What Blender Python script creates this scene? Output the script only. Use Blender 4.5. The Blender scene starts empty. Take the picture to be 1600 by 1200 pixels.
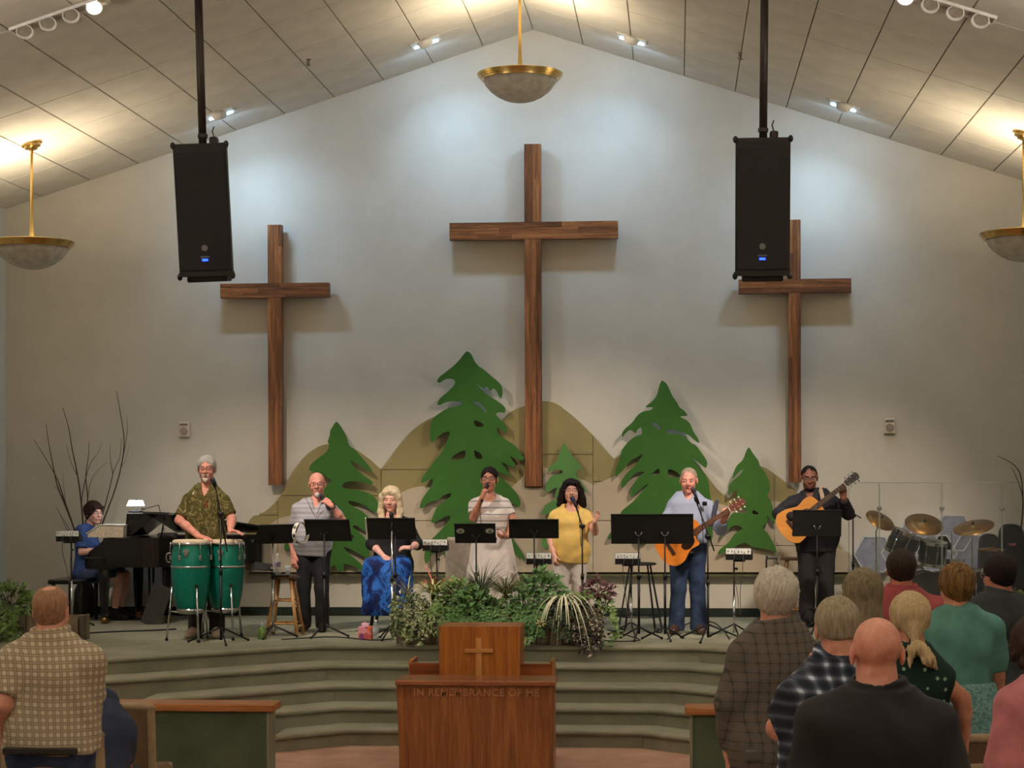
import bpy, math, random
import numpy as np
from mathutils import Vector, Matrix
from mathutils.geometry import tessellate_polygon

# ------------------------------------------------------------------ camera
FPX, HOR = 3040.0, 735.0                 # focal length in pixels, horizon row (1600x1200 frame)
CAM = Vector((1.65, 0.0, 2.46))
PSI, ROLL = math.atan(0.085), 0.003      # camera looks a little to the left of the nave axis
_fw = Vector((-math.sin(PSI), math.cos(PSI), 0)); _rt = Vector((math.cos(PSI), math.sin(PSI), 0)); _up = Vector((0, 0, 1))
_rt, _up = _rt * math.cos(ROLL) - _up * math.sin(ROLL), _up * math.cos(ROLL) + _rt * math.sin(ROLL)
scene = bpy.context.scene
COL = scene.collection
_cd = bpy.data.cameras.new('camera'); cam = bpy.data.objects.new('camera', _cd); COL.objects.link(cam)
_cd.sensor_width = 36.0; _cd.lens = FPX * 36.0 / 1600.0; _cd.shift_y = (HOR - 600.0) / 1600.0
_cd.clip_end = 100
cam.matrix_world = Matrix(((_rt.x, _up.x, -_fw.x, CAM.x), (_rt.y, _up.y, -_fw.y, CAM.y), (_rt.z, _up.z, -_fw.z, CAM.z), (0, 0, 0, 1)))
scene.camera = cam

def ray(px, py):
    return _fw + _rt * ((px - 800.0) / FPX) + _up * ((HOR - py) / FPX)
def W(px, py, Y):
    d = ray(px, py); return CAM + d * ((Y - CAM.y) / d.y)
def onz(px, py, z):
    d = ray(px, py); return CAM + d * ((z - CAM.z) / d.z)
def proj(p):
    d = Vector(p) - CAM; w = d.dot(_fw)
    return 800 + FPX * d.dot(_rt) / w, HOR - FPX * d.dot(_up) / w
def ppm(Y):
    return FPX / Y

# ------------------------------------------------------------------ view, world
vs = scene.view_settings
vs.view_transform = 'Standard'; vs.look = 'None'; vs.gamma = 1.0; vs.use_curve_mapping = False
vs.exposure = 0.10
scene.cycles.max_bounces = 6
scene.cycles.diffuse_bounces = 3
scene.cycles.glossy_bounces = 2
scene.cycles.transmission_bounces = 3
scene.cycles.caustics_reflective = False; scene.cycles.caustics_refractive = False
scene.cycles.sample_clamp_indirect = 4.0
scene.cycles.adaptive_threshold = 0.03
scene.cycles.transparent_max_bounces = 16
world = bpy.data.worlds.new('room_world'); scene.world = world; world.use_nodes = True
world.node_tree.nodes['Background'].inputs[0].default_value = (0.9, 0.85, 0.75, 1)
world.node_tree.nodes['Background'].inputs[1].default_value = 0.02

# light powers (the lamps themselves are built further down)
P_PENDANT = 40.0          # warm uplight bowls
P_PENDANT_REAR = 140.0     # the pendants over the congregation, behind the picture
P_WASH = 17.0              # cool wall washers on the ceiling by the stage wall
P_STEPS = 260.0            # added spots under the trays to brighten the steps, without lit bulbs
P_SPOT = 540.0             # warm stage spots in the recessed trays
C_WARM = (1.0, 0.85, 0.62)
C_REAR = (1.0, 0.94, 0.85)
C_SPOT = (1.0, 0.87, 0.75)
C_COOL = (0.42, 0.68, 1.0)

# ------------------------------------------------------------------ materials
def lin(c):
    c = c / 255.0
    return c / 12.92 if c <= 0.04045 else ((c + 0.055) / 1.055) ** 2.4
def rgb(c):
    return (lin(c[0]), lin(c[1]), lin(c[2]), 1.0)

class NT:
    def __init__(s, name):
        s.m = bpy.data.materials.new(name); s.m.use_nodes = True
        s.t = s.m.node_tree; s.n = s.t.nodes; s.b = s.n['Principled BSDF']
    def node(s, typ, **kw):
        n = s.n.new(typ)
        for k, v in kw.items():
            if k.startswith('i_'):
                n.inputs[k[2:].replace('_', ' ')].default_value = v
            else:
                setattr(n, k, v)
        return n
    def link(s, a, b): s.t.links.new(a, b)
    def math(s, op, a, b=None, c=None):
        n = s.n.new('ShaderNodeMath'); n.operation = op
        for i, v in enumerate((a, b, c)):
            if v is None: continue
            if isinstance(v, (int, float)): n.inputs[i].default_value = v
            else: s.link(v, n.inputs[i])
        return n.outputs[0]
    def mix(s, fac, a, b, blend='MIX'):
        n = s.n.new('ShaderNodeMix'); n.data_type = 'RGBA'; n.blend_type = blend
        for sock, v in ((n.inputs[0], fac), (n.inputs[6], a), (n.inputs[7], b)):
            if isinstance(v, (int, float)): sock.default_value = v
            elif isinstance(v, (tuple, list)): sock.default_value = rgb(v) if len(v) == 3 else v
            else: s.link(v, sock)
        return n.outputs[2]
    def coord(s, kind='Object'):
        return s.n.new('ShaderNodeTexCoord').outputs[kind]
    def xyz(s, v):
        n = s.n.new('ShaderNodeSeparateXYZ'); s.link(v, n.inputs[0]); return n.outputs
    def mapping(s, v, scale=(1, 1, 1), loc=(0, 0, 0), rot=(0, 0, 0)):
        n = s.n.new('ShaderNodeMapping'); s.link(v, n.inputs[0])
        n.inputs['Scale'].default_value = scale; n.inputs['Location'].default_value = loc; n.inputs['Rotation'].default_value = rot
        return n.outputs[0]
    def noise(s, v, scale, detail=3, rough=0.55, dist=0.0):
        n = s.n.new('ShaderNodeTexNoise'); s.link(v, n.inputs['Vector'])
        n.inputs['Scale'].default_value = scale; n.inputs['Detail'].default_value = detail
        n.inputs['Roughness'].default_value = rough; n.inputs['Distortion'].default_value = dist
        return n.outputs[0]
    def ramp(s, f, stops):
        n = s.n.new('ShaderNodeValToRGB'); s.link(f, n.inputs[0]); e = n.color_ramp.elements
        while len(e) < len(stops): e.new(0.5)
        for k, (p, c) in enumerate(stops):
            e[k].position = p; e[k].color = rgb(c) if len(c) == 3 else c
        return n.outputs[0]
    def color(s, sock): s.link(sock, s.b.inputs['Base Color'])
    def bump(s, h, strength=0.3, dist=0.01):
        n = s.n.new('ShaderNodeBump'); s.link(h, n.inputs['Height'])
        n.inputs['Strength'].default_value = strength; n.inputs['Distance'].default_value = dist
        s.link(n.outputs[0], s.b.inputs['Normal'])
    def set(s, rough=0.6, metal=0.0, spec=0.4, **kw):
        s.b.inputs['Roughness'].default_value = rough; s.b.inputs['Metallic'].default_value = metal
        s.b.inputs['Specular IOR Level'].default_value = spec
        for k, v in kw.items(): s.b.inputs[k.replace('_', ' ')].default_value = v

MATS = {}
def M(name, c, rough=0.6, metal=0.0, var=0.08, vs_=12.0, bump=0.0, bs=120.0, spec=0.4, **kw):
    """plain material with a faint procedural variation"""
    if name in MATS: return MATS[name]
    t = NT(name); t.set(rough, metal, spec, **kw)
    co = t.coord()
    n = t.noise(co, vs_, 3)
    a = tuple(max(0, v * (1 - var)) for v in c); b = tuple(min(255, v * (1 + var)) for v in c)
    t.color(t.ramp(n, [(0.3, a), (0.7, b)]))
    if bump: t.bump(t.noise(co, bs, 2), bump, 0.004)
    MATS[name] = t.m; return t.m

def wood(name, dark, light, axis='Z', scale=1.0, rough=0.45, cathedral=0.6):
    if name in MATS: return MATS[name]
    t = NT(name); t.set(rough, 0, 0.35)
    co = t.coord()
    sc = {'X': (0.9, 14, 14), 'Y': (14, 0.9, 14), 'Z': (14, 14, 0.9)}[axis]
    v = t.mapping(co, tuple(q * scale for q in sc))
    n1 = t.noise(v, 1.6, 5, 0.62, cathedral)
    v2 = t.mapping(co, tuple(q * scale * 4 for q in sc))
    n2 = t.noise(v2, 2.2, 3, 0.6, 0.2)
    f = t.math('ADD', t.math('MULTIPLY', n1, 0.72), t.math('MULTIPLY', n2, 0.28))
    mid = tuple((a + b) / 2 for a, b in zip(dark, light))
    t.color(t.ramp(f, [(0.38, dark), (0.5, mid), (0.6, light)]))
    t.bump(f, 0.12, 0.004)
    MATS[name] = t.m; return t.m

def carpet(name, c1, c2, scale=160.0):
    if name in MATS: return MATS[name]
    t = NT(name); t.set(0.95, 0, 0.1)
    co = t.coord()
    a = t.noise(co, scale, 2, 0.7); b = t.noise(co, 3.0, 4)
    f = t.math('ADD', t.math('MULTIPLY', a, 0.6), t.math('MULTIPLY', b, 0.4))
    t.color(t.ramp(f, [(0.35, c1), (0.65, c2)]))
    t.bump(a, 0.6, 0.006)
    MATS[name] = t.m; return t.m

def glow(name, c, strength):
    if name in MATS: return MATS[name]
    t = NT(name); t.set(0.4)
    n = t.noise(t.coord(), 5.0, 1)
    t.color(t.ramp(n, [(0.3, c), (0.7, c)]))
    t.b.inputs['Emission Color'].default_value = rgb(c); t.b.inputs['Emission Strength'].default_value = strength
    MATS[name] = t.m; return t.m

def plaid(name, base, lines, warp=0.012, rough=0.85):
    """woven check: lines = [(axis 'x'|'z', period m, offset, width share, colour, strength)]"""
    if name in MATS: return MATS[name]
    t = NT(name); t.set(rough, 0, 0.2)
    co = t.coord()
    wv = t.n.new('ShaderNodeTexNoise'); t.link(co, wv.inputs['Vector']); wv.inputs['Scale'].default_value = 4.0; wv.inputs['Detail'].default_value = 1
    vm = t.n.new('ShaderNodeVectorMath'); vm.operation = 'MULTIPLY_ADD'
    t.link(wv.outputs['Color'], vm.inputs[0]); vm.inputs[1].default_value = (warp * 2,) * 3; t.link(co, vm.inputs[2])
    x, y, z = t.xyz(vm.outputs[0])
    xx = t.math('ADD', x, t.math('MULTIPLY', y, 0.6))
    col = rgb(base)
    for ax, per, off, wd, c, st in lines:
        src = xx if ax == 'x' else z
        f = t.math('FRACT', t.math('ADD', t.math('DIVIDE', src, per), off + 50.0))
        d = t.math('ABSOLUTE', t.math('SUBTRACT', f, 0.5))
        mr = t.n.new('ShaderNodeMapRange'); mr.interpolation_type = 'SMOOTHSTEP'
        t.link(d, mr.inputs[0]); mr.inputs[1].default_value = wd * 0.5 * 1.25; mr.inputs[2].default_value = wd * 0.5 * 0.75
        mr.inputs[3].default_value = 0.0; mr.inputs[4].default_value = st
        col = t.mix(mr.outputs[0], col, c)
    t.color(col)
    t.bump(t.noise(co, 14.0, 3), 0.5, 0.01)
    MATS[name] = t.m; return t.m

def blotch(name, stops, scale=14.0, dist=1.5, rough=0.8, stretch=(1, 1, 1)):
    if name in MATS: return MATS[name]
    t = NT(name); t.set(rough, 0, 0.2)
    co = t.mapping(t.coord(), stretch)
    f = t.noise(co, scale, 4, 0.6, dist)
    t.color(t.ramp(f, stops)); t.bump(t.noise(co, 30.0, 2), 0.3, 0.006)
    MATS[name] = t.m; return t.m

def hair_mat(name, c1, c2, stretch=(60, 60, 7)):
    if name in MATS: return MATS[name]
    t = NT(name); t.set(0.65, 0, 0.15)
    v = t.mapping(t.coord(), stretch)
    f = t.noise(v, 1.5, 4, 0.6, 0.3)
    t.color(t.ramp(f, [(0.3, c1), (0.7, c2)])); t.bump(f, 0.7, 0.01)
    MATS[name] = t.m; return t.m

def skin(name, c):
    if name in MATS: return MATS[name]
    t = NT(name); t.set(0.5, 0, 0.35)
    t.b.inputs['Subsurface Weight'].default_value = 0.08
    t.b.inputs['Subsurface Radius'].default_value = (0.012, 0.005, 0.003)
    co = t.coord()
    n = t.noise(co, 22.0, 4)
    a = (c[0] * 0.93, c[1] * 0.86, c[2] * 0.84); b = (min(255, c[0] * 1.05), min(255, c[1] * 1.06), min(255, c[2] * 1.06))
    t.color(t.ramp(n, [(0.32, a), (0.68, b)])); t.bump(t.noise(co, 160.0, 2), 0.12, 0.003)
    MATS[name] = t.m; return t.m

# ------------------------------------------------------------------ mesh building
class MB:
    def __init__(s): s.v = []; s.f = []; s.mi = []; s.cur = 0
    def add(s, vs_, fs_, mat=None):
        o = len(s.v)
        if mat is not None: vs_ = [mat @ Vector(p) for p in vs_]
        s.v += [tuple(p) for p in vs_]; s.f += [tuple(i + o for i in f) for f in fs_]; s.mi += [s.cur] * len(fs_); return s
    def box(s, c, d, mat=None, bev=0.0):
        cx, cy, cz = c; x, y, z = d[0] / 2, d[1] / 2, d[2] / 2
        if bev <= 0:
            V = [(cx + i * x, cy + j * y, cz + k * z) for i in (-1, 1) for j in (-1, 1) for k in (-1, 1)]
            F = [(0, 1, 3, 2), (4, 6, 7, 5), (0, 4, 5, 1), (2, 3, 7, 6), (0, 2, 6, 4), (1, 5, 7, 3)]
            return s.add(V, F, mat)
        b = min(bev, x * 0.99, y * 0.99, z * 0.99)
        V = []; idx = {}
        for i in (-1, 1):
            for j in (-1, 1):
                for k in (-1, 1):
                    for a, p in enumerate(((i * x, j * (y - b), k * (z - b)), (i * (x - b), j * y, k * (z - b)), (i * (x - b), j * (y - b), k * z))):
                        idx[(i, j, k, a)] = len(V); V.append((cx + p[0], cy + p[1], cz + p[2]))
        F = []
        def quad(q, n):
            a, b_, c_ = (Vector(V[q[0]]), Vector(V[q[1]]), Vector(V[q[2]]))
            F.append(tuple(q) if (b_ - a).cross(c_ - a).dot(Vector(n)) > 0 else tuple(reversed(q)))
        for i in (-1, 1):
            quad([idx[(i, -1, -1, 0)], idx[(i, 1, -1, 0)], idx[(i, 1, 1, 0)], idx[(i, -1, 1, 0)]], (i, 0, 0))
            quad([idx[(-1, i, -1, 1)], idx[(1, i, -1, 1)], idx[(1, i, 1, 1)], idx[(-1, i, 1, 1)]], (0, i, 0))
            quad([idx[(-1, -1, i, 2)], idx[(1, -1, i, 2)], idx[(1, 1, i, 2)], idx[(-1, 1, i, 2)]], (0, 0, i))
            for j in (-1, 1):
                quad([idx[(i, j, -1, 0)], idx[(i, j, -1, 1)], idx[(i, j, 1, 1)], idx[(i, j, 1, 0)]], (i, j, 0))
                quad([idx[(i, -1, j, 0)], idx[(i, -1, j, 2)], idx[(i, 1, j, 2)], idx[(i, 1, j, 0)]], (i, 0, j))
                quad([idx[(-1, i, j, 1)], idx[(-1, i, j, 2)], idx[(1, i, j, 2)], idx[(1, i, j, 1)]], (0, i, j))
                for k in (-1, 1):
                    quad([idx[(i, j, k, 0)], idx[(i, j, k, 1)], idx[(i, j, k, 2)]], (i, j, k))
        return s.add(V, F, mat)
    def tube(s, pts, r, n=8, cap=True, mat=None, flat=None):
        """swept tube through pts; r a number or a list"""
        P = [Vector(p) for p in pts]; m = len(P)
        rs = [r] * m if isinstance(r, (int, float)) else list(r)
        V = []; F = []
        T = []
        for i in range(m):
            t = (P[min(i + 1, m - 1)] - P[max(i - 1, 0)])
            T.append(t.normalized() if t.length > 1e-9 else Vector((0, 0, 1)))
        u = T[0].orthogonal().normalized()
        for i in range(m):
            u = (u - T[i] * u.dot(T[i])); u = u.normalized() if u.length > 1e-6 else T[i].orthogonal().normalized()
            w = T[i].cross(u)
            for k in range(n):
                a = 2 * math.pi * k / n
                V.append(P[i] + (u * math.cos(a) + w * math.sin(a)) * rs[i])
        for i in range(m - 1):
            for k in range(n):
                k2 = (k + 1) % n
                F.append((i * n + k, i * n + k2, (i + 1) * n + k2, (i + 1) * n + k))
        if cap:
            F.append(tuple(reversed(range(n)))); F.append(tuple((m - 1) * n + k for k in range(n)))
        return s.add(V, F, mat)
    def cyl(s, a, b, r, r2=None, n=16, mat=None):
        return s.tube([a, b], [r, r if r2 is None else r2], n, True, mat)
    def lathe(s, prof, n=32, mat=None, close=False):
        """profile [(r, z)] spun round z"""
        V = []; F = []; m = len(prof)
        for r, z in prof:
            for k in range(n):
                a = 2 * math.pi * k / n; V.append((r * math.cos(a), r * math.sin(a), z))
        for i in range(m - 1):
            for k in range(n):
                k2 = (k + 1) % n; F.append((i * n + k, i * n + k2, (i + 1) * n + k2, (i + 1) * n + k))
        if close:
            if prof[0][0] > 1e-6: F.append(tuple(reversed(range(n))))
            if prof[-1][0] > 1e-6: F.append(tuple((m - 1) * n + k for k in range(n)))
        return s.add(V, F, mat)
    def ball(s, c, r, n=14, m=9, mat=None):
        rx, ry, rz = (r, r, r) if isinstance(r, (int, float)) else r
        V = [(c[0], c[1], c[2] - rz)]; F = []
        for i in range(1, m):
            t = math.pi * i / m - math.pi / 2
            for k in range(n):
                a = 2 * math.pi * k / n
                V.append((c[0] + rx * math.cos(t) * math.cos(a), c[1] + ry * math.cos(t) * math.sin(a), c[2] + rz * math.sin(t)))
        V.append((c[0], c[1], c[2] + rz)); L = len(V) - 1
        for k in range(n):
            k2 = (k + 1) % n
            F.append((0, 1 + k2, 1 + k)); F.append((L, 1 + (m - 2) * n + k, 1 + (m - 2) * n + k2))
            for i in range(m - 2):
                F.append((1 + i * n + k, 1 + i * n + k2, 1 + (i + 1) * n + k2, 1 + (i + 1) * n + k))
        return s.add(V, F, mat)
    def prism(s, loops, front, back):
        """extruded outline with holes: loops of 2-D points; front(p)/back(p) give 3-D points"""
        vl = [[Vector((p[0], p[1], 0)) for p in L] for L in loops]
        tri = tessellate_polygon(vl)
        flat = [p for L in loops for p in L]; n = len(flat)
        V = [front(p) for p in flat] + [back(p) for p in flat]; F = []
        ctr = Vector(front(flat[0])) - Vector(back(flat[0]))
        for t in tri:
            a, b, c = (Vector(V[i]) for i in t)
            if (b - a).cross(c - a).dot(ctr) < 0: t = tuple(reversed(t))
            F.append(tuple(t)); F.append(tuple(i + n for i in reversed(t)))
        o = 0
        for L in loops:
            m = len(L)
            for i in range(m):
                j = (i + 1) % m; F.append((o + i, o + j, o + j + n, o + i + n))
            o += m
        return s.add(V, F)
    def mesh(s, name, mats, smooth=False):
        me = bpy.data.meshes.new(name); me.from_pydata(s.v, [], s.f)
        for m in (mats if isinstance(mats, (list, tuple)) else [mats]): me.materials.append(m)
        if any(s.mi): me.polygons.foreach_set('material_index', s.mi)
        if smooth: me.shade_smooth()
        me.update(); return me
    def build(s, name, mats, parent=None, loc=None, smooth=False, auto=None, fix=True):
        me = s.mesh(name, mats, smooth or auto is not None)
        if fix:
            import bmesh
            b = bmesh.new(); b.from_mesh(me); bmesh.ops.recalc_face_normals(b, faces=b.faces[:]); b.to_mesh(me); b.free()
        if auto is not None: me.set_sharp_from_angle(angle=math.radians(auto))
        return put(name, me, parent, loc)

def put(name, me, parent=None, loc=None):
    o = bpy.data.objects.new(name, me); COL.objects.link(o)
    if parent is not None: o.parent = parent
    if loc is not None: o.location = loc
    return o
def tag(o, label, cat, group=None):
    o['label'] = label; o['category'] = cat
    if group: o['group'] = group
    return o
def thing(name, label, cat, loc=(0, 0, 0), rz=0.0, group=None):
    o = bpy.data.objects.new(name, None); o.empty_display_size = 0.1; COL.objects.link(o)
    o.location = loc; o.rotation_euler = (0, 0, rz)
    return tag(o, label, cat, group)
def struct(o):
    o['kind'] = 'structure'; return o
def copy_tree(o, parent=None):
    c = o.copy(); COL.objects.link(c); c.parent = parent
    for ch in list(o.children): copy_tree(ch, c)
    return c
def catmull(pts, sub=4, closed=False):
    P = [Vector(p) for p in pts]; n = len(P); out = []
    rng = range(n if closed else n - 1)
    for i in rng:
        p1, p2 = P[i], P[(i + 1) % n]
        p0 = P[(i - 1) % n] if closed or i > 0 else p1
        p3 = P[(i + 2) % n] if closed or i + 2 < n else p2
        for k in range(sub):
            t = k / sub
            out.append(0.5 * ((2 * p1) + (p2 - p0) * t + (2 * p0 - 5 * p1 + 4 * p2 - p3) * t * t + (3 * p1 - p0 - 3 * p2 + p3) * t ** 3))
    if not closed: out.append(P[-1])
    return out
def frame(o, x, y, z):
    """4x4 matrix from origin and three axes"""
    return Matrix(((x[0], y[0], z[0], o[0]), (x[1], y[1], z[1], o[1]), (x[2], y[2], z[2], o[2]), (0, 0, 0, 1)))
RND = random.Random(7)
# ================================================================== THE SETTING
YW, ZS, RISE, TREAD = 22.4, 0.775, 0.155, 0.36
XR0 = W(833, 45, YW).x; ZR0 = W(833, 45, YW).z
_l = W(8, 326, YW); _r = W(1598, 281, YW)
XL, XR = _l.x, _r.x
SL, SR = (ZR0 - _l.z) / (XR0 - XL), (ZR0 - _r.z) / (XR - XR0)
YB = -4.0
def zceil(x): return ZR0 - (XR0 - x) * SL if x < XR0 else ZR0 - (x - XR0) * SR
def onceil(px, py):
    d = ray(px, py); best = None
    for side, s in ((-1, SL), (1, SR)):
        # z = ZR0 - s*|x-XR0|
        k = d.z + s * side * d.x
        t = (ZR0 - s * side * (CAM.x - XR0) - CAM.z) / k
        p = CAM + d * t
        if t > 0 and (p.x - XR0) * side >= 0: best = p
    return best
def zfloor(y): return 0.0 if y > 15 else 0.03 * (15 - y)

m_wall = M('wall_paint', (212, 204, 188), 0.9, var=0.02, vs_=2.0, bump=0.08, bs=300, spec=0.15)
m_side = M('side_wall_paint', (216, 216, 208), 0.9, var=0.02, vs_=2.0, bump=0.08, bs=300, spec=0.15)
m_ceil = M('ceiling_panel_paint', (214, 206, 192), 0.9, var=0.035, vs_=3.0, bump=0.25, bs=90, spec=0.15)
m_joint = M('ceiling_joint_grey', (176, 166, 150), 0.9)
m_nave = carpet('nave_carpet', (150, 112, 94), (198, 160, 138))
m_stage = carpet('stage_carpet', (120, 120, 102), (156, 152, 130))
m_base = carpet('dark_green_base', (38, 46, 40), (56, 64, 56))
m_trim = M('white_trim_paint', (228, 228, 222), 0.5)
m_oakcap = wood('oak_cap', (140, 86, 44), (186, 124, 72), 'X', 0.8)

# floor (gently rising towards the rear of the nave)
b = MB()
ys = [YB, 15.0, YW]
b.add([(XL, ys[0], zfloor(ys[0])), (XR, ys[0], zfloor(ys[0])), (XR, 15, 0), (XL, 15, 0), (XR, YW, 0), (XL, YW, 0),
       (XL, YB, -0.2), (XR, YB, -0.2), (XR, YW, -0.2), (XL, YW, -0.2)],
      [(0, 1, 2, 3), (3, 2, 4, 5), (6, 9, 8, 7)])
struct(b.build('floor', m_nave))
# walls
b = MB()
b.prism([[(XL, 0), (XR, 0), (XR, zceil(XR) + .1), (XR0, ZR0 + .1), (XL, zceil(XL) + .1)]], lambda p: (p[0], YW, p[1]), lambda p: (p[0], YW + .2, p[1]))
struct(b.build('wall_back', m_wall))
for nm, x, sg in (('wall_left', XL, -1), ('wall_right', XR, 1)):
    b = MB(); b.box((x + sg * .1, (YB + YW) / 2, 2.9), (.2, YW - YB, 5.9)); struct(b.build(nm, m_side))
b = MB(); b.box(((XL + XR) / 2, YB - .1, 3.9), (XR - XL, .2, 7.9)); struct(b.build('wall_rear', m_side))
# ceiling: two pitched slabs with panels below a recessed joint plane
for nm, side, s, xe in (('ceiling_left', -1, SL, XL), ('ceiling_right', 1, SR, XR)):
    hw = abs(xe - XR0); L = hw * math.sqrt(1 + s * s); ang = math.atan(s)
    root = bpy.data.objects.new(nm, None)
    b = MB()
    ux = Vector((side * math.cos(ang), 0, -math.sin(ang))); un = Vector((side * math.sin(ang), 0, math.cos(ang)))
    o0 = Vector((XR0, 0, ZR0)) + un * 0.012
    def P(u, y, n): return o0 + ux * u + un * n + Vector((0, y, 0))
    V = [P(u, y, n) for u in (0, L) for y in (YB, YW) for n in (0, .1)]
    b.add(V, [(0, 1, 3, 2), (4, 6, 7, 5), (0, 4, 5, 1), (2, 3, 7, 6), (0, 2, 6, 4), (1, 5, 7, 3)])
    root = struct(b.build(nm, m_joint))
    pw, pl, g = 0.61, 1.22, 0.011
    pm = MB(); pm.box((0, 0, 0), (pw - g, pl - g, .02), bev=.004); pmesh = pm.mesh('ceiling_panel', m_ceil)
    edge_meshes = {}
    nu = int(math.ceil(L / pw)); ny = int(math.ceil((YW - 11.0) / pl))
    for i in range(nu):
        wi = min(pw, L - i * pw)
        if wi < .1: continue
        for j in range(ny):
            y1 = YW - j * pl
            key = round(wi, 3)
            if abs(wi - pw) < 1e-3: me = pmesh
            else:
                if key not in edge_meshes:
                    e = MB(); e.box((0, 0, 0), (wi - g, pl - g, .02), bev=.004); edge_meshes[key] = e.mesh('ceiling_panel', m_ceil)
                me = edge_meshes[key]
            o = put('ceiling_panel', me, root)
            c = P(i * pw + wi / 2, y1 - pl / 2, -.012)
            o.matrix_world = frame(c, ux, (0, 1, 0), ux.cross(Vector((0, 1, 0))))
    # the rest of the ceiling, over and behind the viewpoint, in one plain sheet
    b = MB(); yb = YW - ny * pl - g
    V = [P(u, y, n) for u in (0, L) for y in (YB, yb) for n in (-.022, -.001)]
    b.add(V, [(0, 1, 3, 2), (4, 6, 7, 5), (0, 4, 5, 1), (2, 3, 7, 6), (0, 2, 6, 4), (1, 5, 7, 3)])
    b.build('plain_sheet', m_ceil, root)

# stage platform and curved-in steps
def offset_line(k):
    """front edge polyline of level k (5 = stage floor)"""
    d = TREAD * (5 - k)
    cl, cr = onz(494, 1009, ZS), onz(1094, 1008, ZS)
    yc = (cl.y + cr.y) / 2
    el = onz(152, 1029, ZS); wl = Vector((cl.x - el.x, yc - el.y, 0)).normalized()     # left wing direction (towards centre)
    wr = Vector((-wl.x, wl.y, 0))
    def corner(c, w):
        # centre line y = yc - d ; wing line offset by d along its outward normal
        n = Vector((-w.y, w.x, 0));
        if n.y > 0: n = -n
        p = Vector((c.x, yc, 0)) + n * d
        t = (yc - d - p.y) / w.y
        return p + w * t
    a, c = corner(cl, wl), corner(cr, wr)
    return a, c, wl, wr
def along(p, w, x):
    t = (x - p.x) / w.x; return Vector((x, p.y + w.y * t, 0))
ends = {5: (XL, XR), 4: (onz(150, 1060, .62).x, 3.9), 3: (onz(239, 1086, .465).x, 3.3), 2: (onz(428, 1112, .31).x, 2.15), 1: (onz(443, 1140, .155).x, onz(1090, 1140, .155).x)}
for k in (5, 4, 3, 2, 1):
    a, c, wl, wr = offset_line(k); xa, xb = ends[k]; z = RISE * k
    front = []
    if xa < a.x: front.append(along(a, wl, xa))
    front.append(a if xa < a.x else Vector((xa, a.y, 0)))
    front.append(c if xb > c.x else Vector((xb, c.y, 0)))
    if xb > c.x: front.append(along(c, wr, xb))
    b = MB(); nose = .028
    ins = [p + Vector((0, .03, 0)) for p in front]
    back = [Vector((ins[-1].x, YW - .001, 0)), Vector((ins[0].x, YW - .001, 0))]
    poly = [(p.x, p.y) for p in ins + back]
    b.prism([poly], lambda p: (p[0], p[1], z), lambda p: (p[0], p[1], 0.0))
    pf = [Vector((p.x, p.y + nose, z - nose + .002)) for p in front]
    b.tube(pf, nose, 10)
    o = b.build('stage_floor' if k == 5 else 'stage_step', m_stage, auto=40); struct(o)
# carpeted base strip on the stage wall
b = MB(); b.box(((XL + XR) / 2, YW - .012, ZS + .05), (XR - XL - .02, .024, .1), bev=.004); struct(b.build('baseboard_back', m_base))
# trims seen at the far left edge on the side wall
b = MB()
for yy in (21.3, 21.75): b.box((XL + .015, yy, 2.0), (.03, .09, 2.5))
b.box((XL + .015, 21.52, 3.2), (.03, .54, .09)); struct(b.build('trim_1', m_trim, fix=False))
b = MB(); b.box((XL + .02, 20.6, 3.75), (.04, .5, 1.1), bev=.01); struct(b.build('trim_2', m_trim))

# low carpeted screen walls in front of the steps
for lab, cat, x0, x1 in (('low dark green carpeted wall with oak cap, on the left before the steps', 'low wall', XL + .05, W(431, 1100, 14.1).x),
                         ('low dark green carpeted wall with oak cap, right of the wooden communion table', 'low wall', W(1070, 1100, 14.1).x, XR - .05)):
    t = thing('low_wall', lab, cat, ((x0 + x1) / 2, 14.14, zfloor(14.14)), group='low carpeted walls before the steps')
    w = x1 - x0; zt = .755 - zfloor(14.14)
    b = MB(); b.box((0, 0, (zt - .055) / 2), (w - .1, .2, zt - .055), bev=.006); b.build('panel', carpet('screen_green', (70, 82, 64), (98, 108, 86)), t)
    b = MB(); b.box((0, 0, zt - .028), (w, .27, .056), bev=.008); b.build('cap', m_oakcap, t)
    for e in (-1, 1):
        b = MB(); b.box((e * (w / 2 - .045), -.001, (zt - .056) / 2), (.02, .212, zt - .06)); b.build('end_trim', m_stage, t)

# ================================================================== MURAL
def smooth2(pts, sub=3): return [(p.x, p.y) for p in catmull([(x, y, 0) for x, y in pts], sub, True)]
def curve_at(pts, x):
    return float(np.interp(x, [p[0] for p in pts], [p[1] for p in pts]))
def dense(pts, n=6):
    c = catmull([(x, y, 0) for x, y in pts], n); return [(p.x, p.y) for p in c]
olive = dense([(383, 826), (395, 807), (416, 798), (434, 780), (444.5, 762), (455, 741), (470, 720), (488, 703.5), (512, 694), (548, 699), (575, 715.5), (593, 731), (597, 731), (608, 717), (626, 693), (647, 670.5), (674, 653), (705, 646), (740, 650), (770, 663), (786, 655), (798, 643.5), (819, 634.5), (847, 627), (867, 630), (885, 642), (906, 660), (927, 681), (945, 702), (957, 715), (963, 716), (972, 708), (995, 692), (1030, 685), (1060, 698), (1095, 732), (1119, 762), (1135, 776), (1141, 776), (1160, 742), (1175, 730), (1191, 729), (1209, 739.5), (1230, 756), (1250, 775), (1280, 810), (1310, 850), (1326, 880)])
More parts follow.
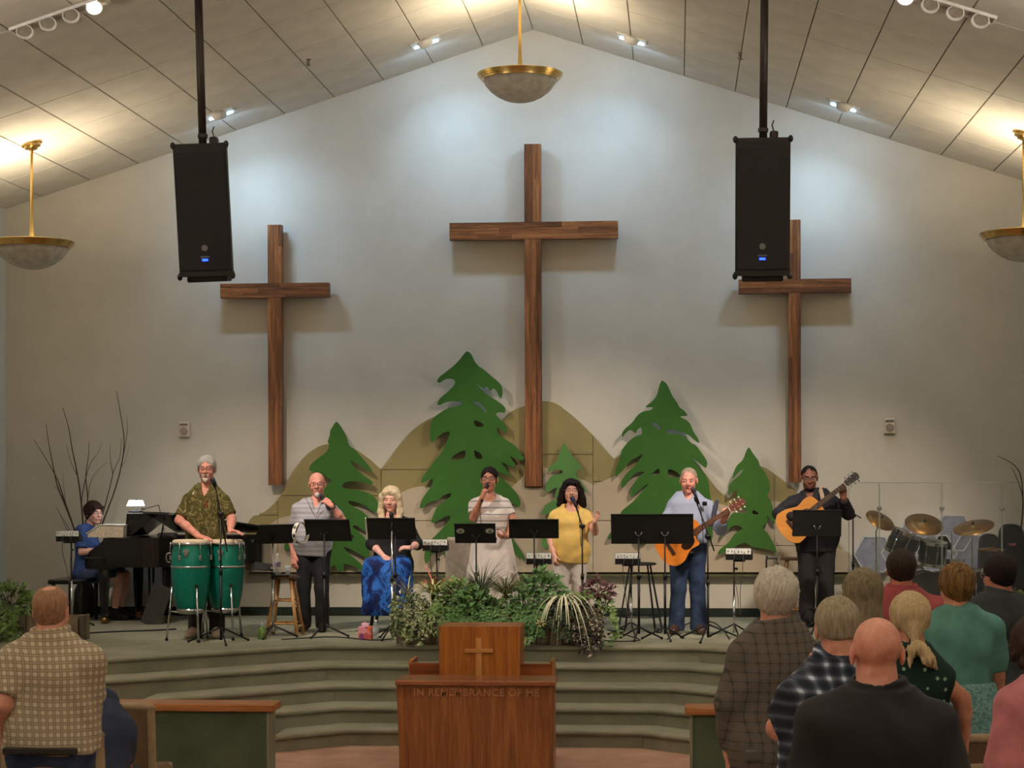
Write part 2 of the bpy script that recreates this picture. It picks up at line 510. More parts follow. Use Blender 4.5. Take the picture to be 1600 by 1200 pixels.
tan = dense([(392, 846), (400, 838), (428, 815), (452, 806), (500, 800), (560, 790), (600, 782), (622, 772), (646, 762), (670, 761), (700, 775), (740, 790), (780, 775), (798, 762), (819, 744)], 6) + [(819.6, 744), (819.7, 762), (848.3, 762), (848.4, 729.6)] + dense([(848.5, 729.5), (856, 732), (880, 742), (912, 750), (927, 757), (936, 754), (960, 744), (984, 733), (1010, 728), (1040, 735), (1080, 760), (1120, 785), (1150, 792), (1180, 788), (1212, 783), (1240, 795), (1270, 820), (1300, 850), (1328, 865)])
def hill_panels(root, curve, Y, th, cols, rows_of, ybot, mat):
    """under-curve panels; cols = seam columns (px), rows_of(c) = seam rows for column c"""
    gx = 0.7
    for ci in range(len(cols) - 1):
        x0, x1 = cols[ci] + gx / 2, cols[ci + 1] - gx / 2
        rows = sorted(rows_of(ci)) + [ybot]; yprev = -1e3
        for ri, yb in enumerate(rows):
            top = yprev + .9 if ri else -1e3
            bot = yb - (0 if yb == ybot else .0)
            xs = sorted(set([x0, x1] + [p[0] for p in curve if x0 < p[0] < x1]))
            prof = [(x, max(top, curve_at(curve, x))) for x in xs]
            run = []
            def flush():
                if len(run) > 2:
                    loop = run + [(run[-1][0], bot), (run[0][0], bot)]
                    b = MB(); b.prism([loop], lambda p: W(p[0], p[1], Y - th), lambda p: W(p[0], p[1], Y))
                    b.build('panel', mat, root)
                    # screw heads near the corners
                    for sx, sy in ((run[0][0] + 5, bot - 5), (run[-1][0] - 5, bot - 5)):
                        if sy - curve_at(curve, sx) > 6:
                            q = W(sx, sy, Y - th); s_ = MB(); s_.ball(q, .009, 8, 5)
                            s_.build('screw_head', m_screw, root)
            for q in prof:
                if q[1] < bot - 1: run.append(q)
                else: flush(); run = []
            flush(); yprev = yb
m_screw = M('pale_screw_head', (206, 196, 170), 0.4)
m_olive = M('olive_board_paint', (152, 138, 94), 0.85, var=0.03, vs_=3, bump=0.15, bs=200, spec=.2)
m_tan = M('tan_board_paint', (190, 174, 150), 0.85, var=0.03, vs_=3, bump=0.15, bs=200, spec=.2)
t = thing('hill_cutout', 'olive painted hill skyline of jointed boards along the stage wall', 'mural', W(860, 893, YW))
t.location = (0, YW, 0); hill_panels(t, olive, 0, 0, [], None, 0, m_olive)
def shift_children(t):
    for ch in t.children: ch.matrix_parent_inverse = Matrix.Translation(-t.location)
hill_panels(t, olive, YW - .004, .05, [383, 434, 595.5, 760, 926.5, 1090, 1210, 1326], lambda c: {0: [804.5], 1: [774], 2: [733.5], 3: [709.5], 4: [752], 5: [], 6: []}[c], 890, m_olive)
shift_children(t)
t = thing('hill_cutout', 'tan painted lower hills of jointed boards behind the singers', 'mural', (0, YW, 0))
hill_panels(t, tan, YW - .056, .05, [392, 434, 595.5, 760, 926.5, 1090, 1210, 1328], lambda c: {0: [], 1: [], 2: [813], 3: [813], 4: [813], 5: [852], 6: [852]}[c], 894, m_tan)
shift_children(t)
b = MB(); q0, q1 = W(392, 895.5, YW), W(1328, 895.5, YW)
b.box(((q0.x + q1.x) / 2, YW - .06, q0.z - .012), (q1.x - q0.x, .115, .024)); tag(b.build('mural_ledge', M('ledge_olive', (96, 92, 60), .8)), 'narrow olive ledge under the hill boards on the stage wall', 'ledge')

TREES = [
 ('tall dark green plywood pine left of the large centre cross', (60, 104, 42), [
  [(729.5,549),(736,553),(741.5,564),(747.5,571.5),(758,579),(770,589.5),(780.5,598.5),(785,607.5),(784.5,618),(782,622),(778,615),(773,608),(770,607.5),(766,610.5),(760,604),(756,607),(749,603),(745,600),(753.5,610),(761,616.5),(770,622),(782,630),(789,637),(789.5,643.5),(786.5,645),(780.5,644),(775,647),(780.5,654),(788,662),(792,669),(792,676),(785,672),(776,668),(777.5,673.5),(783.5,682.5),(792.5,688.5),(804.5,696),(812,706.5),(819.5,716),(812,719),(797,713),(804,724),(803,731),(794,727),(783,722),(792,734),(798,745),(791,742),(776,737),(785,748),(797,759),(807.5,771),(813,783),(811,792),(800,786),(780,775),(782,795),(790,820),(800,840),(812,857),(822,876),(813.5,872),(803,864),(785,850),(776,862),(770,880),(760,868),(748,855),(738,872),(728,888),(720,875),(712,855),(707,858),(698,871.5),(693.5,867),(693.5,855),(680,859.5),(674,868.5),(667,880),(664,877.5),(663,867),(668,850),(678.5,838.5),(690.5,826.5),(702.5,811.5),(701,806),(690.5,810),(680,816),(674,816),(678.5,801),(686,789),(702.5,777),(704,771),(693.5,774),(684.5,782),(671,784.5),(663.5,792),(656,793.5),(660.5,778.5),(674,759),(675.5,748.5),(666.5,751.5),(659,754.5),(659,748),(672.5,729),(680,718.5),(689,708),(695,696),(701,682.5),(702.5,675),(693.5,676),(683,684),(675,691.5),(672,684),(672,669),(675.5,655.5),(686,646),(701,637.5),(716,634.5),(722,628.5),(710,627),(696.5,628.5),(687.5,633),(683,631),(687.5,622.5),(698,613.5),(708.5,603),(711,596),(705.5,592),(696.5,592.5),(687.5,598),(683,596),(686,589.5),(693.5,583.5),(707,573),(717.5,562.5),(725,553)],
  [(738,629),(746,628),(755,634.5),(760,643.5),(757,643.5),(749,635)], [(741.5,657),(749,659),(757,665),(748,667.5),(742,664.5)], [(705.5,719),(711.5,709.5),(726.5,704),(725,715.5)], [(741,704),(750,708),(754,716),(744,716)]]),
 ('mid-sized dark green plywood pine behind the bald singer in the grey polo', (62, 106, 44), [
  [(526,659),(533.5,668),(541,681),(546,696),(555,703),(570,720),(580,733),(580,737.5),(570,732),(555,723),(547,719),(553,729),(566,741),(581,752),(580,757),(566,753),(549,752),(537,755),(536,762.5),(553,764.6),(572,769),(587,779),(592,794),(584,800),(570,789.6),(555,784),(544,783),(549,789.6),(566,799),(578,812),(584,830),(574,832),(556,821),(552,824),(566,836),(576,850),(577,868),(573,872),(562,866),(545,857),(537,855),(545,864.6),(564,881),(573,892),(566,892),(553,885),(538,881),(537,892),(528,892),(522,883),(510,892),(495,892),(484,875),(478,845),(466,852),(451,858),(444.6,860),(446,846),(462,826),(486,805),(504,785),(508,775),(505,768),(512,758),(518,750),(505,742),(497,738),(483.5,735),(484.6,728),(493,719),(510,706),(514,695),(512,690),(515,681),(516,673),(520,666)]]),
 ('smallest light green plywood pine right of the large centre cross', (90, 136, 72), [
  [(882,692),(886,699),(892,709),(900,719),(909,731),(910,734.5),(904,732),(901,738),(900,742),(906,751),(912,759),(917.5,768),(914,768.5),(906,766),(908,778),(915,792),(908,806),(900,820),(905,840),(895,852),(880,842),(868,842),(856,856),(846,852),(850,828),(858,804),(847,804),(849.5,794),(852,789),(860,784),(869,779),(867,773),(870,762),(863,765),(856,769),(851.5,767),(854,756),(859,747),(866,742),(877,740),(879,736),(872,733.5),(862,735),(856,738.5),(857,732),(862,727),(870,720),(873,711),(878,697)]]),
 ('wide dark green plywood pine behind the guitarist in the pale blue shirt', (58, 100, 40), [
  [(1035.5,595),(1041,599),(1046,608),(1050.5,618.5),(1058,629),(1062,636.5),(1070,642.5),(1074,649),(1070,650),(1063,651),(1070,655),(1077.5,661),(1083.5,674),(1091,686),(1092,692),(1085,687.5),(1074.5,679),(1061,674),(1049,671),(1042,672),(1043,677),(1058,678),(1070,683),(1080.5,692),(1088,696.5),(1097,708.5),(1104.5,720.5),(1104.5,728),(1102,731),(1094,725),(1081,715),(1085,722),(1094,732.5),(1103,743),(1107.5,755),(1109,770),(1113,790),(1114,815),(1112,845),(1098,838),(1085,830),(1060,855),(1030,832),(1000,852),(985,830),(956,842),(950,840),(960,822),(969,803),(974,796),(990,783),(1003,768),(1014,755),(1005,761),(994,771),(986,776.6),(986,766.6),(990,756),(999,744),(1007,738),(996.5,738),(987.5,744.5),(978.5,756.5),(971,762.5),(971,753.5),(975.5,744.5),(983,735.5),(992,728),(1004,710),(998,713),(984.5,720.5),(972.5,735.5),(962,744.5),(962,734),(966.5,722),(970,710),(973,701),(983,689),(993.5,681.5),(1002.5,678.5),(1002,668),(996.5,671),(993,677),(985,672),(978.5,676),(972.5,683),(972,677),(977,669.5),(987.5,660.5),(996.5,648.5),(1005.5,643),(1016,641),(1020,636.5),(1010,636.5),(1010,634),(1019,627),(1026.5,617),(1029,606.5),(1033,596)],
  [(1018,662),(1025,661),(1031,667),(1030.5,672),(1024,668)], [(1018,741),(1029,732),(1029.5,741)], [(1045,733),(1058,738),(1062,745),(1046,744)]]),
 ('mid green plywood pine near the right-hand cross', (66, 108, 44), [
  [(1170,699),(1175,706),(1180,713),(1185,720),(1187.6,728),(1194,736),(1199,745.5),(1202,753),(1203,764.5),(1199,775.5),(1205,783.5),(1208,798),(1211,815),(1209,818),(1202,809),(1199,805.6),(1199,815),(1192,824.6),(1199,832.5),(1206.6,845),(1213,859.5),(1212,864),(1203,858.7),(1183,856),(1172,853),(1164,848),(1151,853),(1135,861),(1122.7,866),(1124,859.5),(1138.5,847),(1148,834),(1160,826),(1151,820.7),(1143,823),(1134,831),(1126,839.7),(1127,831),(1135,816.7),(1146,801),(1165.4,802),(1165,796),(1156,792),(1150,779),(1153,766),(1145,769),(1138.5,774),(1138.5,763),(1143,753),(1156,742),(1161,733),(1153,739),(1145.6,748),(1145.6,740.7),(1151,728),(1160.7,718.5),(1165,707)],
  [(1177,797),(1186,803),(1176.5,803)]]),
]
for lab, c, loops in TREES:
    m = M('pine_board_green_%d' % c[0], c, 0.8, var=0.03, vs_=4, spec=.2)
    ctr = W(sum(p[0] for p in loops[0]) / len(loops[0]), 890, YW - .2)
    t = thing('pine_cutout', lab, 'tree cutout', ctr, group='plywood pine trees on the stage wall')
    b = MB(); b.prism([smooth2(L, 3) for L in loops], lambda p: W(p[0], p[1], YW - .2) - ctr, lambda p: W(p[0], p[1], YW - .165) - ctr)
    b.build('board', m, t)
    top = min(p[1] for p in loops[0]); ax_ = [p[0] for p in loops[0] if p[1] == top][0]
    for py_ in (top + 40, top + 110):
        q = W(ax_, py_, YW - .11) - ctr; b = MB(); b.box((q.x, q.y, q.z), (.05, .1, .08)); b.build('spacer_block', M('spacer_pine', (150, 120, 84), .8), t)

# ================================================================== CROSSES
def cross(lab, cx, ytop, ybot, half, ya0, ya1, ax0, ax1, Y):
    s = ppm(Y)
    base = W(cx, ybot, Y)
    t = thing('wooden_cross', lab, 'cross', base, group='wooden crosses on the stage wall')
    def loc(px, py): return W(px, py, Y) - base
    w = (W(cx + half, ybot, Y) - W(cx - half, ybot, Y)).x
    zt = loc(cx, ytop).z
    z0, z1 = loc(cx, ya1).z, loc(cx, ya0).z
    xa, xb = loc(ax0, ya0).x, loc(ax1, ya0).x
    dep = .11
    seed = int(cx)
    rr = random.Random(seed)
    def strips(x0, x1, za, zb, axis, mats):
        # three glued laminations side by side, each of one or two lengths
        n = 3
        if axis == 'Z':
            cut = [x0 + (x1 - x0) * q for q in (0, rr.uniform(.3, .5), rr.uniform(.66, .8), 1)]
            for k in range(n):
                br = [za] + ([za + (zb - za) * rr.uniform(.25, .75)] if zb - za > .5 else []) + [zb]
                for j in range(len(br) - 1):
                    b = MB(); b.box(((cut[k] + cut[k + 1]) / 2, 0, (br[j] + br[j + 1]) / 2), (cut[k + 1] - cut[k] - .0006, dep - rr.uniform(0, .002), br[j + 1] - br[j] - .0006), bev=.0015)
                    b.build('lamination', rr.choice(mats), t)
        else:
            cut = [za + (zb - za) * q for q in (0, rr.uniform(.3, .4), rr.uniform(.6, .7), 1)]
            for k in range(n):
                br = [x0, x0 + (x1 - x0) * rr.uniform(.2, .45), x0 + (x1 - x0) * rr.uniform(.55, .8), x1]
                for j in range(len(br) - 1):
                    b = MB(); b.box(((br[j] + br[j + 1]) / 2, -.002, (cut[k] + cut[k + 1]) / 2), (br[j + 1] - br[j] - .0006, dep - rr.uniform(0, .002), cut[k + 1] - cut[k] - .0006), bev=.0015)
                    b.build('lamination', rr.choice(mats), t)
    mz = [wood('cross_wood_z%d' % i, d, l, 'Z', .9 + .2 * i) for i, (d, l) in enumerate((((92, 54, 28), (156, 100, 58)), ((74, 42, 22), (134, 84, 48)), ((110, 66, 34), (172, 114, 68))))]
    mx = [wood('cross_wood_x%d' % i, d, l, 'X', .9 + .2 * i) for i, (d, l) in enumerate((((92, 54, 28), (156, 100, 58)), ((74, 42, 22), (134, 84, 48)), ((110, 66, 34), (172, 114, 68))))]
    strips(-w / 2, w / 2, 0, z0 - .0005, 'Z', mz); strips(-w / 2, w / 2, z1 + .0005, zt, 'Z', mz)
    strips(xa, xb, z0, z1, 'X', mx)
    for z in (z0 - .25, zt - .3):
        b = MB(); b.box((0, dep / 2 + (YW - Y - dep / 2) / 2, z), (.06, YW - Y - dep / 2 - .002, .1)); b.build('wall_bracket', M('bracket_grey', (90, 84, 76), .6), t)
cross('tall central wooden cross on the stage wall', 834, 226, 760, 13, 347.5, 374.5, 703, 965.5, YW - .115)
cross('smaller wooden cross on the left of the stage wall', 431.5, 352, 758, 10.8, 443, 465.5, 345.5, 515, YW - .115)
cross('smaller wooden cross on the right, partly behind the hanging speaker', 1242, 344, 754, 9.6, 436.5, 458.5, 1154, 1329.5, YW - .115)

# wall boxes
m_box = M('cream_plastic', (222, 206, 184), .5)
for lab, px, py in (('small cream wall speaker box left of the left-hand cross', 288, 671), ('small cream wall speaker box right of the right-hand cross', 1390, 665.5)):
    p = W(px, py, YW - .03)
    t = thing('wall_box', lab, 'speaker', p, group='cream boxes on the stage wall')
    b = MB(); b.box((0, 0, 0), (.125, .056, .178), bev=.01); b.build('housing', m_box, t)
    b = MB(); b.cyl((0, -.027, -.022), (0, -.034, -.022), .048, n=24); b.build('grille', M('grille_taupe', (150, 136, 120), .7, bump=.4, bs=400), t)
    b = MB(); b.box((0, -.029, .055), (.09, .01, .026), bev=.003); b.build('lens', M('lens_grey', (128, 118, 108), .3), t)

# ================================================================== HANGING SPEAKERS
m_blk = M('speaker_black', (26, 22, 21), .65, bump=.3, bs=260)
m_grl = M('speaker_grille', (20, 19, 19), .7, bump=.6, bs=500)
m_pole = M('dark_bronze_pole', (44, 34, 30), .5, .3)
m_blue = glow('blue_indicator', (30, 60, 255), 6.0)
def hung_speaker(lab, cx, ytop, ybot, Y, polepx, tilt, yaw, roll):
    top = W(cx, ytop, Y); s = ppm(Y); h = (ybot - ytop) / s; w = 84 / s
    t = thing('hanging_speaker', lab, 'speaker', top, group='black speakers hanging before the stage wall')
    R = Matrix.Rotation(yaw, 4, 'Z') @ Matrix.Rotation(roll, 4, 'Y') @ Matrix.Rotation(tilt, 4, 'X')
    def part(nm, mb, mat, **k):
        o = mb.build(nm, mat, t, **k); o.matrix_local = R; return o
    prof = [(-w / 2, -.17), (w / 2, -.17), (w / 2 - .01, -.02), (w / 2 - .08, .22), (-w / 2 + .08, .22), (-w / 2 + .01, -.02)]
    b = MB(); b.prism([prof], lambda p: (p[0], p[1], -.03), lambda p: (p[0], p[1], -h + .06)); part('cabinet', b, m_blk)
    b = MB(); b.prism([[(x * 1.035, y * 1.03) for x, y in prof]], lambda p: (p[0], p[1], 0), lambda p: (p[0] * .985, p[1], -.035)); part('top_cap', b, m_blk)
    b = MB(); b.prism([[(x * 1.035, y * 1.03) for x, y in prof]], lambda p: (p[0], p[1], -h + .065), lambda p: (p[0] * .98, p[1], -h + .03)); part('bottom_cap', b, m_blk)
    b = MB(); b.box((0, .02, -h + .012), (w * .76, .3, .06), bev=.01); part('bottom_plate', b, m_blk)
    for e in (-1, 1):
        for zz in (-.012, -h + .03):
            b = MB(); b.ball((e * w * .5, -.165, zz), (.022, .022, .03), 10, 6); part('corner_bumper', b, m_blk, smooth=True)
    b = MB(); b.box((0, -.176, -h * .5), (w * .94, .012, h * .86), bev=.005); part('grille', b, m_grl)
    b = MB(); b.cyl((0, -.182, -h * .765), (0, -.188, -h * .765), .026, n=20); part('round_badge', b, M('badge_steel', (120, 120, 122), .35, .6))
    b = MB(); b.box((0, -.184, -h * .83), (.075, .006, .016)); part('name_badge', b, M('badge_grey', (92, 96, 110), .4, .4))
    b = MB(); b.box((0, -.185, -h * .853), (.05, .006, .02), bev=.003); part('power_light', b, m_blue)
    px, py = polepx
    pt = W(px, py, Y); zc_ = zceil(pt.x) + .0
    p0 = Vector((0, .02, -.02)); d = pt - top - p0; p1 = p0 + d * ((zc_ - top.z - p0.z) / d.z)
    b = MB(); b.tube([p0, p1], .034, 12); b.build('pole', m_pole, t, smooth=True)
    b = MB(); b.box((p1.x, p1.y, p1.z - .03), (.2, .2, .05), bev=.01); b.build('ceiling_plate', m_pole, t)
    b = MB(); b.box((.09, .05, .035), (.07, .08, .07), bev=.012); b.tube([(.09, .05, .07), (.075, .05, .12), (.09, .05, .16)], .006, 6); b.build('safety_link', m_pole, t)
    b = MB(); b.cyl((p0.x + d.x * .04 / d.z, p0.y, .06), (p0.x + d.x * .07 / d.z, p0.y, .09), .043, n=14); b.build('clamp_ring', m_pole, t)
hung_speaker('black speaker on a ceiling pole at the left, above the smaller left cross', 316, 226, 440, 16.2, (310, 0), math.radians(6), math.radians(5), -math.radians(2.0))
hung_speaker('black speaker on a ceiling pole at the right, overlapping the right-hand cross', 1192.5, 217, 434, 16.2, (1194.5, 0), math.radians(6), math.radians(-3), math.radians(.5))

# ================================================================== CEILING LAMPS
m_brass = M('polished_brass', (206, 172, 104), .25, 1.0, var=.04)
m_bowl = M('frosted_bowl', (206, 198, 184), .6)
m_lampglow = glow('lamp_diffuser_glow', (255, 226, 170), 1.5)
def pendant(lab, base, rod):
    """bowl pendant; base = centre of rim"""
    t = thing('bowl_pendant', lab, 'pendant lamp', base, group='brass rimmed bowl pendants')
    R = .44
    b = MB(); b.lathe([(.001, -.275), (.08, -.272), (.16, -.252), (.24, -.212), (.31, -.158), (.36, -.095), (.385, -.03), (.37, -.03), (.35, -.085), (.3, -.145), (.22, -.2), (.001, -.25)], 48); b.build('bowl', m_bowl, t, smooth=True)
    b = MB(); b.lathe([(.37, -.05), (.4, -.05), (.405, -.03), (.418, -.03), (.424, -.01), (.436, -.01), (.444, .015), (.43, .022), (.375, .012), (.37, -.05)], 64); b.build('rim', m_brass, t, auto=30)
    b = MB(); b.tube([(0, 0, -.2), (0, 0, .02), (0, 0, .25), (0, 0, rod)], [.03, .03, .018, .014], 14); b.build('rod', m_brass, t, smooth=True)
    b = MB(); b.lathe([(.001, rod - .075), (.045, rod - .07), (.055, rod - .05), (.085, rod - .045), (.09, rod - .02), (.11, rod - .015), (.112, rod), (.001, rod)], 32)
    o = b.build('canopy', m_brass, t, auto=30)
    sl = SL if base.x < XR0 - .2 else (-SR if base.x > XR0 + .2 else 0)
    o.matrix_local = Matrix.Translation((0, 0, rod)) @ Matrix.Rotation(-math.atan(sl), 4, 'Y') @ Matrix.Translation((0, 0, -rod))
    b = MB(); b.lathe([(.001, -.02), (.2, -.02), (.2, -.06), (.001, -.06)], 24); b.build('lamp_disc', m_lampglow, t)
    return t
def uplight(p, power, size=.36, col=None):
    l = bpy.data.lights.new('pendant_light', 'AREA'); l.shape = 'DISK'; l.size = size; l.energy = power; l.color = col or C_WARM
    o = bpy.data.objects.new('pendant_light', l); COL.objects.link(o); o.location = (p[0], p[1], p[2] + .012); o.rotation_euler = (math.pi, 0, 0)
YP = 20.0
for lab, px, py in (('brass-rimmed bowl pendant hanging at the centre above the tall cross', 812.5, 118), ('brass-rimmed bowl pendant at the far left of the hall', 50, 380), ('brass-rimmed bowl pendant cut by the right edge of the picture', 1600, 366)):
    p = W(px, py, YP); pendant(lab, p, zceil(p.x) - p.z - .01); uplight(p, P_PENDANT)
ROWS = []
for y in (13.0, 6.0, -1.0):
    for x, z in ((-4.9, 4.9), (0.03, 6.5), (4.95, 4.9)):
        p = Vector((x, y, z)); uplight(p, P_PENDANT_REAR, col=C_REAR)
        pendant('brass-rimmed bowl pendant %s, %s' % ({-4.9: 'on the left over the pews', .03: 'on the ridge over the pews', 4.95: 'on the right over the pews'}[x], {13.0: 'just above the front rows', 6.0: 'near the viewpoint', -1.0: 'at the rear of the hall'}[y]), p, zceil(x) - z - .01)
# cool wall washers
m_white = M('white_lamp_metal', (226, 222, 214), .45)
m_led = glow('cool_led', (170, 215, 255), 12.0)
for lab, px, py in (('white dome wall washer left of the centre pendant', 663, 62), ('white dome wall washer right of the centre pendant', 988, 57), ('white dome wall washer behind the left speaker pole', 341, 174), ('white dome wall washer over the right-hand cross', 1320, 161)):
    c = onceil(px, py); side = -1 if c.x < XR0 else 1; s = SL if side < 0 else SR; ang = math.atan(s) * side
    t = thing('wall_washer', lab, 'ceiling lamp', c - Vector((0, 0, .0)), group='white dome wall washers on the ceiling')
    t.rotation_euler = (0, ang, 0)
    b = MB(); b.lathe([(.001, -.1), (.03, -.098), (.06, -.085), (.08, -.06), (.088, -.03), (.088, -.02), (.001, -.02)], 24); b.build('dome', m_white, t, smooth=True)
    b = MB(); b.box((0, .03, -.012), (.34, .2, .024), bev=.006); b.build('base_plate', m_white, t)
    b = MB(); b.box((0, .105, -.03), (.28, .03, .02), bev=.004); b.build('led_strip', m_led, t)
    l = bpy.data.lights.new('wash_light', 'AREA'); l.shape = 'RECTANGLE'; l.size = .5; l.size_y = .06; l.energy = P_WASH * .4; l.color = C_COOL; l.spread = math.radians(105)
    o = bpy.data.objects.new('wash_light', l); COL.objects.link(o)
    o.location = c + Vector((0, .16, -.16)); o.rotation_euler = (math.radians(50), 0, 0); o.rotation_euler = Matrix.Rotation(ang, 3, 'Y').to_euler(); o.rotation_euler.rotate_axis('X', math.radians(26))
    l3 = bpy.data.lights.new('wash_flood', 'AREA'); l3.shape = 'RECTANGLE'; l3.size = .5; l3.size_y = .08; l3.energy = P_WASH * .48; l3.color = C_COOL
    o3 = bpy.data.objects.new('wash_flood', l3); COL.objects.link(o3); o3.location = o.location + Vector((0, -.03, .02)); o3.rotation_euler = Matrix.Rotation(ang, 3, 'Y').to_euler(); o3.rotation_euler.rotate_axis('X', math.radians(35))
    l2 = bpy.data.lights.new('wash_glow', 'POINT'); l2.shadow_soft_size = .04; l2.energy = P_WASH * .05; l2.color = C_COOL
    o = bpy.data.objects.new('wash_glow', l2); COL.objects.link(o); o.location = c + Vector((0, .16, -.07))
# recessed trays with gimbal lamps
def tray(lab, c, side, lit):
    s = SL if side < 0 else SR; ang = math.atan(s) * side
    t = thing('spot_tray', lab, 'ceiling lamp', c, group='recessed spot trays in the ceiling')
    t.rotation_euler = (0, ang, 0)
    L, Wd = .86, .2
    b = MB()
    for sy in (-1, 1): b.box((0, sy * Wd / 2, -.02), (L, .016, .03), bev=.003)
    for sx in (-1, 1): b.box((sx * L / 2, 0, -.02), (.016, Wd, .03), bev=.003)
    b.build('frame', m_white, t)
    b = MB(); b.box((0, 0, -.006), (L - .02, Wd - .02, .006)); b.build('back_plate', M('tray_inside', (188, 172, 150), .5), t)
    for k in range(4):
        x = -L / 2 + .11 + k * .213
        b = MB(); b.lathe([(.03, 0), (.045, -.01), (.07, -.06), (.075, -.075), (.065, -.075), (.04, -.02), (.03, -.012)], 20)
        o = b.build('gimbal_lamp', m_white, t, auto=40); o.location = (x, .0, -.015); o.rotation_euler = (math.radians(-42), 0, 0)
        b = MB(); b.lathe([(.001, -.05), (.06, -.056), (.05, -.066), (.001, -.072)], 16)
        g = b.build('bulb', glow('hot_bulb', (255, 236, 205), 40.0) if k in lit else M('unlit_bulb', (150, 140, 126), .3), o)
    return t
tl = onceil(92, 21); tr = onceil(1476, 4)
tray('recessed spot tray in the top left of the ceiling', tl, -1, (3,))
tray('recessed spot tray in the top right of the ceiling', tr, 1, (0,))
def spot(p, target, power, ang, size=.12, col=C_SPOT, blend=.6):
    l = bpy.data.lights.new('stage_spot', 'SPOT'); l.energy = power; l.color = col; l.spot_size = math.radians(ang); l.spot_blend = blend; l.shadow_soft_size = size
    o = bpy.data.objects.new('stage_spot', l); COL.objects.link(o); o.location = p
    o.rotation_euler = (Vector(target) - Vector(p)).to_track_quat('-Z', 'Y').to_euler()
for c, tg in ((tl, ((-3.0, 20.4, 2.0), (-.2, 20.4, 2.0))), (tr, ((3.2, 20.4, 2.0), (.9, 20.4, 2.0)))):
    for k, g in enumerate(tg):
        spot(c + Vector((.2 * k, .1, -.18)), g, P_SPOT, 46)
for c, g in ((tl, (-1.2, 18.0, .4)), (tr, (1.4, 18.0, .4))): spot(c + Vector((-.2, .1, -.18)), g, P_STEPS, 62)  # extra spots added for the steps; no lit bulb stands for them
# sprinklers
for lab, px, py in (('small ceiling sprinkler left of the centre pendant', 482, 91), ('small ceiling sprinkler right of the centre pendant', 1157, 81)):
    c = onceil(px, py)
    t = thing('sprinkler', lab, 'sprinkler', c, group='ceiling sprinklers')
    b = MB(); b.lathe([(.03, -.012), (.028, -.018), (.012, -.024), (.012, -.07), (.026, -.075), (.026, -.08), (.001, -.082)], 14); b.build('head', M('sprinkler_metal', (120, 110, 96), .4, .6), t, auto=40)
    b = MB(); b.tube([(-.012, 0, -.03), (-.03, 0, -.055), (-.012, 0, -.078)], .004, 6); b.build('yoke', M('sprinkler_metal', (120, 110, 96), .4, .6), t)
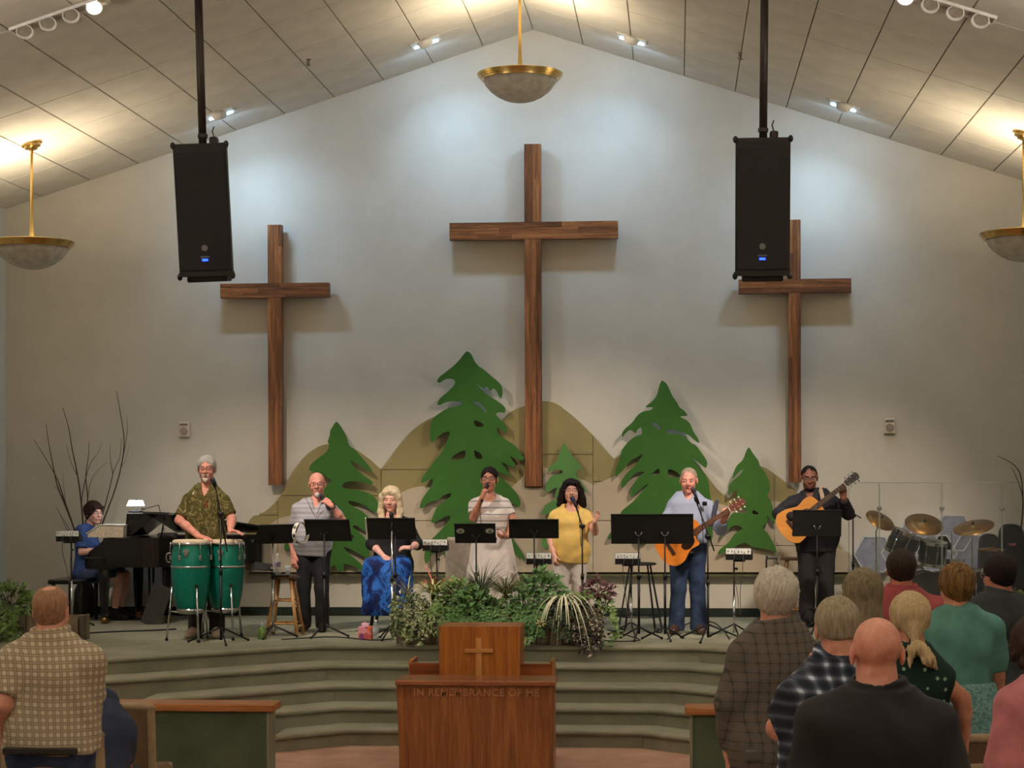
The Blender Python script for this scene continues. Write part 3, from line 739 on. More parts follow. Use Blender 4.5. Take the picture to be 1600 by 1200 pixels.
# ================================================================== PEOPLE: implicit bodies, meshed here
def _v(p): return np.array((p[0], p[1], p[2]), dtype=np.float64)
class Field:
    def __init__(s): s.p = []; s.fold = None
    def _add(s, op, k, lo, hi, fn): s.p.append((op, k, np.asarray(lo) - .0, np.asarray(hi) + .0, fn))
    def cone(s, a, b, r1, r2, k=.02, op='+', flat=None, sq=1.0):
        """round cone a->b; flat='a'|'b'|'ab' cuts an end square"""
        a = _v(a); b = _v(b); ba = b - a; l2 = float(ba @ ba); R = max(r1, r2)
        def fn(P):
            pa = P - a; h = np.clip(pa @ ba / l2, 0, 1)
            d = np.sqrt(((pa - h[:, None] * ba) ** 2).sum(1)) - (r1 + (r2 - r1) * h)
            if flat:
                L = math.sqrt(l2); t = pa @ ba / L
                if 'b' in flat: d = np.maximum(d, t - L)
                if 'a' in flat: d = np.maximum(d, -t)
            return d
        s._add(op, k, np.minimum(a, b) - R, np.maximum(a, b) + R, fn); return s
    def chain(s, pts, rs, k=.02, op='+'):
        for i in range(len(pts) - 1): s.cone(pts[i], pts[i + 1], rs[i], rs[i + 1], k, op)
        return s
    def ell(s, c, r, R=None, k=.02, op='+'):
        c = _v(c); r = _v(r); Rm = np.eye(3) if R is None else np.asarray(R); m = r.max(); mn = r.min()
        def fn(P):
            q = (P - c) @ Rm / r; e = np.sqrt((q * q).sum(1)) + 1e-9
            g = np.sqrt(((q / r) ** 2).sum(1)) + 1e-9
            return e * (e - 1) / g
        s._add(op, k, c - m, c + m, fn); return s
    def loft(s, rows, R=None, o=(0, 0, 0), k=.02, op='+', pw=2.3, pleat=None):
        """rows (z, half width, half depth, y centre) in the frame R, o"""
        A = np.array(rows, dtype=np.float64); A = A[np.argsort(A[:, 0])]
        Rm = np.eye(3) if R is None else np.asarray(R); o = _v(o)
        z0, z1 = A[0, 0], A[-1, 0]; w = max(A[:, 1].max(), A[:, 2].max()) * 1.12
        zz = np.linspace(z0, z1, 60)
        # smooth interpolation of the rows
        cols = []
        for j in (1, 2, 3):
            c = np.interp(zz, A[:, 0], A[:, j])
            for _ in range(5): c[1:-1] = (c[:-2] + 2 * c[1:-1] + c[2:]) / 4
            cols.append(c)
        def fn(P):
            q = (P - o) @ Rm; z = q[:, 2]
            a = np.interp(z, zz, cols[0]); b_ = np.interp(z, zz, cols[1]); yc = np.interp(z, zz, cols[2])
            x = np.abs(q[:, 0]); y = q[:, 1] - yc
            if pleat:
                n, amp = pleat; th = np.arctan2(y, q[:, 0]); f = 1 + amp * np.sin(n * th + 3 * np.sin(2.1 * th)) * np.clip((z1 - z) / (z1 - z0), 0, 1)
                a = a * f; b_ = b_ * f
            e = ((x / a) ** pw + (np.abs(y) / b_) ** pw) ** (1 / pw)
            d = (e - 1) * np.minimum(a, b_)
            return np.maximum(d, np.maximum(z0 - z, z - z1))
        cor = np.array([[sx * w, sy * w + A[:, 3].mean(), z] for sx in (-1, 1) for sy in (-1, 1) for z in (z0, z1)]) @ Rm.T + o
        s._add(op, k, cor.min(0), cor.max(0), fn); return s
    def plane(s, p, n, keep=True, k=.006):
        """cut: keep the side the normal points away from"""
        p = _v(p); n = _v(n); n = n / np.linalg.norm(n)
        s.p.append(('x', k, np.full(3, -9.), np.full(3, 9.), lambda P: (P - p) @ n)); return s
    def eval(s, P, margin):
        d = np.full(len(P), 1.0)
        X = P[:, 0]                                   # grid points come sorted by x
        for op, k, lo, hi, fn in s.p:
            i0, i1 = np.searchsorted(X, lo[0] - margin), np.searchsorted(X, hi[0] + margin)
            if i1 <= i0: continue
            if op == 'x': m = slice(i0, i1)
            else:
                q = P[i0:i1, 1]; w = P[i0:i1, 2]
                m = np.flatnonzero((q > lo[1] - margin) & (q < hi[1] + margin) & (w > lo[2] - margin) & (w < hi[2] + margin))
                if not len(m): continue
                m += i0
            e = fn(P[m]); c = d[m]
            if op == '+':
                h = np.clip(.5 + .5 * (c - e) / k, 0, 1); d[m] = c + (e - c) * h - k * h * (1 - h)
            elif op == '-':
                h = np.clip(.5 - .5 * (c + e) / k, 0, 1); d[m] = c + (-e - c) * h + k * h * (1 - h)
            else:
                h = np.clip(.5 - .5 * (c - e) / k, 0, 1); d[m] = c + (e - c) * h + k * h * (1 - h)
        if s.fold is not None: d = d + s.fold(P)
        return d
    def bounds(s):
        L = [q for q in s.p if q[0] == '+']
        return np.min([q[2] for q in L], 0) - .02, np.max([q[3] for q in L], 0) + .02

def _axis(lo, hi, h, fine):
    out = [lo]; x = lo
    while x < hi:
        st = h
        for a, b_, hf in fine:
            if a - st < x < b_: st = min(st, hf)
        x += st; out.append(x)
    while (len(out) - 1) % 6: x += h; out.append(x)
    return np.array(out)

def sdf_mesh(F, h, fine=(), relax=1):
    """fine: list of (centre, half size, step) boxes with a finer grid"""
    lo, hi = F.bounds()
    ax = [_axis(lo[i], hi[i], h, [(c[i] - r, c[i] + r, st) for c, r, st in fine]) for i in range(3)]
    n = [len(a) for a in ax]; B = 6
    nb = [(k - 1) // B for k in n]
    cen = [np.array([(a[i * B] + a[i * B + B]) / 2 for i in range(m)]) for a, m in zip(ax, nb)]
    hf = [np.array([(a[i * B + B] - a[i * B]) / 2 for i in range(m)]) for a, m in zip(ax, nb)]
    G = np.stack(np.meshgrid(*cen, indexing='ij'), -1).reshape(-1, 3)
    Hd = np.sqrt((np.stack(np.meshgrid(*hf, indexing='ij'), -1) ** 2).sum(-1)).reshape(-1)
    dc = F.eval(G, .16)
    act = np.abs(dc) < Hd * 1.7 + .012
    D = np.where(np.repeat(np.repeat(np.repeat((dc < 0).reshape(nb), B, 0), B, 1), B, 2), -1.0, 1.0).astype(np.float32)
    D = np.pad(D, ((0, 1),) * 3, mode='edge')
    ids = np.argwhere(act.reshape(nb))
    off = np.stack(np.meshgrid(*[np.arange(B + 1)] * 3, indexing='ij'), -1).reshape(-1, 3)
    I = (ids[:, None, :] * B + off[None]).reshape(-1, 3)
    flat = (I[:, 0] * n[1] + I[:, 1]) * n[2] + I[:, 2]
    uf = np.unique(flat)
    iz = uf % n[2]; iy = (uf // n[2]) % n[1]; ix = uf // (n[1] * n[2])
    P = np.stack([ax[0][ix], ax[1][iy], ax[2][iz]], -1)
    D.reshape(-1)[uf] = F.eval(P, .05)
    # never let the surface touch the border
    for a in range(3):
        sl = [slice(None)] * 3
        for e in (0, -1):
            sl[a] = e; D[tuple(sl)] = np.maximum(D[tuple(sl)], .01)
    S = D < 0
    c8 = [S[i:n[0] - 1 + i, j:n[1] - 1 + j, k:n[2] - 1 + k] for i in (0, 1) for j in (0, 1) for k in (0, 1)]
    cnt = sum(c.astype(np.int8) for c in c8)
    cells = np.argwhere((cnt > 0) & (cnt < 8))
    if not len(cells): return np.zeros((0, 3)), np.zeros((0, 4), int)
    cid = np.full((n[0] - 1, n[1] - 1, n[2] - 1), -1, np.int32); cid[tuple(cells.T)] = np.arange(len(cells))
    acc = np.zeros((len(cells), 3)); num = np.zeros(len(cells))
    co = [np.array((i, j, k)) for i in (0, 1) for j in (0, 1) for k in (0, 1)]
    for a in range(8):
        for b_ in range(a + 1, 8):
            if np.abs(co[a] - co[b_]).sum() != 1: continue
            ia, ib = cells + co[a], cells + co[b_]
            da, db = D[tuple(ia.T)], D[tuple(ib.T)]
            m = (da < 0) != (db < 0)
            if not m.any(): continue
            t = (da[m] / (da[m] - db[m]))[:, None]
            pa = np.stack([ax[q][ia[m, q]] for q in range(3)], -1); pb = np.stack([ax[q][ib[m, q]] for q in range(3)], -1)
            acc[m] += pa + (pb - pa) * t; num[m] += 1
    Vv = acc / num[:, None]
    Q = []
    for a in range(3):
        u, w = (a + 1) % 3, (a + 2) % 3
        s0 = [slice(None)] * 3; s1 = [slice(None)] * 3; s0[a] = slice(0, n[a] - 1); s1[a] = slice(1, n[a])
        A, Bb = S[tuple(s0)], S[tuple(s1)]
        e = np.argwhere(A != Bb)
        e = e[(e[:, u] > 0) & (e[:, w] > 0) & (e[:, u] < n[u] - 1) & (e[:, w] < n[w] - 1)]
        du = np.zeros(3, int); du[u] = 1; dw = np.zeros(3, int); dw[w] = 1
        q = np.stack([cid[tuple((e - du - dw).T)], cid[tuple((e - dw).T)], cid[tuple(e.T)], cid[tuple((e - du).T)]], -1)
        fl = A[tuple(e.T)]
        q[~fl] = q[~fl][:, ::-1]
        Q.append(q)
    Q = np.concatenate(Q); Q = Q[(Q >= 0).all(1)]
    for _ in range(relax):
        acc = np.zeros_like(Vv); num = np.zeros(len(Vv))
        for i in range(4):
            np.add.at(acc, Q[:, i], Vv[Q[:, (i + 1) % 4]]); np.add.at(num, Q[:, i], 1)
        m = num > 0; Vv[m] = Vv[m] * .5 + acc[m] / num[m, None] * .5
    return Vv, Q

def np_mesh(name, Vv, Q, mats, mi=None):
    me = bpy.data.meshes.new(name); nq = len(Q)
    me.vertices.add(len(Vv)); me.vertices.foreach_set('co', Vv.astype(np.float32).ravel())
    me.loops.add(nq * 4); me.loops.foreach_set('vertex_index', Q.astype(np.int32).ravel())
    me.polygons.add(nq); me.polygons.foreach_set('loop_start', np.arange(0, nq * 4, 4, dtype=np.int32))
    try: me.polygons.foreach_set('loop_total', np.full(nq, 4, np.int32))
    except Exception: pass
    for m in (mats if isinstance(mats, (list, tuple)) else [mats]): me.materials.append(m)
    if mi is not None: me.polygons.foreach_set('material_index', mi.astype(np.int32))
    me.update(calc_edges=True); me.validate(); me.shade_smooth(); return me

def rotm(yaw=0, pitch=0, roll=0):
    """columns = axes; yaw about z, pitch nods the face down (+), roll tilts"""
    return np.array((Matrix.Rotation(yaw, 3, 'Z') @ Matrix.Rotation(pitch, 3, 'X') @ Matrix.Rotation(roll, 3, 'Y')))

def fold_fn(seed, amp=.004, f=(9, 11, 7)):
    r = np.random.RandomState(seed); ph = r.uniform(0, 6.28, 6)
    def fn(P):
        x, y, z = P[:, 0], P[:, 1], P[:, 2]
        w = np.sin(f[0] * x + 4 * np.sin(5 * z + ph[0]) + ph[1]) * np.sin(f[2] * z + 2.5 * x + 3 * y + ph[2])
        w2 = np.sin(31 * z + 17 * x * np.sign(x) + 4 * np.sin(9 * y + 7 * x + ph[3]) + ph[4]) * np.sin(14 * x - 9 * y + ph[5])
        return amp * (w + .55 * w2)
    return fn

def hand(F, wr, d, pn, size=1.0, curl=(25, 35, 25), thumb=40, spread=4, side=1, k=.006):
    """palm and five fingers; wr wrist, d direction of the palm, pn palm normal (where the fingers curl to)"""
    wr = Vector(wr); d = Vector(d).normalized(); pn = Vector(pn); pn = (pn - d * pn.dot(d)).normalized(); ac = d.cross(pn).normalized() * side   # ac points to the thumb side
    s = size
    L = .092 * s
    for q in (-.028, -.009, .010, .028):
        F.cone(wr + ac * q * .62 * s, wr + d * L + ac * q * s, .017 * s, .0135 * s, .012)
    for i, (q, ln) in enumerate(((.031, .072), (.0105, .082), (-.0105, .076), (-.031, .060))):
        p = wr + d * L + ac * q * s
        ang = math.radians(spread * (1.5 - i)); v = (d * math.cos(ang) + ac * math.sin(ang)).normalized(); axis = v.cross(pn)
        r = .0095 * s * (1 if i < 3 else .88); rad = 0
        for sg, fr in enumerate((.45, .31, .24)):
            rad += math.radians(curl[sg]); w = v * math.cos(rad) + pn * math.sin(rad)
            e = p + w * ln * fr * s
            F.cone(p, e, r, r * .92, .004); p = e; r *= .92
    p = wr + d * .022 * s + ac * .026 * s; a = math.radians(thumb)
    v = (d * math.cos(a) + ac * math.sin(a)).normalized(); v = (v + pn * .35).normalized()
    e = p + v * .046 * s; F.cone(p, e, .0145 * s, .0115 * s, .012)
    v2 = (v * .75 + d * .4 + pn * .3).normalized(); e2 = e + v2 * .032 * s; F.cone(e, e2, .0115 * s, .0105 * s, .005)
    F.cone(e2, e2 + (v2 + pn * .2 + d * .15).normalized() * .022 * s, .0105 * s, .0085 * s, .004)

TORSO_M = [(.84, .150, .100, .01), (.92, .168, .112, .012), (1.00, .162, .108, .008), (1.08, .150, .102, 0), (1.18, .152, .106, -.006), (1.28, .168, .114, -.006), (1.36, .166, .106, .0), (1.42, .132, .084, .012), (1.485, .076, .064, .018)]
TORSO_F = [(.84, .155, .105, .012), (.92, .172, .118, .016), (1.00, .160, .106, .008), (1.08, .132, .094, 0), (1.18, .134, .104, -.008), (1.27, .148, .122, -.018), (1.35, .148, .098, .0), (1.41, .116, .078, .012), (1.475, .066, .058, .018)]

class Person:
    """J holds joints in metres relative to the base; the figure faces -Y when yaw = 0"""
    def __init__(s, label, base, H=1.75, yaw=0.0, sex='m', girth=1.0, belly=0.0, skin_c=(224, 166, 140), lean=0.0, head=None, hyaw=None, hpitch=0.0, hroll=0.0, seat=None, shoulder=1.0, headscale=1.12, group=None):
        s.k = H / 1.75; s.base = Vector(base); s.yaw = yaw; s.sex = sex; s.girth = girth; s.belly = belly; s.seed = int(abs(base[0] * 131 + base[1] * 17)) % 9973
        s.t = thing('person', label, 'person', base, group=group)
        k = s.k; s.hs = headscale * (k * .5 + .5)
        s.dz = 0.0 if seat is None else seat - .90 * k          # drop the trunk on to a seat
        s.R = rotm(yaw); s.RT = rotm(yaw, 0) @ np.array(Matrix.Rotation(lean, 3, 'X'))
        s.piv = _v((0, 0, .92 * k + s.dz))
        def tr(p):   # torso frame -> local
            q = _v(p) * k + _v((0, 0, s.dz)); return s.RT @ (q - s.piv) + s.piv
        s.tr = tr
        sg = 1 if math.cos(yaw) >= 0 else -1
        J = s.J = {}
        J['neck'] = tr((0, .018, 1.475)); J['head'] = tr((0, -.004, 1.632)) if head is None else _v(head)
        sw = (.182 if sex == 'm' else .16) * shoulder
        for n_, e in (('A', -sg), ('B', sg)):
            J['sh' + n_] = tr((e * sw, .012, 1.352)); J['el' + n_] = tr((e * (sw + .055), .03, 1.11)); J['wr' + n_] = tr((e * (sw + .06), -.04, .86))
            J['hip' + n_] = s.R @ (_v((e * .09, .01, .90)) * k) + _v((0, 0, s.dz))
            J['kn' + n_] = s.R @ (_v((e * .10, -.012, .49)) * k); J['an' + n_] = s.R @ (_v((e * .105, .025, .085)) * k); J['toe' + n_] = s.R @ (_v((e * .135, -.15, .03)) * k)
        s.handd = {'A': (Vector(s.R @ _v((0, -.15, -1))), Vector(s.R @ _v((sg, 0, 0))), {}), 'B': (Vector(s.R @ _v((0, -.15, -1))), Vector(s.R @ _v((-sg, 0, 0))), {})}
        s.hyaw = yaw if hyaw is None else hyaw; s.HR = rotm(s.hyaw, hpitch, hroll); s.skin_c = skin_c; s.bodyF = None
    def px(s, joint, x, y, dy=0.0):
        if joint.startswith('sh') and not getattr(s, 'raw', False):
            k_ = ppm(s.base.y) * s.k; cx = proj(s.base + Vector(s.J['neck']))[0]; y += .062 * k_; x += .034 * k_ * (1 if x < cx else -1)
        s.J[joint] = _v(W(x, y, s.base.y + dy) - s.base); return s
    def settle(s):
        """put the neck under a head that was placed by hand"""
        s.J['neck'] = s.J['head'] + _v((0, 0, -.168 * (.5 + .5 * s.hs))) + s.R @ _v((0, .022, 0)); return s
    def hp(s, p): return s.J['head'] + s.HR @ (_v(p) * s.hs)
    def torso(s, infl=0.0, zlo=.84, zhi=1.48, belly=None):
        rows = TORSO_M if s.sex == 'm' else TORSO_F; out = []
        bl = s.belly if belly is None else belly
        zs = sorted(set([zlo, zhi] + [r[0] for r in rows if zlo < r[0] < zhi])); A = np.array(rows)
        for z in zs:
            a, b_, y = (np.interp(z, A[:, 0], A[:, j]) for j in (1, 2, 3))
            g = bl * math.exp(-((z - 1.06) / .13) ** 2); ge = 1 + (s.girth - 1) * (1 if z < 1.40 else .35)
            out.append(((z) * s.k + s.dz - s.piv[2], (a * ge + g * .45) * s.k + infl, (b_ * ge + g) * s.k + infl, (y - g * .7) * s.k))
        return out
    def body(s, h=.016, h_head=.0055, mouth=0.0, nose=1.0, jaw=1.0, brow=True, brow_c=(70, 50, 38), lips=(176, 96, 88)):
        F = Field(); J = s.J; k = s.k; hs = s.hs
        F.loft(s.torso(-.004), s.RT, s.piv, .03)
        arm = (1.0 if s.sex == 'm' else .88) * (.6 + .4 * s.girth)
        for n_ in 'AB':
            F.cone(J['neck'] - _v((0, 0, .01)), J['sh' + n_] + _v((0, 0, .005)), .05 * k, .052 * k, .04)
            F.cone(J['sh' + n_], J['el' + n_], .055 * k * arm, .042 * k * arm, .03)
            F.cone(J['el' + n_], J['wr' + n_] * .35 + J['el' + n_] * .65, .041 * k * arm, .042 * k * arm, .02)
            F.cone(J['wr' + n_] * .35 + J['el' + n_] * .65, J['wr' + n_], .042 * k * arm, .027 * k * arm, .02)
            d, pn, kw = s.handd[n_]
            kw = dict(kw); kw.setdefault('side', (1 if math.cos(s.yaw) >= 0 else -1) * (1 if n_ == 'A' else -1))
            hand(F, J['wr' + n_], d, pn, (1.0 if s.sex == 'm' else .9) * k, **kw)
            F.cone(J['hip' + n_], J['kn' + n_], .088 * k * (.5 + .5 * s.girth), .056 * k, .04)
            kc = J['kn' + n_] * .68 + J['an' + n_] * .32
            F.cone(J['kn' + n_], kc, .054 * k, .056 * k, .02); F.cone(kc, J['an' + n_], .055 * k, .036 * k, .02)
            F.cone(J['an' + n_] - _v((0, 0, .03)), J['toe' + n_], .042 * k, .03 * k, .02)
        hp = s.hp; HR = s.HR
        nk = .056 if s.sex == 'm' else .047
        F.cone(J['neck'] - _v((0, 0, .03)), hp((0, .022, -.06)), (nk + .006) * k, nk * k, .03)
        def el(c, r, kk=.02, op='+'): F.ell(hp(c), _v(r) * hs, HR, kk, op)
        def cn(a, b_, r1, r2, kk=.012, op='+'): F.cone(hp(a), hp(b_), r1 * hs, r2 * hs, kk, op)
        el((0, .014, .034), (.074, .094, .081)); el((0, -.026, -.03), (.058, .062, .082), .025); el((0, -.012, -.058), (.058 * jaw, .06, .045), .025)
        el((0, -.066, -.096), (.026 * jaw, .024, .02), .025)
        cn((-.032, -.077, .022), (.032, -.077, .022), .0115, .0115, .02)
        for e in (-1, 1):
            el((e * .036, -.066, -.03), (.024, .022, .022), .025)
            el((e * .031, -.1, .004), (.018, .016, .0125), .014, '-')
            el((e * .031, -.077, .003), (.0145, .0125, .0105), .004)
            el((e * .077, .012, -.002), (.0095, .021, .033), .008); el((e * .086, -.002, .004), (.006, .010, .018), .006, '-')
        cn((0, -.083, .014), (0, -.104 * (.97 + .03 * nose), -.026), .0085, .0128 * nose, .012)
        for e in (-1, 1): el((e * .012, -.093, -.03), (.009, .011, .008), .008)
        cn((-.018, -.082, -.060), (.018, -.082, -.060), .0085, .0085, .012); cn((-.014, -.083, -.072), (.014, -.083, -.072), .0085, .0085, .01)
        if mouth > 0: el((0, -.1, -.066), (.016, .022, .004 + .012 * mouth), .006, '-')
        else: cn((-.02, -.0945, -.066), (.02, -.0945, -.066), .0028, .0028, .003, '-')
        s.bodyF = F
        fine = [(J['head'], .14 * hs, h_head)] + [(J['wr' + n_] + _v(s.handd[n_][0].normalized()) * .08, .10, .008) for n_ in 'AB']
        Vv, Q = sdf_mesh(F, h, fine, 1)
        c = Vv[Q].mean(1); q = (c - J['head']) @ HR / hs; mi = np.zeros(len(Q), int)
        mi[(q[:, 1] < -.072) & (np.abs(q[:, 2] + .066) < .0125 - np.abs(q[:, 0]) * .25) & (np.abs(q[:, 0]) < .024)] = 1
        if brow: mi[(q[:, 1] < -.06) & (np.abs(q[:, 2] - .0235 + ((np.abs(q[:, 0]) - .03) * 6) ** 2 * .12) < .0042) & (np.abs(np.abs(q[:, 0]) - .031) < .019)] = 2
        o = put('body', np_mesh('body', Vv, Q, [skin('skin_%d_%d' % (s.skin_c[0], s.skin_c[1]), s.skin_c), M('lips_%d' % lips[0], lips, .45), M('brow_%d' % brow_c[0], brow_c, .8)], mi), s.t)
        return s
    def part(s, name, F, mat, h=.012, fine=(), relax=1, label=None):
        Vv, Q = sdf_mesh(F, h, fine, relax)
        o = put(name, np_mesh(name, Vv, Q, mat), s.t)
        if label: o['label'] = label
        return o
    def shirt(s, mat, name='shirt', sleeve=.62, hem=.84, loose=.018, sl_loose=.018, neck=.012, collar=True, vneck=0.0, h=.012, fold=.004, flare=0.0, low=0.0, longcuff=False):
        """sleeve: share of the arm covered (1 = to the elbow, 2 = to the wrist)"""
        F = Field(); J = s.J; k = s.k
        rows = s.torso(loose, hem, 1.478)
        rows[0] = (rows[0][0], rows[0][1] + flare, rows[0][2] + flare, rows[0][3])
        F.loft(rows, s.RT, s.piv, .03)
        arm = (1.0 if s.sex == 'm' else .9) * (.6 + .4 * s.girth)
        for n_ in 'AB':
            sh, elb, wr = J['sh' + n_], J['el' + n_], J['wr' + n_]
            F.cone(J['neck'] - _v((0, 0, .006)), sh + _v((0, 0, .002)), .046 * k + .010, .05 * k + loose * .55, .045)
            if sleeve <= 0: continue
            if sleeve <= 1:
                e = sh + (elb - sh) * sleeve
                F.cone(sh, e, .055 * k * arm + sl_loose, (.055 - .012 * sleeve) * k * arm + sl_loose + .004, .03, flat='b')
            else:
                F.cone(sh, elb, .055 * k * arm + sl_loose, .042 * k * arm + sl_loose, .03)
                e = elb + (wr - elb) * (sleeve - 1)
                F.cone(elb, e, .042 * k * arm + sl_loose, .03 * k * arm + sl_loose * .8, .02, flat='b')
        nk0 = .056 if s.sex == 'm' else .047
        if collar:
            up = s.hp((0, .022, -.06)) - J['neck']; up = up / np.linalg.norm(up)
            a = J['neck'] - _v((0, 0, .01)); F.cone(a - up * .02, a + up * .045 * k, (nk0 + .026) * k + .018, (nk0 + .02) * k + .017, .012, flat='b')
        nk = (.056 if s.sex == 'm' else .047)
        up = s.hp((0, .022, -.06)) - J['neck']
        F.cone(J['neck'] + up * (-.15 - low * .6), J['neck'] + up * 1.6, (nk + neck) * k + low * .35, (nk + neck + .002) * k, .006, '-')
        fwd = s.RT @ _v((0, -1, 0))
        if vneck > 0:
            F.cone(J['neck'] + fwd * .065 * k + _v((0, 0, .04)), J['neck'] + fwd * .165 * k - _v((0, 0, vneck)), .05 * k, .012, .004, '-')
        if low > .02: F.ell(J['neck'] + fwd * .075 * k - _v((0, 0, .005)), _v((.062 + low * .6, .07, .03 + low)) * k, s.RT, .006, '-')
        F.fold = fold_fn(s.seed, fold)
        return s.part(name, F, mat, h, [(J['neck'] + _v((0, 0, .01)), .11, .0065)])
    def trousers(s, mat, name='trousers', top=1.02, ankle=.0, loose=.02, h=.013, flare=.012, length=1.0):
        F = Field(); J = s.J; k = s.k
        F.loft(s.torso(loose - .006, .86, top, belly=s.belly * .4), s.RT, s.piv, .03)
        for n_ in 'AB':
            F.cone(J['hip' + n_], J['kn' + n_], .09 * k * (.5 + .5 * s.girth) + loose * .7, .058 * k + loose, .03)
            e = J['kn' + n_] + (J['an' + n_] - _v((0, 0, .05 * k)) - J['kn' + n_]) * length
            F.cone(J['kn' + n_], e, .058 * k + loose, .046 * k + loose + flare, .02, flat='b')
        F.fold = fold_fn(s.seed + 5, .0045, (13, 9, 12))
        return s.part(name, F, mat, h)
    def shoes(s, mat, sole=None, h=.009):
        for n_ in 'AB':
            F = Field(); an, toe = s.J['an' + n_], s.J['toe' + n_]; k = s.k
            an2 = _v((an[0], an[1], max(an[2], .05) - .02)); heel = an2 + (an - toe) * _v((1, 1, 0)) * .18
            fl = min(heel[2], toe[2])
            F.cone((heel[0], heel[1], toe[2] + .02), toe, .045 * k, .044 * k, .03); F.cone(an2 + _v((0, 0, .03)), (heel[0], heel[1], toe[2] + .03), .05 * k, .044 * k, .03)
            F.cone(an2 + _v((0, 0, .015)), toe * .6 + an2 * .4, .048 * k, .042 * k, .03)
            F.plane((0, 0, toe[2] - .029), (0, 0, -1), k=.004)
            s.part('shoe', F, mat, h)
    def cap(s, F, t=.010, front=(-.092, .072), nape=(.075, -.06), k=.008, side=0.0, widen=1.0, ear=.02):
        """skull-following hair: rounded hairline round the face, thinning to the nape"""
        hs = s.hs
        F.ell(s.hp((0, .019, .035)), _v(((.0745 + t) * widen, .0925 + t, .0805 + t)) * hs, s.HR, .01)
        F.ell(s.hp((0, .027, -.02)), _v(((.060 + t * .6) * widen, .060 + t * .6, .062 + t * .4)) * hs, s.HR, .025)
        fz = front[1]                                # height of the hairline above the brows
        F.ell(s.hp((0, -.105, fz - .104)), _v((.068 + side, .074, .104)) * hs, s.HR, .012, '-')
        dy, dz = nape[0] + .055, nape[1] - ear; n = _v((0, dz, -dy)); n = n / np.linalg.norm(n)
        F.plane(s.hp((0, nape[0], nape[1])), s.HR @ n, k=k)
        return F
    def hair(s, F, mat, h=.0075, amp=.0025, name='hair', strand=(90, 90, 16), label=None):
        hc = s.J['head']; HR = s.HR
        def fn(P):
            q = (P - hc) @ HR; th = np.arctan2(q[:, 0], q[:, 1])
            return amp * np.sin(46 * th + 6 * np.sin(18 * q[:, 2]) + 30 * q[:, 1]) + amp * .6 * np.sin(strand[0] * q[:, 0] + 21 * q[:, 2] + 5 * np.sin(23 * q[:, 1]))
        F.fold = fn
        return s.part(name, F, mat, h, relax=1, label=label)
    def eyes(s, closed=False):
        me = []
        for e in (-1, 1):
            b = MB(); b.ball((0, 0, 0), (.0112 * s.hs, .0106 * s.hs, .0062 * s.hs), 12, 9); b.cur = 1; b.ball((0, -.0062 * s.hs, 0), (.0056 * s.hs, .0056 * s.hs, .0052 * s.hs), 10, 7)
            o = b.build('eye', [M('eye_white', (196, 180, 168), .35), M('iris_dark', (46, 32, 24), .25)], s.t, smooth=True)
            o.matrix_local = Matrix.Translation(Vector(s.hp((e * .031, -.0795, .0035)))) @ Matrix(s.HR.tolist()).to_4x4()
        return s
    def glasses(s, c=(60, 46, 40), r=.0022, shape=(.026, .0165), rimless=False):
        b = MB(); hp = s.hp
        for e in (-1, 1):
            ring = [Vector(hp((e * .033 + math.copysign(abs(math.cos(a)) ** .7, math.cos(a)) * shape[0], -.104 + abs(math.cos(a)) * .002, .002 + math.copysign(abs(math.sin(a)) ** .7, math.sin(a)) * shape[1]))) for a in [2 * math.pi * i / 20 for i in range(21)]]
            b.tube(ring, r, 6)
            b.tube([Vector(hp(p)) for p in ((e * .059, -.1, .009), (e * .078, -.055, .010), (e * .083, .005, .012), (e * .083, .022, -.002))], r * .9, 6)
        b.tube([Vector(hp(p)) for p in ((-.008, -.105, .006), (0, -.108, .009), (.008, -.105, .006))], r, 6)
        o = b.build('glasses', M('glasses_%d' % c[0], c, .35, .3), s.t, smooth=True)
        b = MB()
        for e in (-1, 1):
            b.add([Vector(hp((e * .033 + math.cos(a) * shape[0] * .96, -.1035, .002 + math.sin(a) * shape[1] * .96))) for a in [2 * math.pi * i / 16 for i in range(16)]], [tuple(range(16))])
        b.build('lens', m_lens, o, fix=False)
        return s
_t = NT('spectacle_lens'); _t.set(.05, 0, .5); _t.b.inputs['Alpha'].default_value = .04; _n = _t.noise(_t.coord(), 4, 1); _t.color(_t.ramp(_n, [(.3, (220, 224, 228)), (.7, (232, 234, 236))])); m_lens = _t.m
# ================================================================== THE BAND
def stageY(py): return onz(800, py, ZS).y
def sbase(px, py):
    p = onz(px, py, ZS); return Vector((p.x, p.y, ZS))
SKIN_RED, SKIN_PALE, SKIN_TAN, SKIN_BROWN = (228, 160, 142), (232, 180, 162), (196, 138, 114), (146, 98, 78)
m_jeans = blotch('blue_denim', [(.3, (34, 44, 66)), (.7, (58, 74, 104))], 9, .4)
m_blackcloth = M('black_cloth', (22, 20, 22), .85, bump=.3, bs=60)
m_darkshoe = M('dark_shoe', (40, 32, 28), .5)

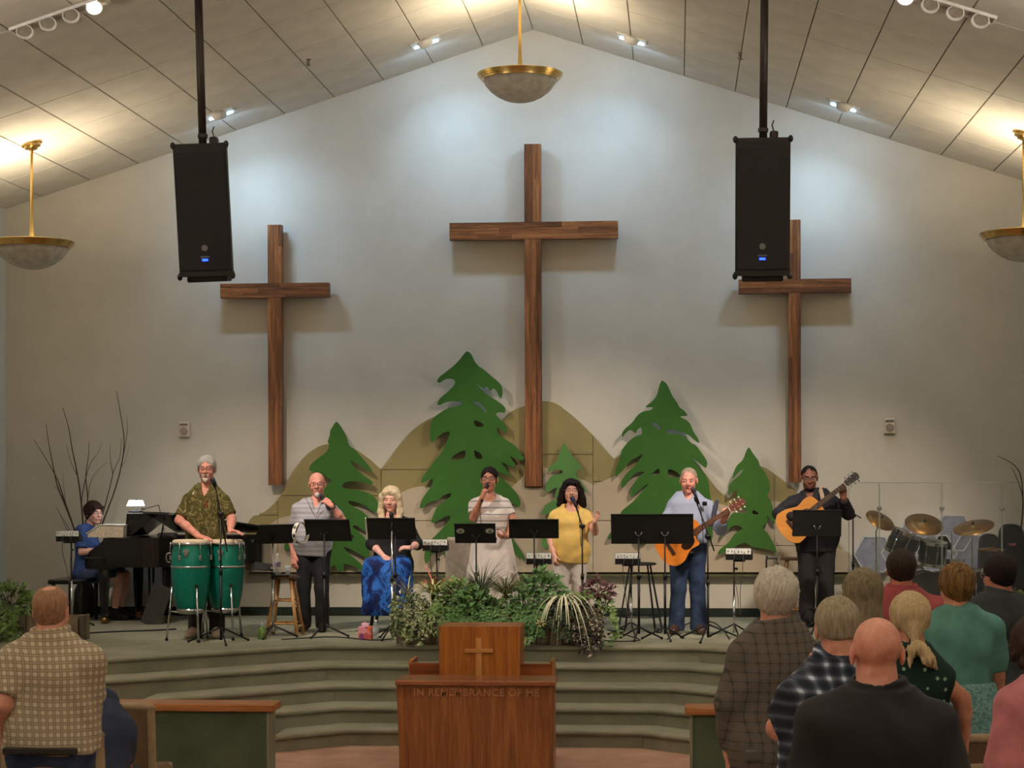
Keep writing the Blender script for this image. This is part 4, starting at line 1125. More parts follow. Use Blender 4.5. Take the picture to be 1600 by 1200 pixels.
# --- conga player: tropical shirt, grey hair, goatee, glasses
p = Person('man with grey hair and goatee in olive tropical shirt playing the congas', sbase(322, 995), 1.83, 0, 'm', 1.06, .02, SKIN_RED, head=None, hyaw=.1)
p.J['head'] = _v(W(323, 733, p.base.y) - p.base); p.settle()
p.px('shA', 290, 774).px('shB', 354, 773).px('elA', 280, 813, -.1).px('wrA', 311, 838, -.34).px('elB', 362, 811, -.05).px('wrB', 360, 829, -.3)
p.handd['A'] = (Vector((.75, -.55, -.12)), Vector((.1, -.1, -1)), dict(curl=(8, 12, 10))); p.handd['B'] = (Vector((.85, -.5, -.1)), Vector((0, -.25, -1)), dict(curl=(10, 15, 15), thumb=50))
p.body(brow_c=(130, 116, 104)).eyes().glasses((84, 70, 64))
t_ = NT('tropical_print'); t_.set(.8, 0, .2)
_co = t_.coord(); _n1 = t_.noise(_co, 11, 4, .62, 2.2)
_vo = t_.n.new('ShaderNodeTexVoronoi'); t_.link(_co, _vo.inputs['Vector']); _vo.inputs['Scale'].default_value = 22; _vo.feature = 'DISTANCE_TO_EDGE'
_c = t_.ramp(_n1, [(.3, (50, 48, 24)), (.42, (92, 88, 42)), (.5, (58, 54, 30)), (.58, (140, 128, 76)), (.64, (66, 62, 34)), (.70, (206, 192, 160))])
t_.color(_c); t_.bump(_n1, .2, .005); MATS['tropical_print'] = t_.m
p.shirt(t_.m, sleeve=.8, hem=.82, loose=.022, sl_loose=.018, vneck=.12)
p.trousers(M('dark_brown_trousers', (40, 32, 30), .85)); p.shoes(M('pale_shoe', (196, 170, 152), .6))
F = Field(); p.cap(F, .011, (-.1, .072), (.075, -.06), ear=.025); p.hair(F, hair_mat('grey_hair', (150, 146, 140), (206, 202, 196)))
F = Field(); F.ell(p.hp((0, -.083, -.098)), _v((.024, .022, .024)), p.HR, .01); F.cone(p.hp((-.022, -.09, -.053)), p.hp((.022, -.09, -.053)), .007, .007, .01); F.cone(p.hp((-.025, -.086, -.056)), p.hp((-.02, -.083, -.09)), .007, .008, .01); F.cone(p.hp((.025, -.086, -.056)), p.hp((.02, -.083, -.09)), .007, .008, .01)
F.ell(p.hp((0, -.1, -.066)), _v((.018, .02, .007)), p.HR, .004, '-'); p.hair(F, hair_mat('white_beard', (190, 180, 170), (226, 220, 212)), .006, .001, 'beard')
b = MB(); _ch = [Vector(W(x, y, p.base.y - .155) - p.base) for x, y in ((311, 762), (316, 774), (322, 784))] + [Vector(W(x, y, p.base.y - .155) - p.base) for x, y in ((328, 774), (333, 762))]
b.tube(_ch, .0025, 5); q = _ch[2]; b.box((q.x, q.y - .004, q.z - .035), (.012, .008, .075)); b.box((q.x, q.y - .004, q.z - .022), (.05, .008, .012)); b.build('cross_pendant', M('pendant_copper', (170, 96, 62), .4, .4), p.t)
CONGA_MAN = p

# --- bald singer, grey polo, microphone at his mouth
p = Person('bald man with white goatee in grey striped polo holding a microphone', sbase(489, 986), 1.66, 0, 'm', 1.12, .05, SKIN_RED, hyaw=.12, hroll=-.06)
p.J['head'] = _v(W(495.5, 757, p.base.y - .02) - p.base); p.settle()
p.px('shA', 461, 788).px('shB', 520, 786).px('elA', 457, 838, .02).px('wrA', 459, 868, -.04).px('elB', 534, 812, -.12).px('wrB', 518, 790, -.24)
p.handd['B'] = (Vector((-.75, -.1, .62)), Vector((-.45, .7, -.5)), dict(curl=(55, 60, 40), thumb=30)); p.handd['A'] = (Vector((.05, -.2, -1)), Vector((.5, .6, -.2)), dict(curl=(22, 30, 25)))
p.body(brow_c=(150, 120, 104)).eyes().glasses((90, 40, 36))
_polo = plaid('grey_polo_stripe', (168, 166, 174), [('z', .05, 0, .32, (192, 188, 192), .8), ('z', .05, .5, .1, (128, 128, 140), .7), ('z', .013, 0, .4, (166, 162, 168), .5)], .004)
p.shirt(_polo, sleeve=.8, hem=.83, loose=.02, sl_loose=.016, vneck=.11); p.trousers(M('black_jeans', (26, 24, 28), .85)); p.shoes(M('tan_and_black_shoe', (70, 52, 42), .6))
F = Field(); F.ell(p.hp((0, -.086, -.1)), _v((.025, .024, .03)), p.HR, .01); F.cone(p.hp((-.022, -.09, -.053)), p.hp((.022, -.09, -.053)), .006, .006, .01); F.ell(p.hp((0, -.1, -.066)), _v((.02, .02, .007)), p.HR, .004, '-')
p.hair(F, MATS['white_beard'], .006, .001, 'beard')
b = MB(); c = Vector(p.J['wrB']); d = Vector(p.handd['B'][0]).normalized()
_w = [c + Vector((math.cos(a) * .04 * .9, math.sin(a) * .034 * .2 - .0, math.sin(a) * .036)) for a in [i * math.pi / 8 for i in range(17)]]
b.tube(_w, .009, 6); b.build('wristwatch', M('watch_black', (24, 22, 24), .4), p.t, smooth=True)
b = MB(); _cd = [Vector(W(x, y, p.base.y - .165) - p.base) for x, y in ((477, 776), (488, 800), (494, 808))] + [Vector(W(x, y, p.base.y - .165) - p.base) for x, y in ((498, 796), (504, 782))]; b.tube(_cd, .0025, 5); b.build('neck_cord', M('dark_cord', (50, 38, 34), .7), p.t)
MIC_MAN = p

# --- seated blonde woman in black cardigan and blue skirt
p = Person('seated blonde woman in black cardigan and long blue tie-dye skirt', sbase(614, 981), 1.66, 0, 'f', 1.2, .05, SKIN_PALE, hpitch=.12, hyaw=-.05, seat=.62)
p.J['head'] = _v(W(611, 780, p.base.y - .03) - p.base); p.settle()
p.px('shA', 588, 812).px('shB', 640, 811).px('elA', 581, 850, -.06).px('wrA', 600, 870, -.36).px('elB', 652, 850, -.08).px('wrB', 642, 856, -.36)
for n_, e in (('A', -1), ('B', 1)):
    p.J['hip' + n_] = _v((e * .1, .02, .66)); p.J['kn' + n_] = _v((e * .14, -.42, .66)); p.J['an' + n_] = _v((e * .09, -.36, .27)); p.J['toe' + n_] = _v((e * .1, -.5, .22))
p.handd['A'] = (Vector((.6, -.3, -.55)), Vector((.3, .4, -.6)), dict(curl=(20, 30, 20))); p.handd['B'] = (Vector((-1, -.2, .05)), Vector((0, .4, -.8)), dict(curl=(25, 30, 20)))
p.body(brow_c=(150, 120, 90), lips=(190, 92, 90)).eyes()
p.shirt(M('dark_top', (26, 24, 34), .85), 'top', sleeve=0, hem=.9, loose=.016, collar=False, low=.05)
p.shirt(m_blackcloth, 'cardigan', sleeve=1.35, hem=.86, loose=.03, sl_loose=.024, collar=False, low=.05, vneck=.18)
F = Field()
F.loft([(.5, .22, .2, .0), (.62, .2, .18, .0), (.76, .17, .15, 0)], k=.04)
for e in (-1, 1): F.cone((e * .09, .0, .68), (e * .15, -.42, .68), .125, .1, .05)
F.loft([(.17, .27, .14, -.42), (.4, .275, .13, -.42), (.62, .26, .12, -.41), (.74, .2, .09, -.38)], k=.06, pleat=(11, .05))
F.fold = fold_fn(3, .006, (21, 9, 4))
p.part('skirt', F, blotch('blue_tie_dye', [(.3, (10, 14, 40)), (.45, (18, 36, 92)), (.56, (44, 106, 190)), (.66, (16, 34, 84)), (.76, (10, 16, 46))], 6, .8, .7, (1, 1, .8)), .012)
p.shoes(m_darkshoe)
F = Field(); p.cap(F, .018, (-.1, .06), (.09, -.12), widen=1.03, ear=-.06)
for e in (-1, 1):
    F.chain([p.hp(q) for q in ((e * .055, -.055, .075), (e * .082, -.045, .03), (e * .09, -.03, -.05), (e * .095, -.035, -.12), (e * .085, -.06, -.175), (e * .07, -.08, -.19))], [.03, .03, .034, .036, .03, .02], .02)
    F.cone(p.hp((e * .07, .03, 0)), p.hp((e * .075, .03, -.15)), .045, .04, .03)
F.cone(p.hp((-.055, -.07, .07)), p.hp((.0, -.084, .09)), .014, .008, .02); F.cone(p.hp((.055, -.07, .07)), p.hp((.0, -.084, .09)), .014, .008, .02)
F.cone(p.hp((0, .05, .02)), p.hp((0, .07, -.15)), .06, .05, .03); p.hair(F, hair_mat('blonde_hair', (196, 170, 128), (232, 214, 182)), .008, .004)
b = MB(); c = Vector(p.J['wrB']); b.tube([c + Vector((.002, math.cos(a) * .034, math.sin(a) * .034)) for a in [i * math.pi / 8 for i in range(17)]], .004, 6); b.build('bracelet', M('silver_bracelet', (210, 206, 200), .25, .8), p.t, smooth=True)

# --- young woman in white dress with grey stripes, microphone
p = Person('young woman with dark tied-back hair in white striped dress holding a microphone', sbase(769, 988), 1.68, 0, 'f', 1.12, .02, SKIN_TAN, hyaw=-.04, hpitch=-.05)
p.J['head'] = _v(W(764.5, 749, p.base.y) - p.base); p.settle()
p.px('shA', 738, 780).px('shB', 794, 780).px('elA', 739, 810, -.08).px('wrA', 753, 778, -.22).px('elB', 803, 814, -.04).px('wrB', 794, 839, -.24)
p.handd['A'] = (Vector((.3, -.15, .9)), Vector((.75, .5, .1)), dict(curl=(60, 60, 40), thumb=25)); p.handd['B'] = (Vector((-.9, -.2, .1)), Vector((0, .5, .6)), dict(curl=(30, 35, 25)))
p.body(brow_c=(40, 28, 24), mouth=.7, lips=(150, 70, 66)).eyes().glasses((36, 30, 36), .0024, (.027, .017))
_dress = plaid('white_dress_stripes', (226, 214, 206), [('z', .068, .35, .2, (120, 112, 122), .75), ('z', .068, .15, .06, (150, 140, 146), .4)], .004)
_plain = M('white_dress_cotton', (224, 212, 204), .85, var=.03, bump=.3, bs=25)
p.shirt(_dress, 'bodice', sleeve=.66, hem=1.12, loose=.018, sl_loose=.016, collar=False, vneck=.1, low=.03)
F = Field(); k = p.k; F.loft([(.12, .36, .25, 0), (.4, .31, .22, 0), (.7, .25, .18, 0), (.92, .215, .155, .0), (1.06, .18, .14, 0), (1.14, .165, .135, -.004)], k=.02, pleat=(13, .045))
F.fold = fold_fn(8, .003); p.part('skirt', F, _plain, .012)
p.shoes(m_darkshoe)
F = Field(); p.cap(F, .008, (-.1, .064), (.085, -.055)); F.ell(p.hp((0, .115, .0)), _v((.04, .035, .04)), p.HR, .02); p.hair(F, hair_mat('black_brown_hair', (20, 13, 12), (38, 26, 22)), .007, .0015)
DRESS = p

# --- woman in yellow blouse
p = Person('dark-haired woman with glasses in yellow blouse singing at a microphone stand', sbase(891, 988), 1.58, 0, 'f', 1.2, .03, SKIN_PALE, hyaw=.06, hpitch=-.1)
p.J['head'] = _v(W(893, 768, p.base.y) - p.base); p.settle()
p.px('shA', 866, 800).px('shB', 918, 800).px('elA', 858, 836, .0).px('wrA', 866, 868, -.16).px('elB', 930, 831, -.08).px('wrB', 929, 815, -.26)
p.handd['B'] = (Vector((.42, -.25, .8)), Vector((-.5, -.6, .2)), dict(curl=(8, 12, 10), thumb=45, spread=7)); p.handd['A'] = (Vector((.1, -.4, -.8)), Vector((.6, .4, 0)), {})
p.body(brow_c=(50, 34, 30), mouth=.6, lips=(176, 80, 76)).eyes().glasses((150, 110, 96), .0016)
p.shirt(M('yellow_jersey', (240, 200, 112), .8, var=.05, bump=.25, bs=30), 'blouse', sleeve=.55, hem=.80, loose=.03, sl_loose=.03, collar=False, low=.055, fold=.007, flare=-.012)
p.trousers(M('white_trousers', (216, 204, 196), .85, var=.04), loose=.022); p.shoes(m_darkshoe)
F = Field(); p.cap(F, .016, (-.1, .066), (.09, -.09), widen=1.03, ear=-.05)
for e in (-1, 1): F.chain([p.hp(q) for q in ((e * .06, -.035, .07), (e * .087, -.01, .01), (e * .1, .0, -.07), (e * .118, .01, -.128))], [.03, .03, .036, .03], .02); F.cone(p.hp((e * .06, .03, -.02)), p.hp((e * .085, .04, -.12)), .045, .045, .03)
F.cone(p.hp((-.04, -.088, .076)), p.hp((.04, -.088, .072)), .014, .014, .02)
F.cone(p.hp((0, .05, .0)), p.hp((0, .06, -.12)), .06, .05, .03); p.hair(F, hair_mat('near_black_hair', (20, 15, 16), (44, 32, 32)), .008, .005)

# --- guitarist in pale blue shirt and jeans
p = Person('grey-haired man in pale blue shirt and jeans playing an orange acoustic guitar', sbase(1074, 990), 1.74, 0, 'm', 1.1, .04, SKIN_RED, hyaw=-.1, hpitch=.1)
p.J['head'] = _v(W(1076, 751, p.base.y - .03) - p.base); p.settle()
p.px('shA', 1050, 784).px('shB', 1111, 783).px('elA', 1034, 822, -.12).px('wrA', 1062, 842, -.3).px('elB', 1126, 827, -.06).px('wrB', 1130, 813, -.27)
p.handd['A'] = (Vector((.7, -.15, -.55)), Vector((.2, .8, -.3)), dict(curl=(30, 35, 20))); p.handd['B'] = (Vector((.25, -.25, .8)), Vector((-.2, .9, .3)), dict(curl=(45, 50, 30), thumb=20))
for n_, px_ in (('A', 1056), ('B', 1092)):
    p.px('kn' + n_, px_ + (4 if n_ == 'A' else -2), 920, -.02).px('an' + n_, px_, 978, .0); p.J['toe' + n_] = p.J['an' + n_] + _v((-.03 if n_ == 'A' else .02, -.16, -.055)); p.J['toe' + n_][2] = .035; p.J['an' + n_][2] = .09
p.body(brow_c=(150, 120, 100), mouth=.3).eyes()
p.shirt(plaid('pale_blue_shirting', (150, 160, 188), [('x', .006, 0, .4, (196, 196, 210), .6)], .003), sleeve=1.88, hem=.93, loose=.024, sl_loose=.02, vneck=.05, fold=.006)
p.trousers(m_jeans, loose=.022, flare=.018); p.shoes(M('brown_boot', (66, 42, 30), .5))
F = Field(); p.cap(F, .004, (-.096, .078), (.08, -.03), ear=.052); p.hair(F, hair_mat('short_grey_hair', (140, 116, 98), (184, 164, 146)), .007, .001)
b = MB(); c = W(1101, 787, p.base.y - .165) - p.base; b.box(c, (.05, .03, .045), bev=.008); b.build('pocket_case', M('pocket_black', (18, 18, 20), .4), p.t)
b = MB(); c0 = W(1073, 786, p.base.y - .15) - p.base; b.tube([W(1120, 783, p.base.y - .07) - p.base, W(1117, 800, p.base.y - .15) - p.base, W(1111, 822, p.base.y - .19) - p.base], .022, 6); b.build('guitar_strap', M('strap_grey', (60, 60, 74), .8), p.t)
BLUE = p

# --- guitarist in black
p = Person('man with glasses in black shirt and trousers playing a natural wood guitar', sbase(1276, 980), 1.76, 0, 'm', 1.22, .07, SKIN_BROWN, hyaw=.02, hpitch=.1)
p.J['head'] = _v(W(1264.5, 747, p.base.y - .02) - p.base); p.settle()
p.px('shA', 1234, 777).px('shB', 1305, 776).px('elA', 1217, 803, -.14).px('wrA', 1243, 807, -.4).px('elB', 1325, 802, -.08).px('wrB', 1318, 779, -.27)
p.handd['A'] = (Vector((.9, -.1, -.25)), Vector((.1, .8, -.4)), dict(curl=(30, 35, 20))); p.handd['B'] = (Vector((-.15, -.3, .85)), Vector((-.2, .9, .2)), dict(curl=(50, 55, 35), thumb=20))
p.body(brow_c=(24, 18, 16), lips=(120, 66, 60)).eyes().glasses((28, 22, 22), .0024)
p.shirt(M('black_shirting', (34, 30, 36), .75, bump=.2, bs=40), sleeve=1.92, hem=.8, loose=.026, sl_loose=.024, vneck=.07, fold=.006); p.trousers(M('charcoal_trousers', (52, 48, 50), .85), loose=.028); p.shoes(M('black_shoe', (20, 18, 18), .4))
F = Field(); p.cap(F, .004, (-.097, .074), (.08, -.03), ear=.05); p.hair(F, hair_mat('cropped_black_hair', (18, 14, 14), (36, 28, 26)), .007, .0012)
F = Field(); F.ell(p.hp((0, -.062, -.098)), _v((.05, .036, .028)), p.HR, .01); F.ell(p.hp((0, -.094, -.068)), _v((.026, .03, .02)), p.HR, .006, '-'); p.hair(F, MATS['cropped_black_hair'], .006, .001, 'beard')
b = MB(); b.tube([W(1281, 762, p.base.y - .02) - p.base, W(1284, 772, p.base.y - .17) - p.base, W(1286, 784, p.base.y - .21) - p.base], .024, 6); b.build('guitar_strap', M('cream_strap', (200, 176, 150), .8), p.t)
BLACK = p

# --- pianist, seated, facing the keys
p = Person('pianist with short dark hair in blue patterned top seated at the grand piano', sbase(136, 968), 1.62, math.pi / 2, 'f', 1.15, .03, SKIN_PALE, hyaw=math.pi / 2 - .7, seat=.5, lean=-.0)
p.J['head'] = _v(W(147, 802, p.base.y) - p.base)
for n_, yy in (('A', -.14), ('B', .14)):
    p.J['sh' + n_] = _v(W(134, 828, p.base.y) - p.base) + _v((0, yy * 1.15, 0)); p.J['el' + n_] = _v(W(137, 862, p.base.y) - p.base) + _v((0, yy * 1.6, 0)); p.J['wr' + n_] = p.J['el' + n_] + _v((.24, -yy * .2, .03))
    p.handd[n_] = (Vector((1, 0, -.15)), Vector((.1, 0, -1)), dict(side=1 if n_ == 'A' else -1, curl=(15, 25, 20)))
    p.J['hip' + n_] = _v((0, yy * .7, .54)); p.J['kn' + n_] = _v((.42, yy * .9, .5)); p.J['an' + n_] = _v((.36, yy * .9, .1)); p.J['toe' + n_] = _v((.5, yy * .9, .035))
p.J['neck'] = _v(W(139, 822, p.base.y) - p.base)
p.body(brow_c=(50, 34, 28)).eyes().glasses((120, 120, 130), .0016)
p.shirt(blotch('blue_floral', [(.35, (30, 44, 84)), (.5, (66, 92, 150)), (.62, (40, 56, 104)), (.75, (150, 160, 190))], 26, 1.5), sleeve=.8, hem=.9, collar=False, low=.02)
F = Field(); F.loft([(.42, .19, .16, 0), (.56, .18, .15, 0), (.7, .16, .13, 0)], rotm(math.pi / 2), k=.03)
for yy in (-.1, .1): F.cone((0, yy, .54), (.4, yy, .53), .1, .085, .04, flat='b')
p.part('skirt', F, blotch('denim_skirt', [(.3, (46, 54, 80)), (.7, (80, 92, 122))], 12, .4), .012); p.shoes(M('black_sandal', (24, 20, 20), .5))
F = Field(); p.cap(F, .02, (-.1, .055), (.08, -.075), widen=1.02, ear=-.02); F.cone(p.hp((-.05, -.08, .066)), p.hp((.05, -.08, .066)), .018, .018, .02); p.hair(F, hair_mat('dark_brown_hair', (34, 22, 20), (66, 44, 38)), .0075, .004)
# ================================================================== STAGE EQUIPMENT
m_black = M('satin_black_metal', (20, 19, 20), .45, .2)
m_desk = M('music_desk_black', (18, 17, 18), .6)
m_chrome = M('chrome', (206, 206, 208), .15, 1.0, var=.03)
m_rubber = M('rubber_black', (16, 16, 16), .8)
m_whitepl = M('white_plastic', (238, 236, 228), .45)
def tripod(t, c, h, r, legs=3, a0=.5, rad=.009, mat=None, hub=.0):
    """splayed floor legs round a pole foot c (local)"""
    for i in range(legs):
        a = a0 + 2 * math.pi * i / legs; e = Vector((c[0] + math.cos(a) * r, c[1] + math.sin(a) * r, .012))
        b = MB(); b.tube([(c[0], c[1], h), e], rad, 7); o = b.build('leg', mat or m_black, t, smooth=True)
        b = MB(); b.ball(e, .014, 8, 5); b.build('rubber_foot', m_rubber, o, smooth=True)
def music_stand(lab, x0, x1, y0, y1, Y, polepx=None, yaw=0.0, tilt=28, ovals=False, poles=None, chrome=False, a0=.5, split=False):
    s = ppm(Y); poles = poles or [polepx]
    b0 = W(sum(poles) / len(poles), 900, Y); base = Vector((b0.x, Y, ZS))
    t = thing('music_stand', lab, 'music stand', base, group='black music stands')
    c = W((x0 + x1) / 2, (y0 + y1) / 2, Y) - base; w = (x1 - x0) / s / max(math.cos(yaw), .3); tl = math.radians(tilt); h = (y1 - y0) / s / math.cos(tl)
    R = Matrix.Translation(c) @ Matrix.Rotation(yaw, 4, 'Z') @ Matrix.Rotation(tl, 4, 'X')
    b = MB(); b.box((0, 0, 0), (w, .008, h), bev=.003); d = b.build('desk', m_desk, t); d.matrix_local = R
    b = MB(); b.box((0, .04, -h / 2 + .004), (w, .08, .006), bev=.002); b.box((0, .078, -h / 2 + .012), (w, .005, .02)); o = b.build('ledge', m_desk, t); o.matrix_local = R
    b = MB(); b.box((0, -.002, h / 2 - .003), (w + .004, .014, .008), bev=.002); o = b.build('top_rim', m_desk, t); o.matrix_local = R
    if split:
        b = MB(); b.box((0, -.007, 0), (.006, .006, h)); o = b.build('fold_seam', M('seam_grey', (90, 88, 86), .5), t); o.matrix_local = R
        b = MB(); b.box((-w / 2 - .008, .004, 0), (.012, .02, h)); o = b.build('page_edge', M('paper_white', (214, 208, 196), .8), t); o.matrix_local = R
    if ovals:
        for e in (-1, 1):
            b = MB(); b.prism([[(e * w * .355 + math.cos(a) * .042, h * .12 + math.sin(a) * .028) for a in [i * math.pi / 12 for i in range(24)]]], lambda p: (p[0], -.0065, p[1]), lambda p: (p[0], -.003, p[1]))
            o = b.build('oval_sticker', M('sticker_grey', (150, 148, 124), .6), t); o.matrix_local = R
            b = MB(); b.box((e * w * .355, -.0075, h * .12 + .006), (.02, .002, .014), bev=.0008); b.box((e * w * .355, -.0075, h * .12 - .012), (.03, .002, .004)); q = b.build('sticker_emblem', M('emblem_dark', (60, 66, 58), .6), o)
    pm = m_chrome if chrome else m_black
    for i, pp in enumerate(poles):
        px_ = (W(pp, 900, Y) - base).x
        top = c.z - h * .12
        b = MB(); b.tube([(px_, .03, .26), (px_, .03, top)], .0085, 10); b.build('upper_shaft', m_black if not chrome else m_chrome, t, smooth=True)
        b = MB(); b.tube([(px_, .03, .06), (px_, .03, min(.62, top - .2))], .013, 10); o = b.build('lower_tube', pm, t, smooth=True)
        b = MB(); b.tube([(px_, .03, min(.6, top - .22)), (px_, .03, min(.66, top - .16))], .019, 10); b.tube([(px_, .03, min(.63, top - .19)), (px_ + .035, .02, min(.63, top - .19))], .009, 8); b.build('clutch_knob', m_black, o, smooth=True)
        b = MB(); b.tube([(px_ - .035, -.012, top + .01), (px_ - .02, .0, top - .02), (px_, .03, top - .03), (px_ + .02, .0, top - .02), (px_ + .035, -.012, top + .01)], .006, 7); b.build('desk_bracket', m_chrome if (len(poles) > 1 or tilt < 20) else m_black, t, smooth=True)
        tripod(t, (px_, .03), .13, .24, 3, a0 + i * .4)
    return t
music_stand('black music stand turned sideways, left-most, beside the wooden stool', 404, 459, 819, 850, 19.35, 425.5, math.radians(38), 38, chrome=True, a0=.3)
music_stand('black music stand in front of the bald singer in the grey polo', 476, 549, 811, 846, 19.45, 506, math.radians(-4), 30, a0=.1)
music_stand('black music stand with an open folder before the seated blonde woman', 573, 650, 809, 843, 19.5, 617, 0, 26, split=True, a0=.9)
music_stand('black music stand with two grey oval stickers, before the woman in white', 710, 775, 817.5, 849, 19.5, 743.7, 0, 26, ovals=True)
music_stand('black music stand between the woman in white and the woman in yellow', 795, 873, 811, 841.5, 19.5, 834.5, math.radians(3), 28)
music_stand('extra-wide black music stand on two poles before the blue-shirted guitarist', 955, 1083, 803, 850, 19.3, None, 0, 22, poles=[998, 1039], a0=.35)
music_stand('black music stand in front of the guitarist dressed in black', 1239, 1314, 797, 838, 20.2, 1277, 0, 12, a0=.2)

def microphone(lab, tip, tail, col=(30, 30, 34), ring=None):
    """hand-held vocal microphone from grille tip to cable end"""
    tip, tail = Vector(tip), Vector(tail); d = (tail - tip).normalized(); L = (tail - tip).length
    t = thing('microphone', lab, 'microphone', tail, group='vocal microphones')
    a = tip - tail
    b = MB(); b.tube([a + d * .05, a + d * .07, a + d * L], [.021, .017, .0115], 12); b.build('handle', M('mic_body_%d' % col[0], col, .4, .3), t, smooth=True)
    b = MB(); z = -d; u = z.orthogonal().normalized(); m4 = frame(a + d * .026, u, z.cross(u), z); b.ball((0, 0, 0), (.025, .025, .028), 14, 9, mat=m4); b.build('grille', M('mic_grille', (62, 62, 66), .5, .7, bump=.6, bs=700), t, smooth=True)
    b = MB(); b.tube([a + d * .046, a + d * .054], .0235, 14); b.build('collar_ring', M('mic_ring_%d' % (ring or (40, 40, 44))[2], ring or (40, 40, 44), .3, .5), t, smooth=True)
    b = MB(); b.tube(catmull([a + d * L, a + d * (L + .05), a + d * (L + .06) + Vector((.01, -.02, -.12)), a + d * (L + .04) + Vector((.03, 0, -.36))], 5), .0035, 6); b.build('cable', m_rubber, t, smooth=True)
def mic_stand(lab, polepx, Y, clutch, boom_tip, boom_tail=None, a0=.4, chrome=False, straight=False, r=.3):
    """floor stand: pole at polepx, clutch (px,py,dy), boom end"""
    b0 = W(polepx, 900, Y); base = Vector((b0.x, Y, ZS))
    t = thing('microphone_stand', lab, 'microphone stand', base, group='microphone floor stands')
    cl = W(clutch[0], clutch[1], Y) - base
    b = MB(); b.tube([(0, 0, .03), (0, 0, cl.z * .55)], .0125, 10); b.build('lower_tube', m_chrome if chrome else m_black, t, smooth=True)
    b = MB(); b.tube([(0, 0, .3), (0, 0, cl.z)], .0085, 10); b.build('upper_shaft', m_chrome if chrome else m_black, t, smooth=True)
    b = MB(); b.tube([(0, 0, cl.z * .53), (0, 0, cl.z * .58)], .018, 10); b.build('height_collar', m_black, t, smooth=True)
    if not straight:
        b = MB(); b.tube([(-.03, 0, cl.z), (.03, 0, cl.z)], .017, 10); b.tube([(0, 0, cl.z - .03), (0, 0, cl.z + .02)], .015, 10); b.build('clutch', m_black, t, smooth=True)
    e = W(*boom_tip[:2], Y + boom_tip[2]) - base
    if straight: tail = Vector((0, 0, cl.z - .02))
    elif boom_tail is None: tail = Vector((0, 0, cl.z)) + (Vector((0, 0, cl.z)) - e) * .12
    else: tail = W(*boom_tail[:2], Y + boom_tail[2]) - base
    b = MB(); b.tube([tail, e], .0075, 8); b.build('boom', m_black, t, smooth=True)
    d = (e - tail).normalized()
    b = MB(); b.tube([e - d * .01, e + d * .035], .016, 10); b.build('mic_clip', m_black, t, smooth=True)
    tripod(t, (0, 0), .16, r, 3, a0)
    return base + e, d
# microphones in hands and on stands
microphone('black microphone held up by the bald man in grey polo', W(500.5, 772, MIC_MAN.base.y - .19), W(515, 797, MIC_MAN.base.y - .27), (40, 40, 46))
microphone('microphone with dark red grille held by the woman in white', W(762, 756, DRESS.base.y - .16), W(752.5, 784, DRESS.base.y - .24), (44, 42, 46), (110, 40, 36))
mic_stand('chrome and black microphone stand in front of the congas', 345, 18.75, (345, 803), (336, 757, -.0), (355, 862, .0), .9, r=.34)
microphone('microphone on the boom in front of the conga player', W(331, 746, 18.74), W(336, 761, 18.74))
mic_stand('microphone stand before the seated blonde woman', 612.5, 19.25, (612.5, 830), (612, 812, 0), chrome=True, straight=True, a0=.2, r=.22)
microphone('microphone standing upright before the seated blonde woman', W(611.5, 800, 19.25), W(612.3, 822, 19.26))
mic_stand('black boom microphone stand in front of the woman in yellow', 910, 19.35, (910, 822), (899, 789, .12), None, .8)
microphone('microphone with blue ring in front of the woman in yellow', W(893, 776, 19.52), W(901, 793, 19.44), (30, 30, 38), (50, 80, 190))
mic_stand('black boom microphone stand in front of the blue-shirted guitarist', 1106, 19.3, (1106, 838), (1087.5, 782, .15), (1116, 861, -.05), .3, r=.36)
microphone('microphone with red tail in front of the blue-shirted guitarist', W(1082, 762, 19.5), W(1092, 787, 19.42), (34, 32, 36), (90, 40, 40))
mic_stand('black microphone stand by the drum screen', 1333, 21.3, (1333, 806), (1329, 800, -.1), (1345, 809, .1), .5)

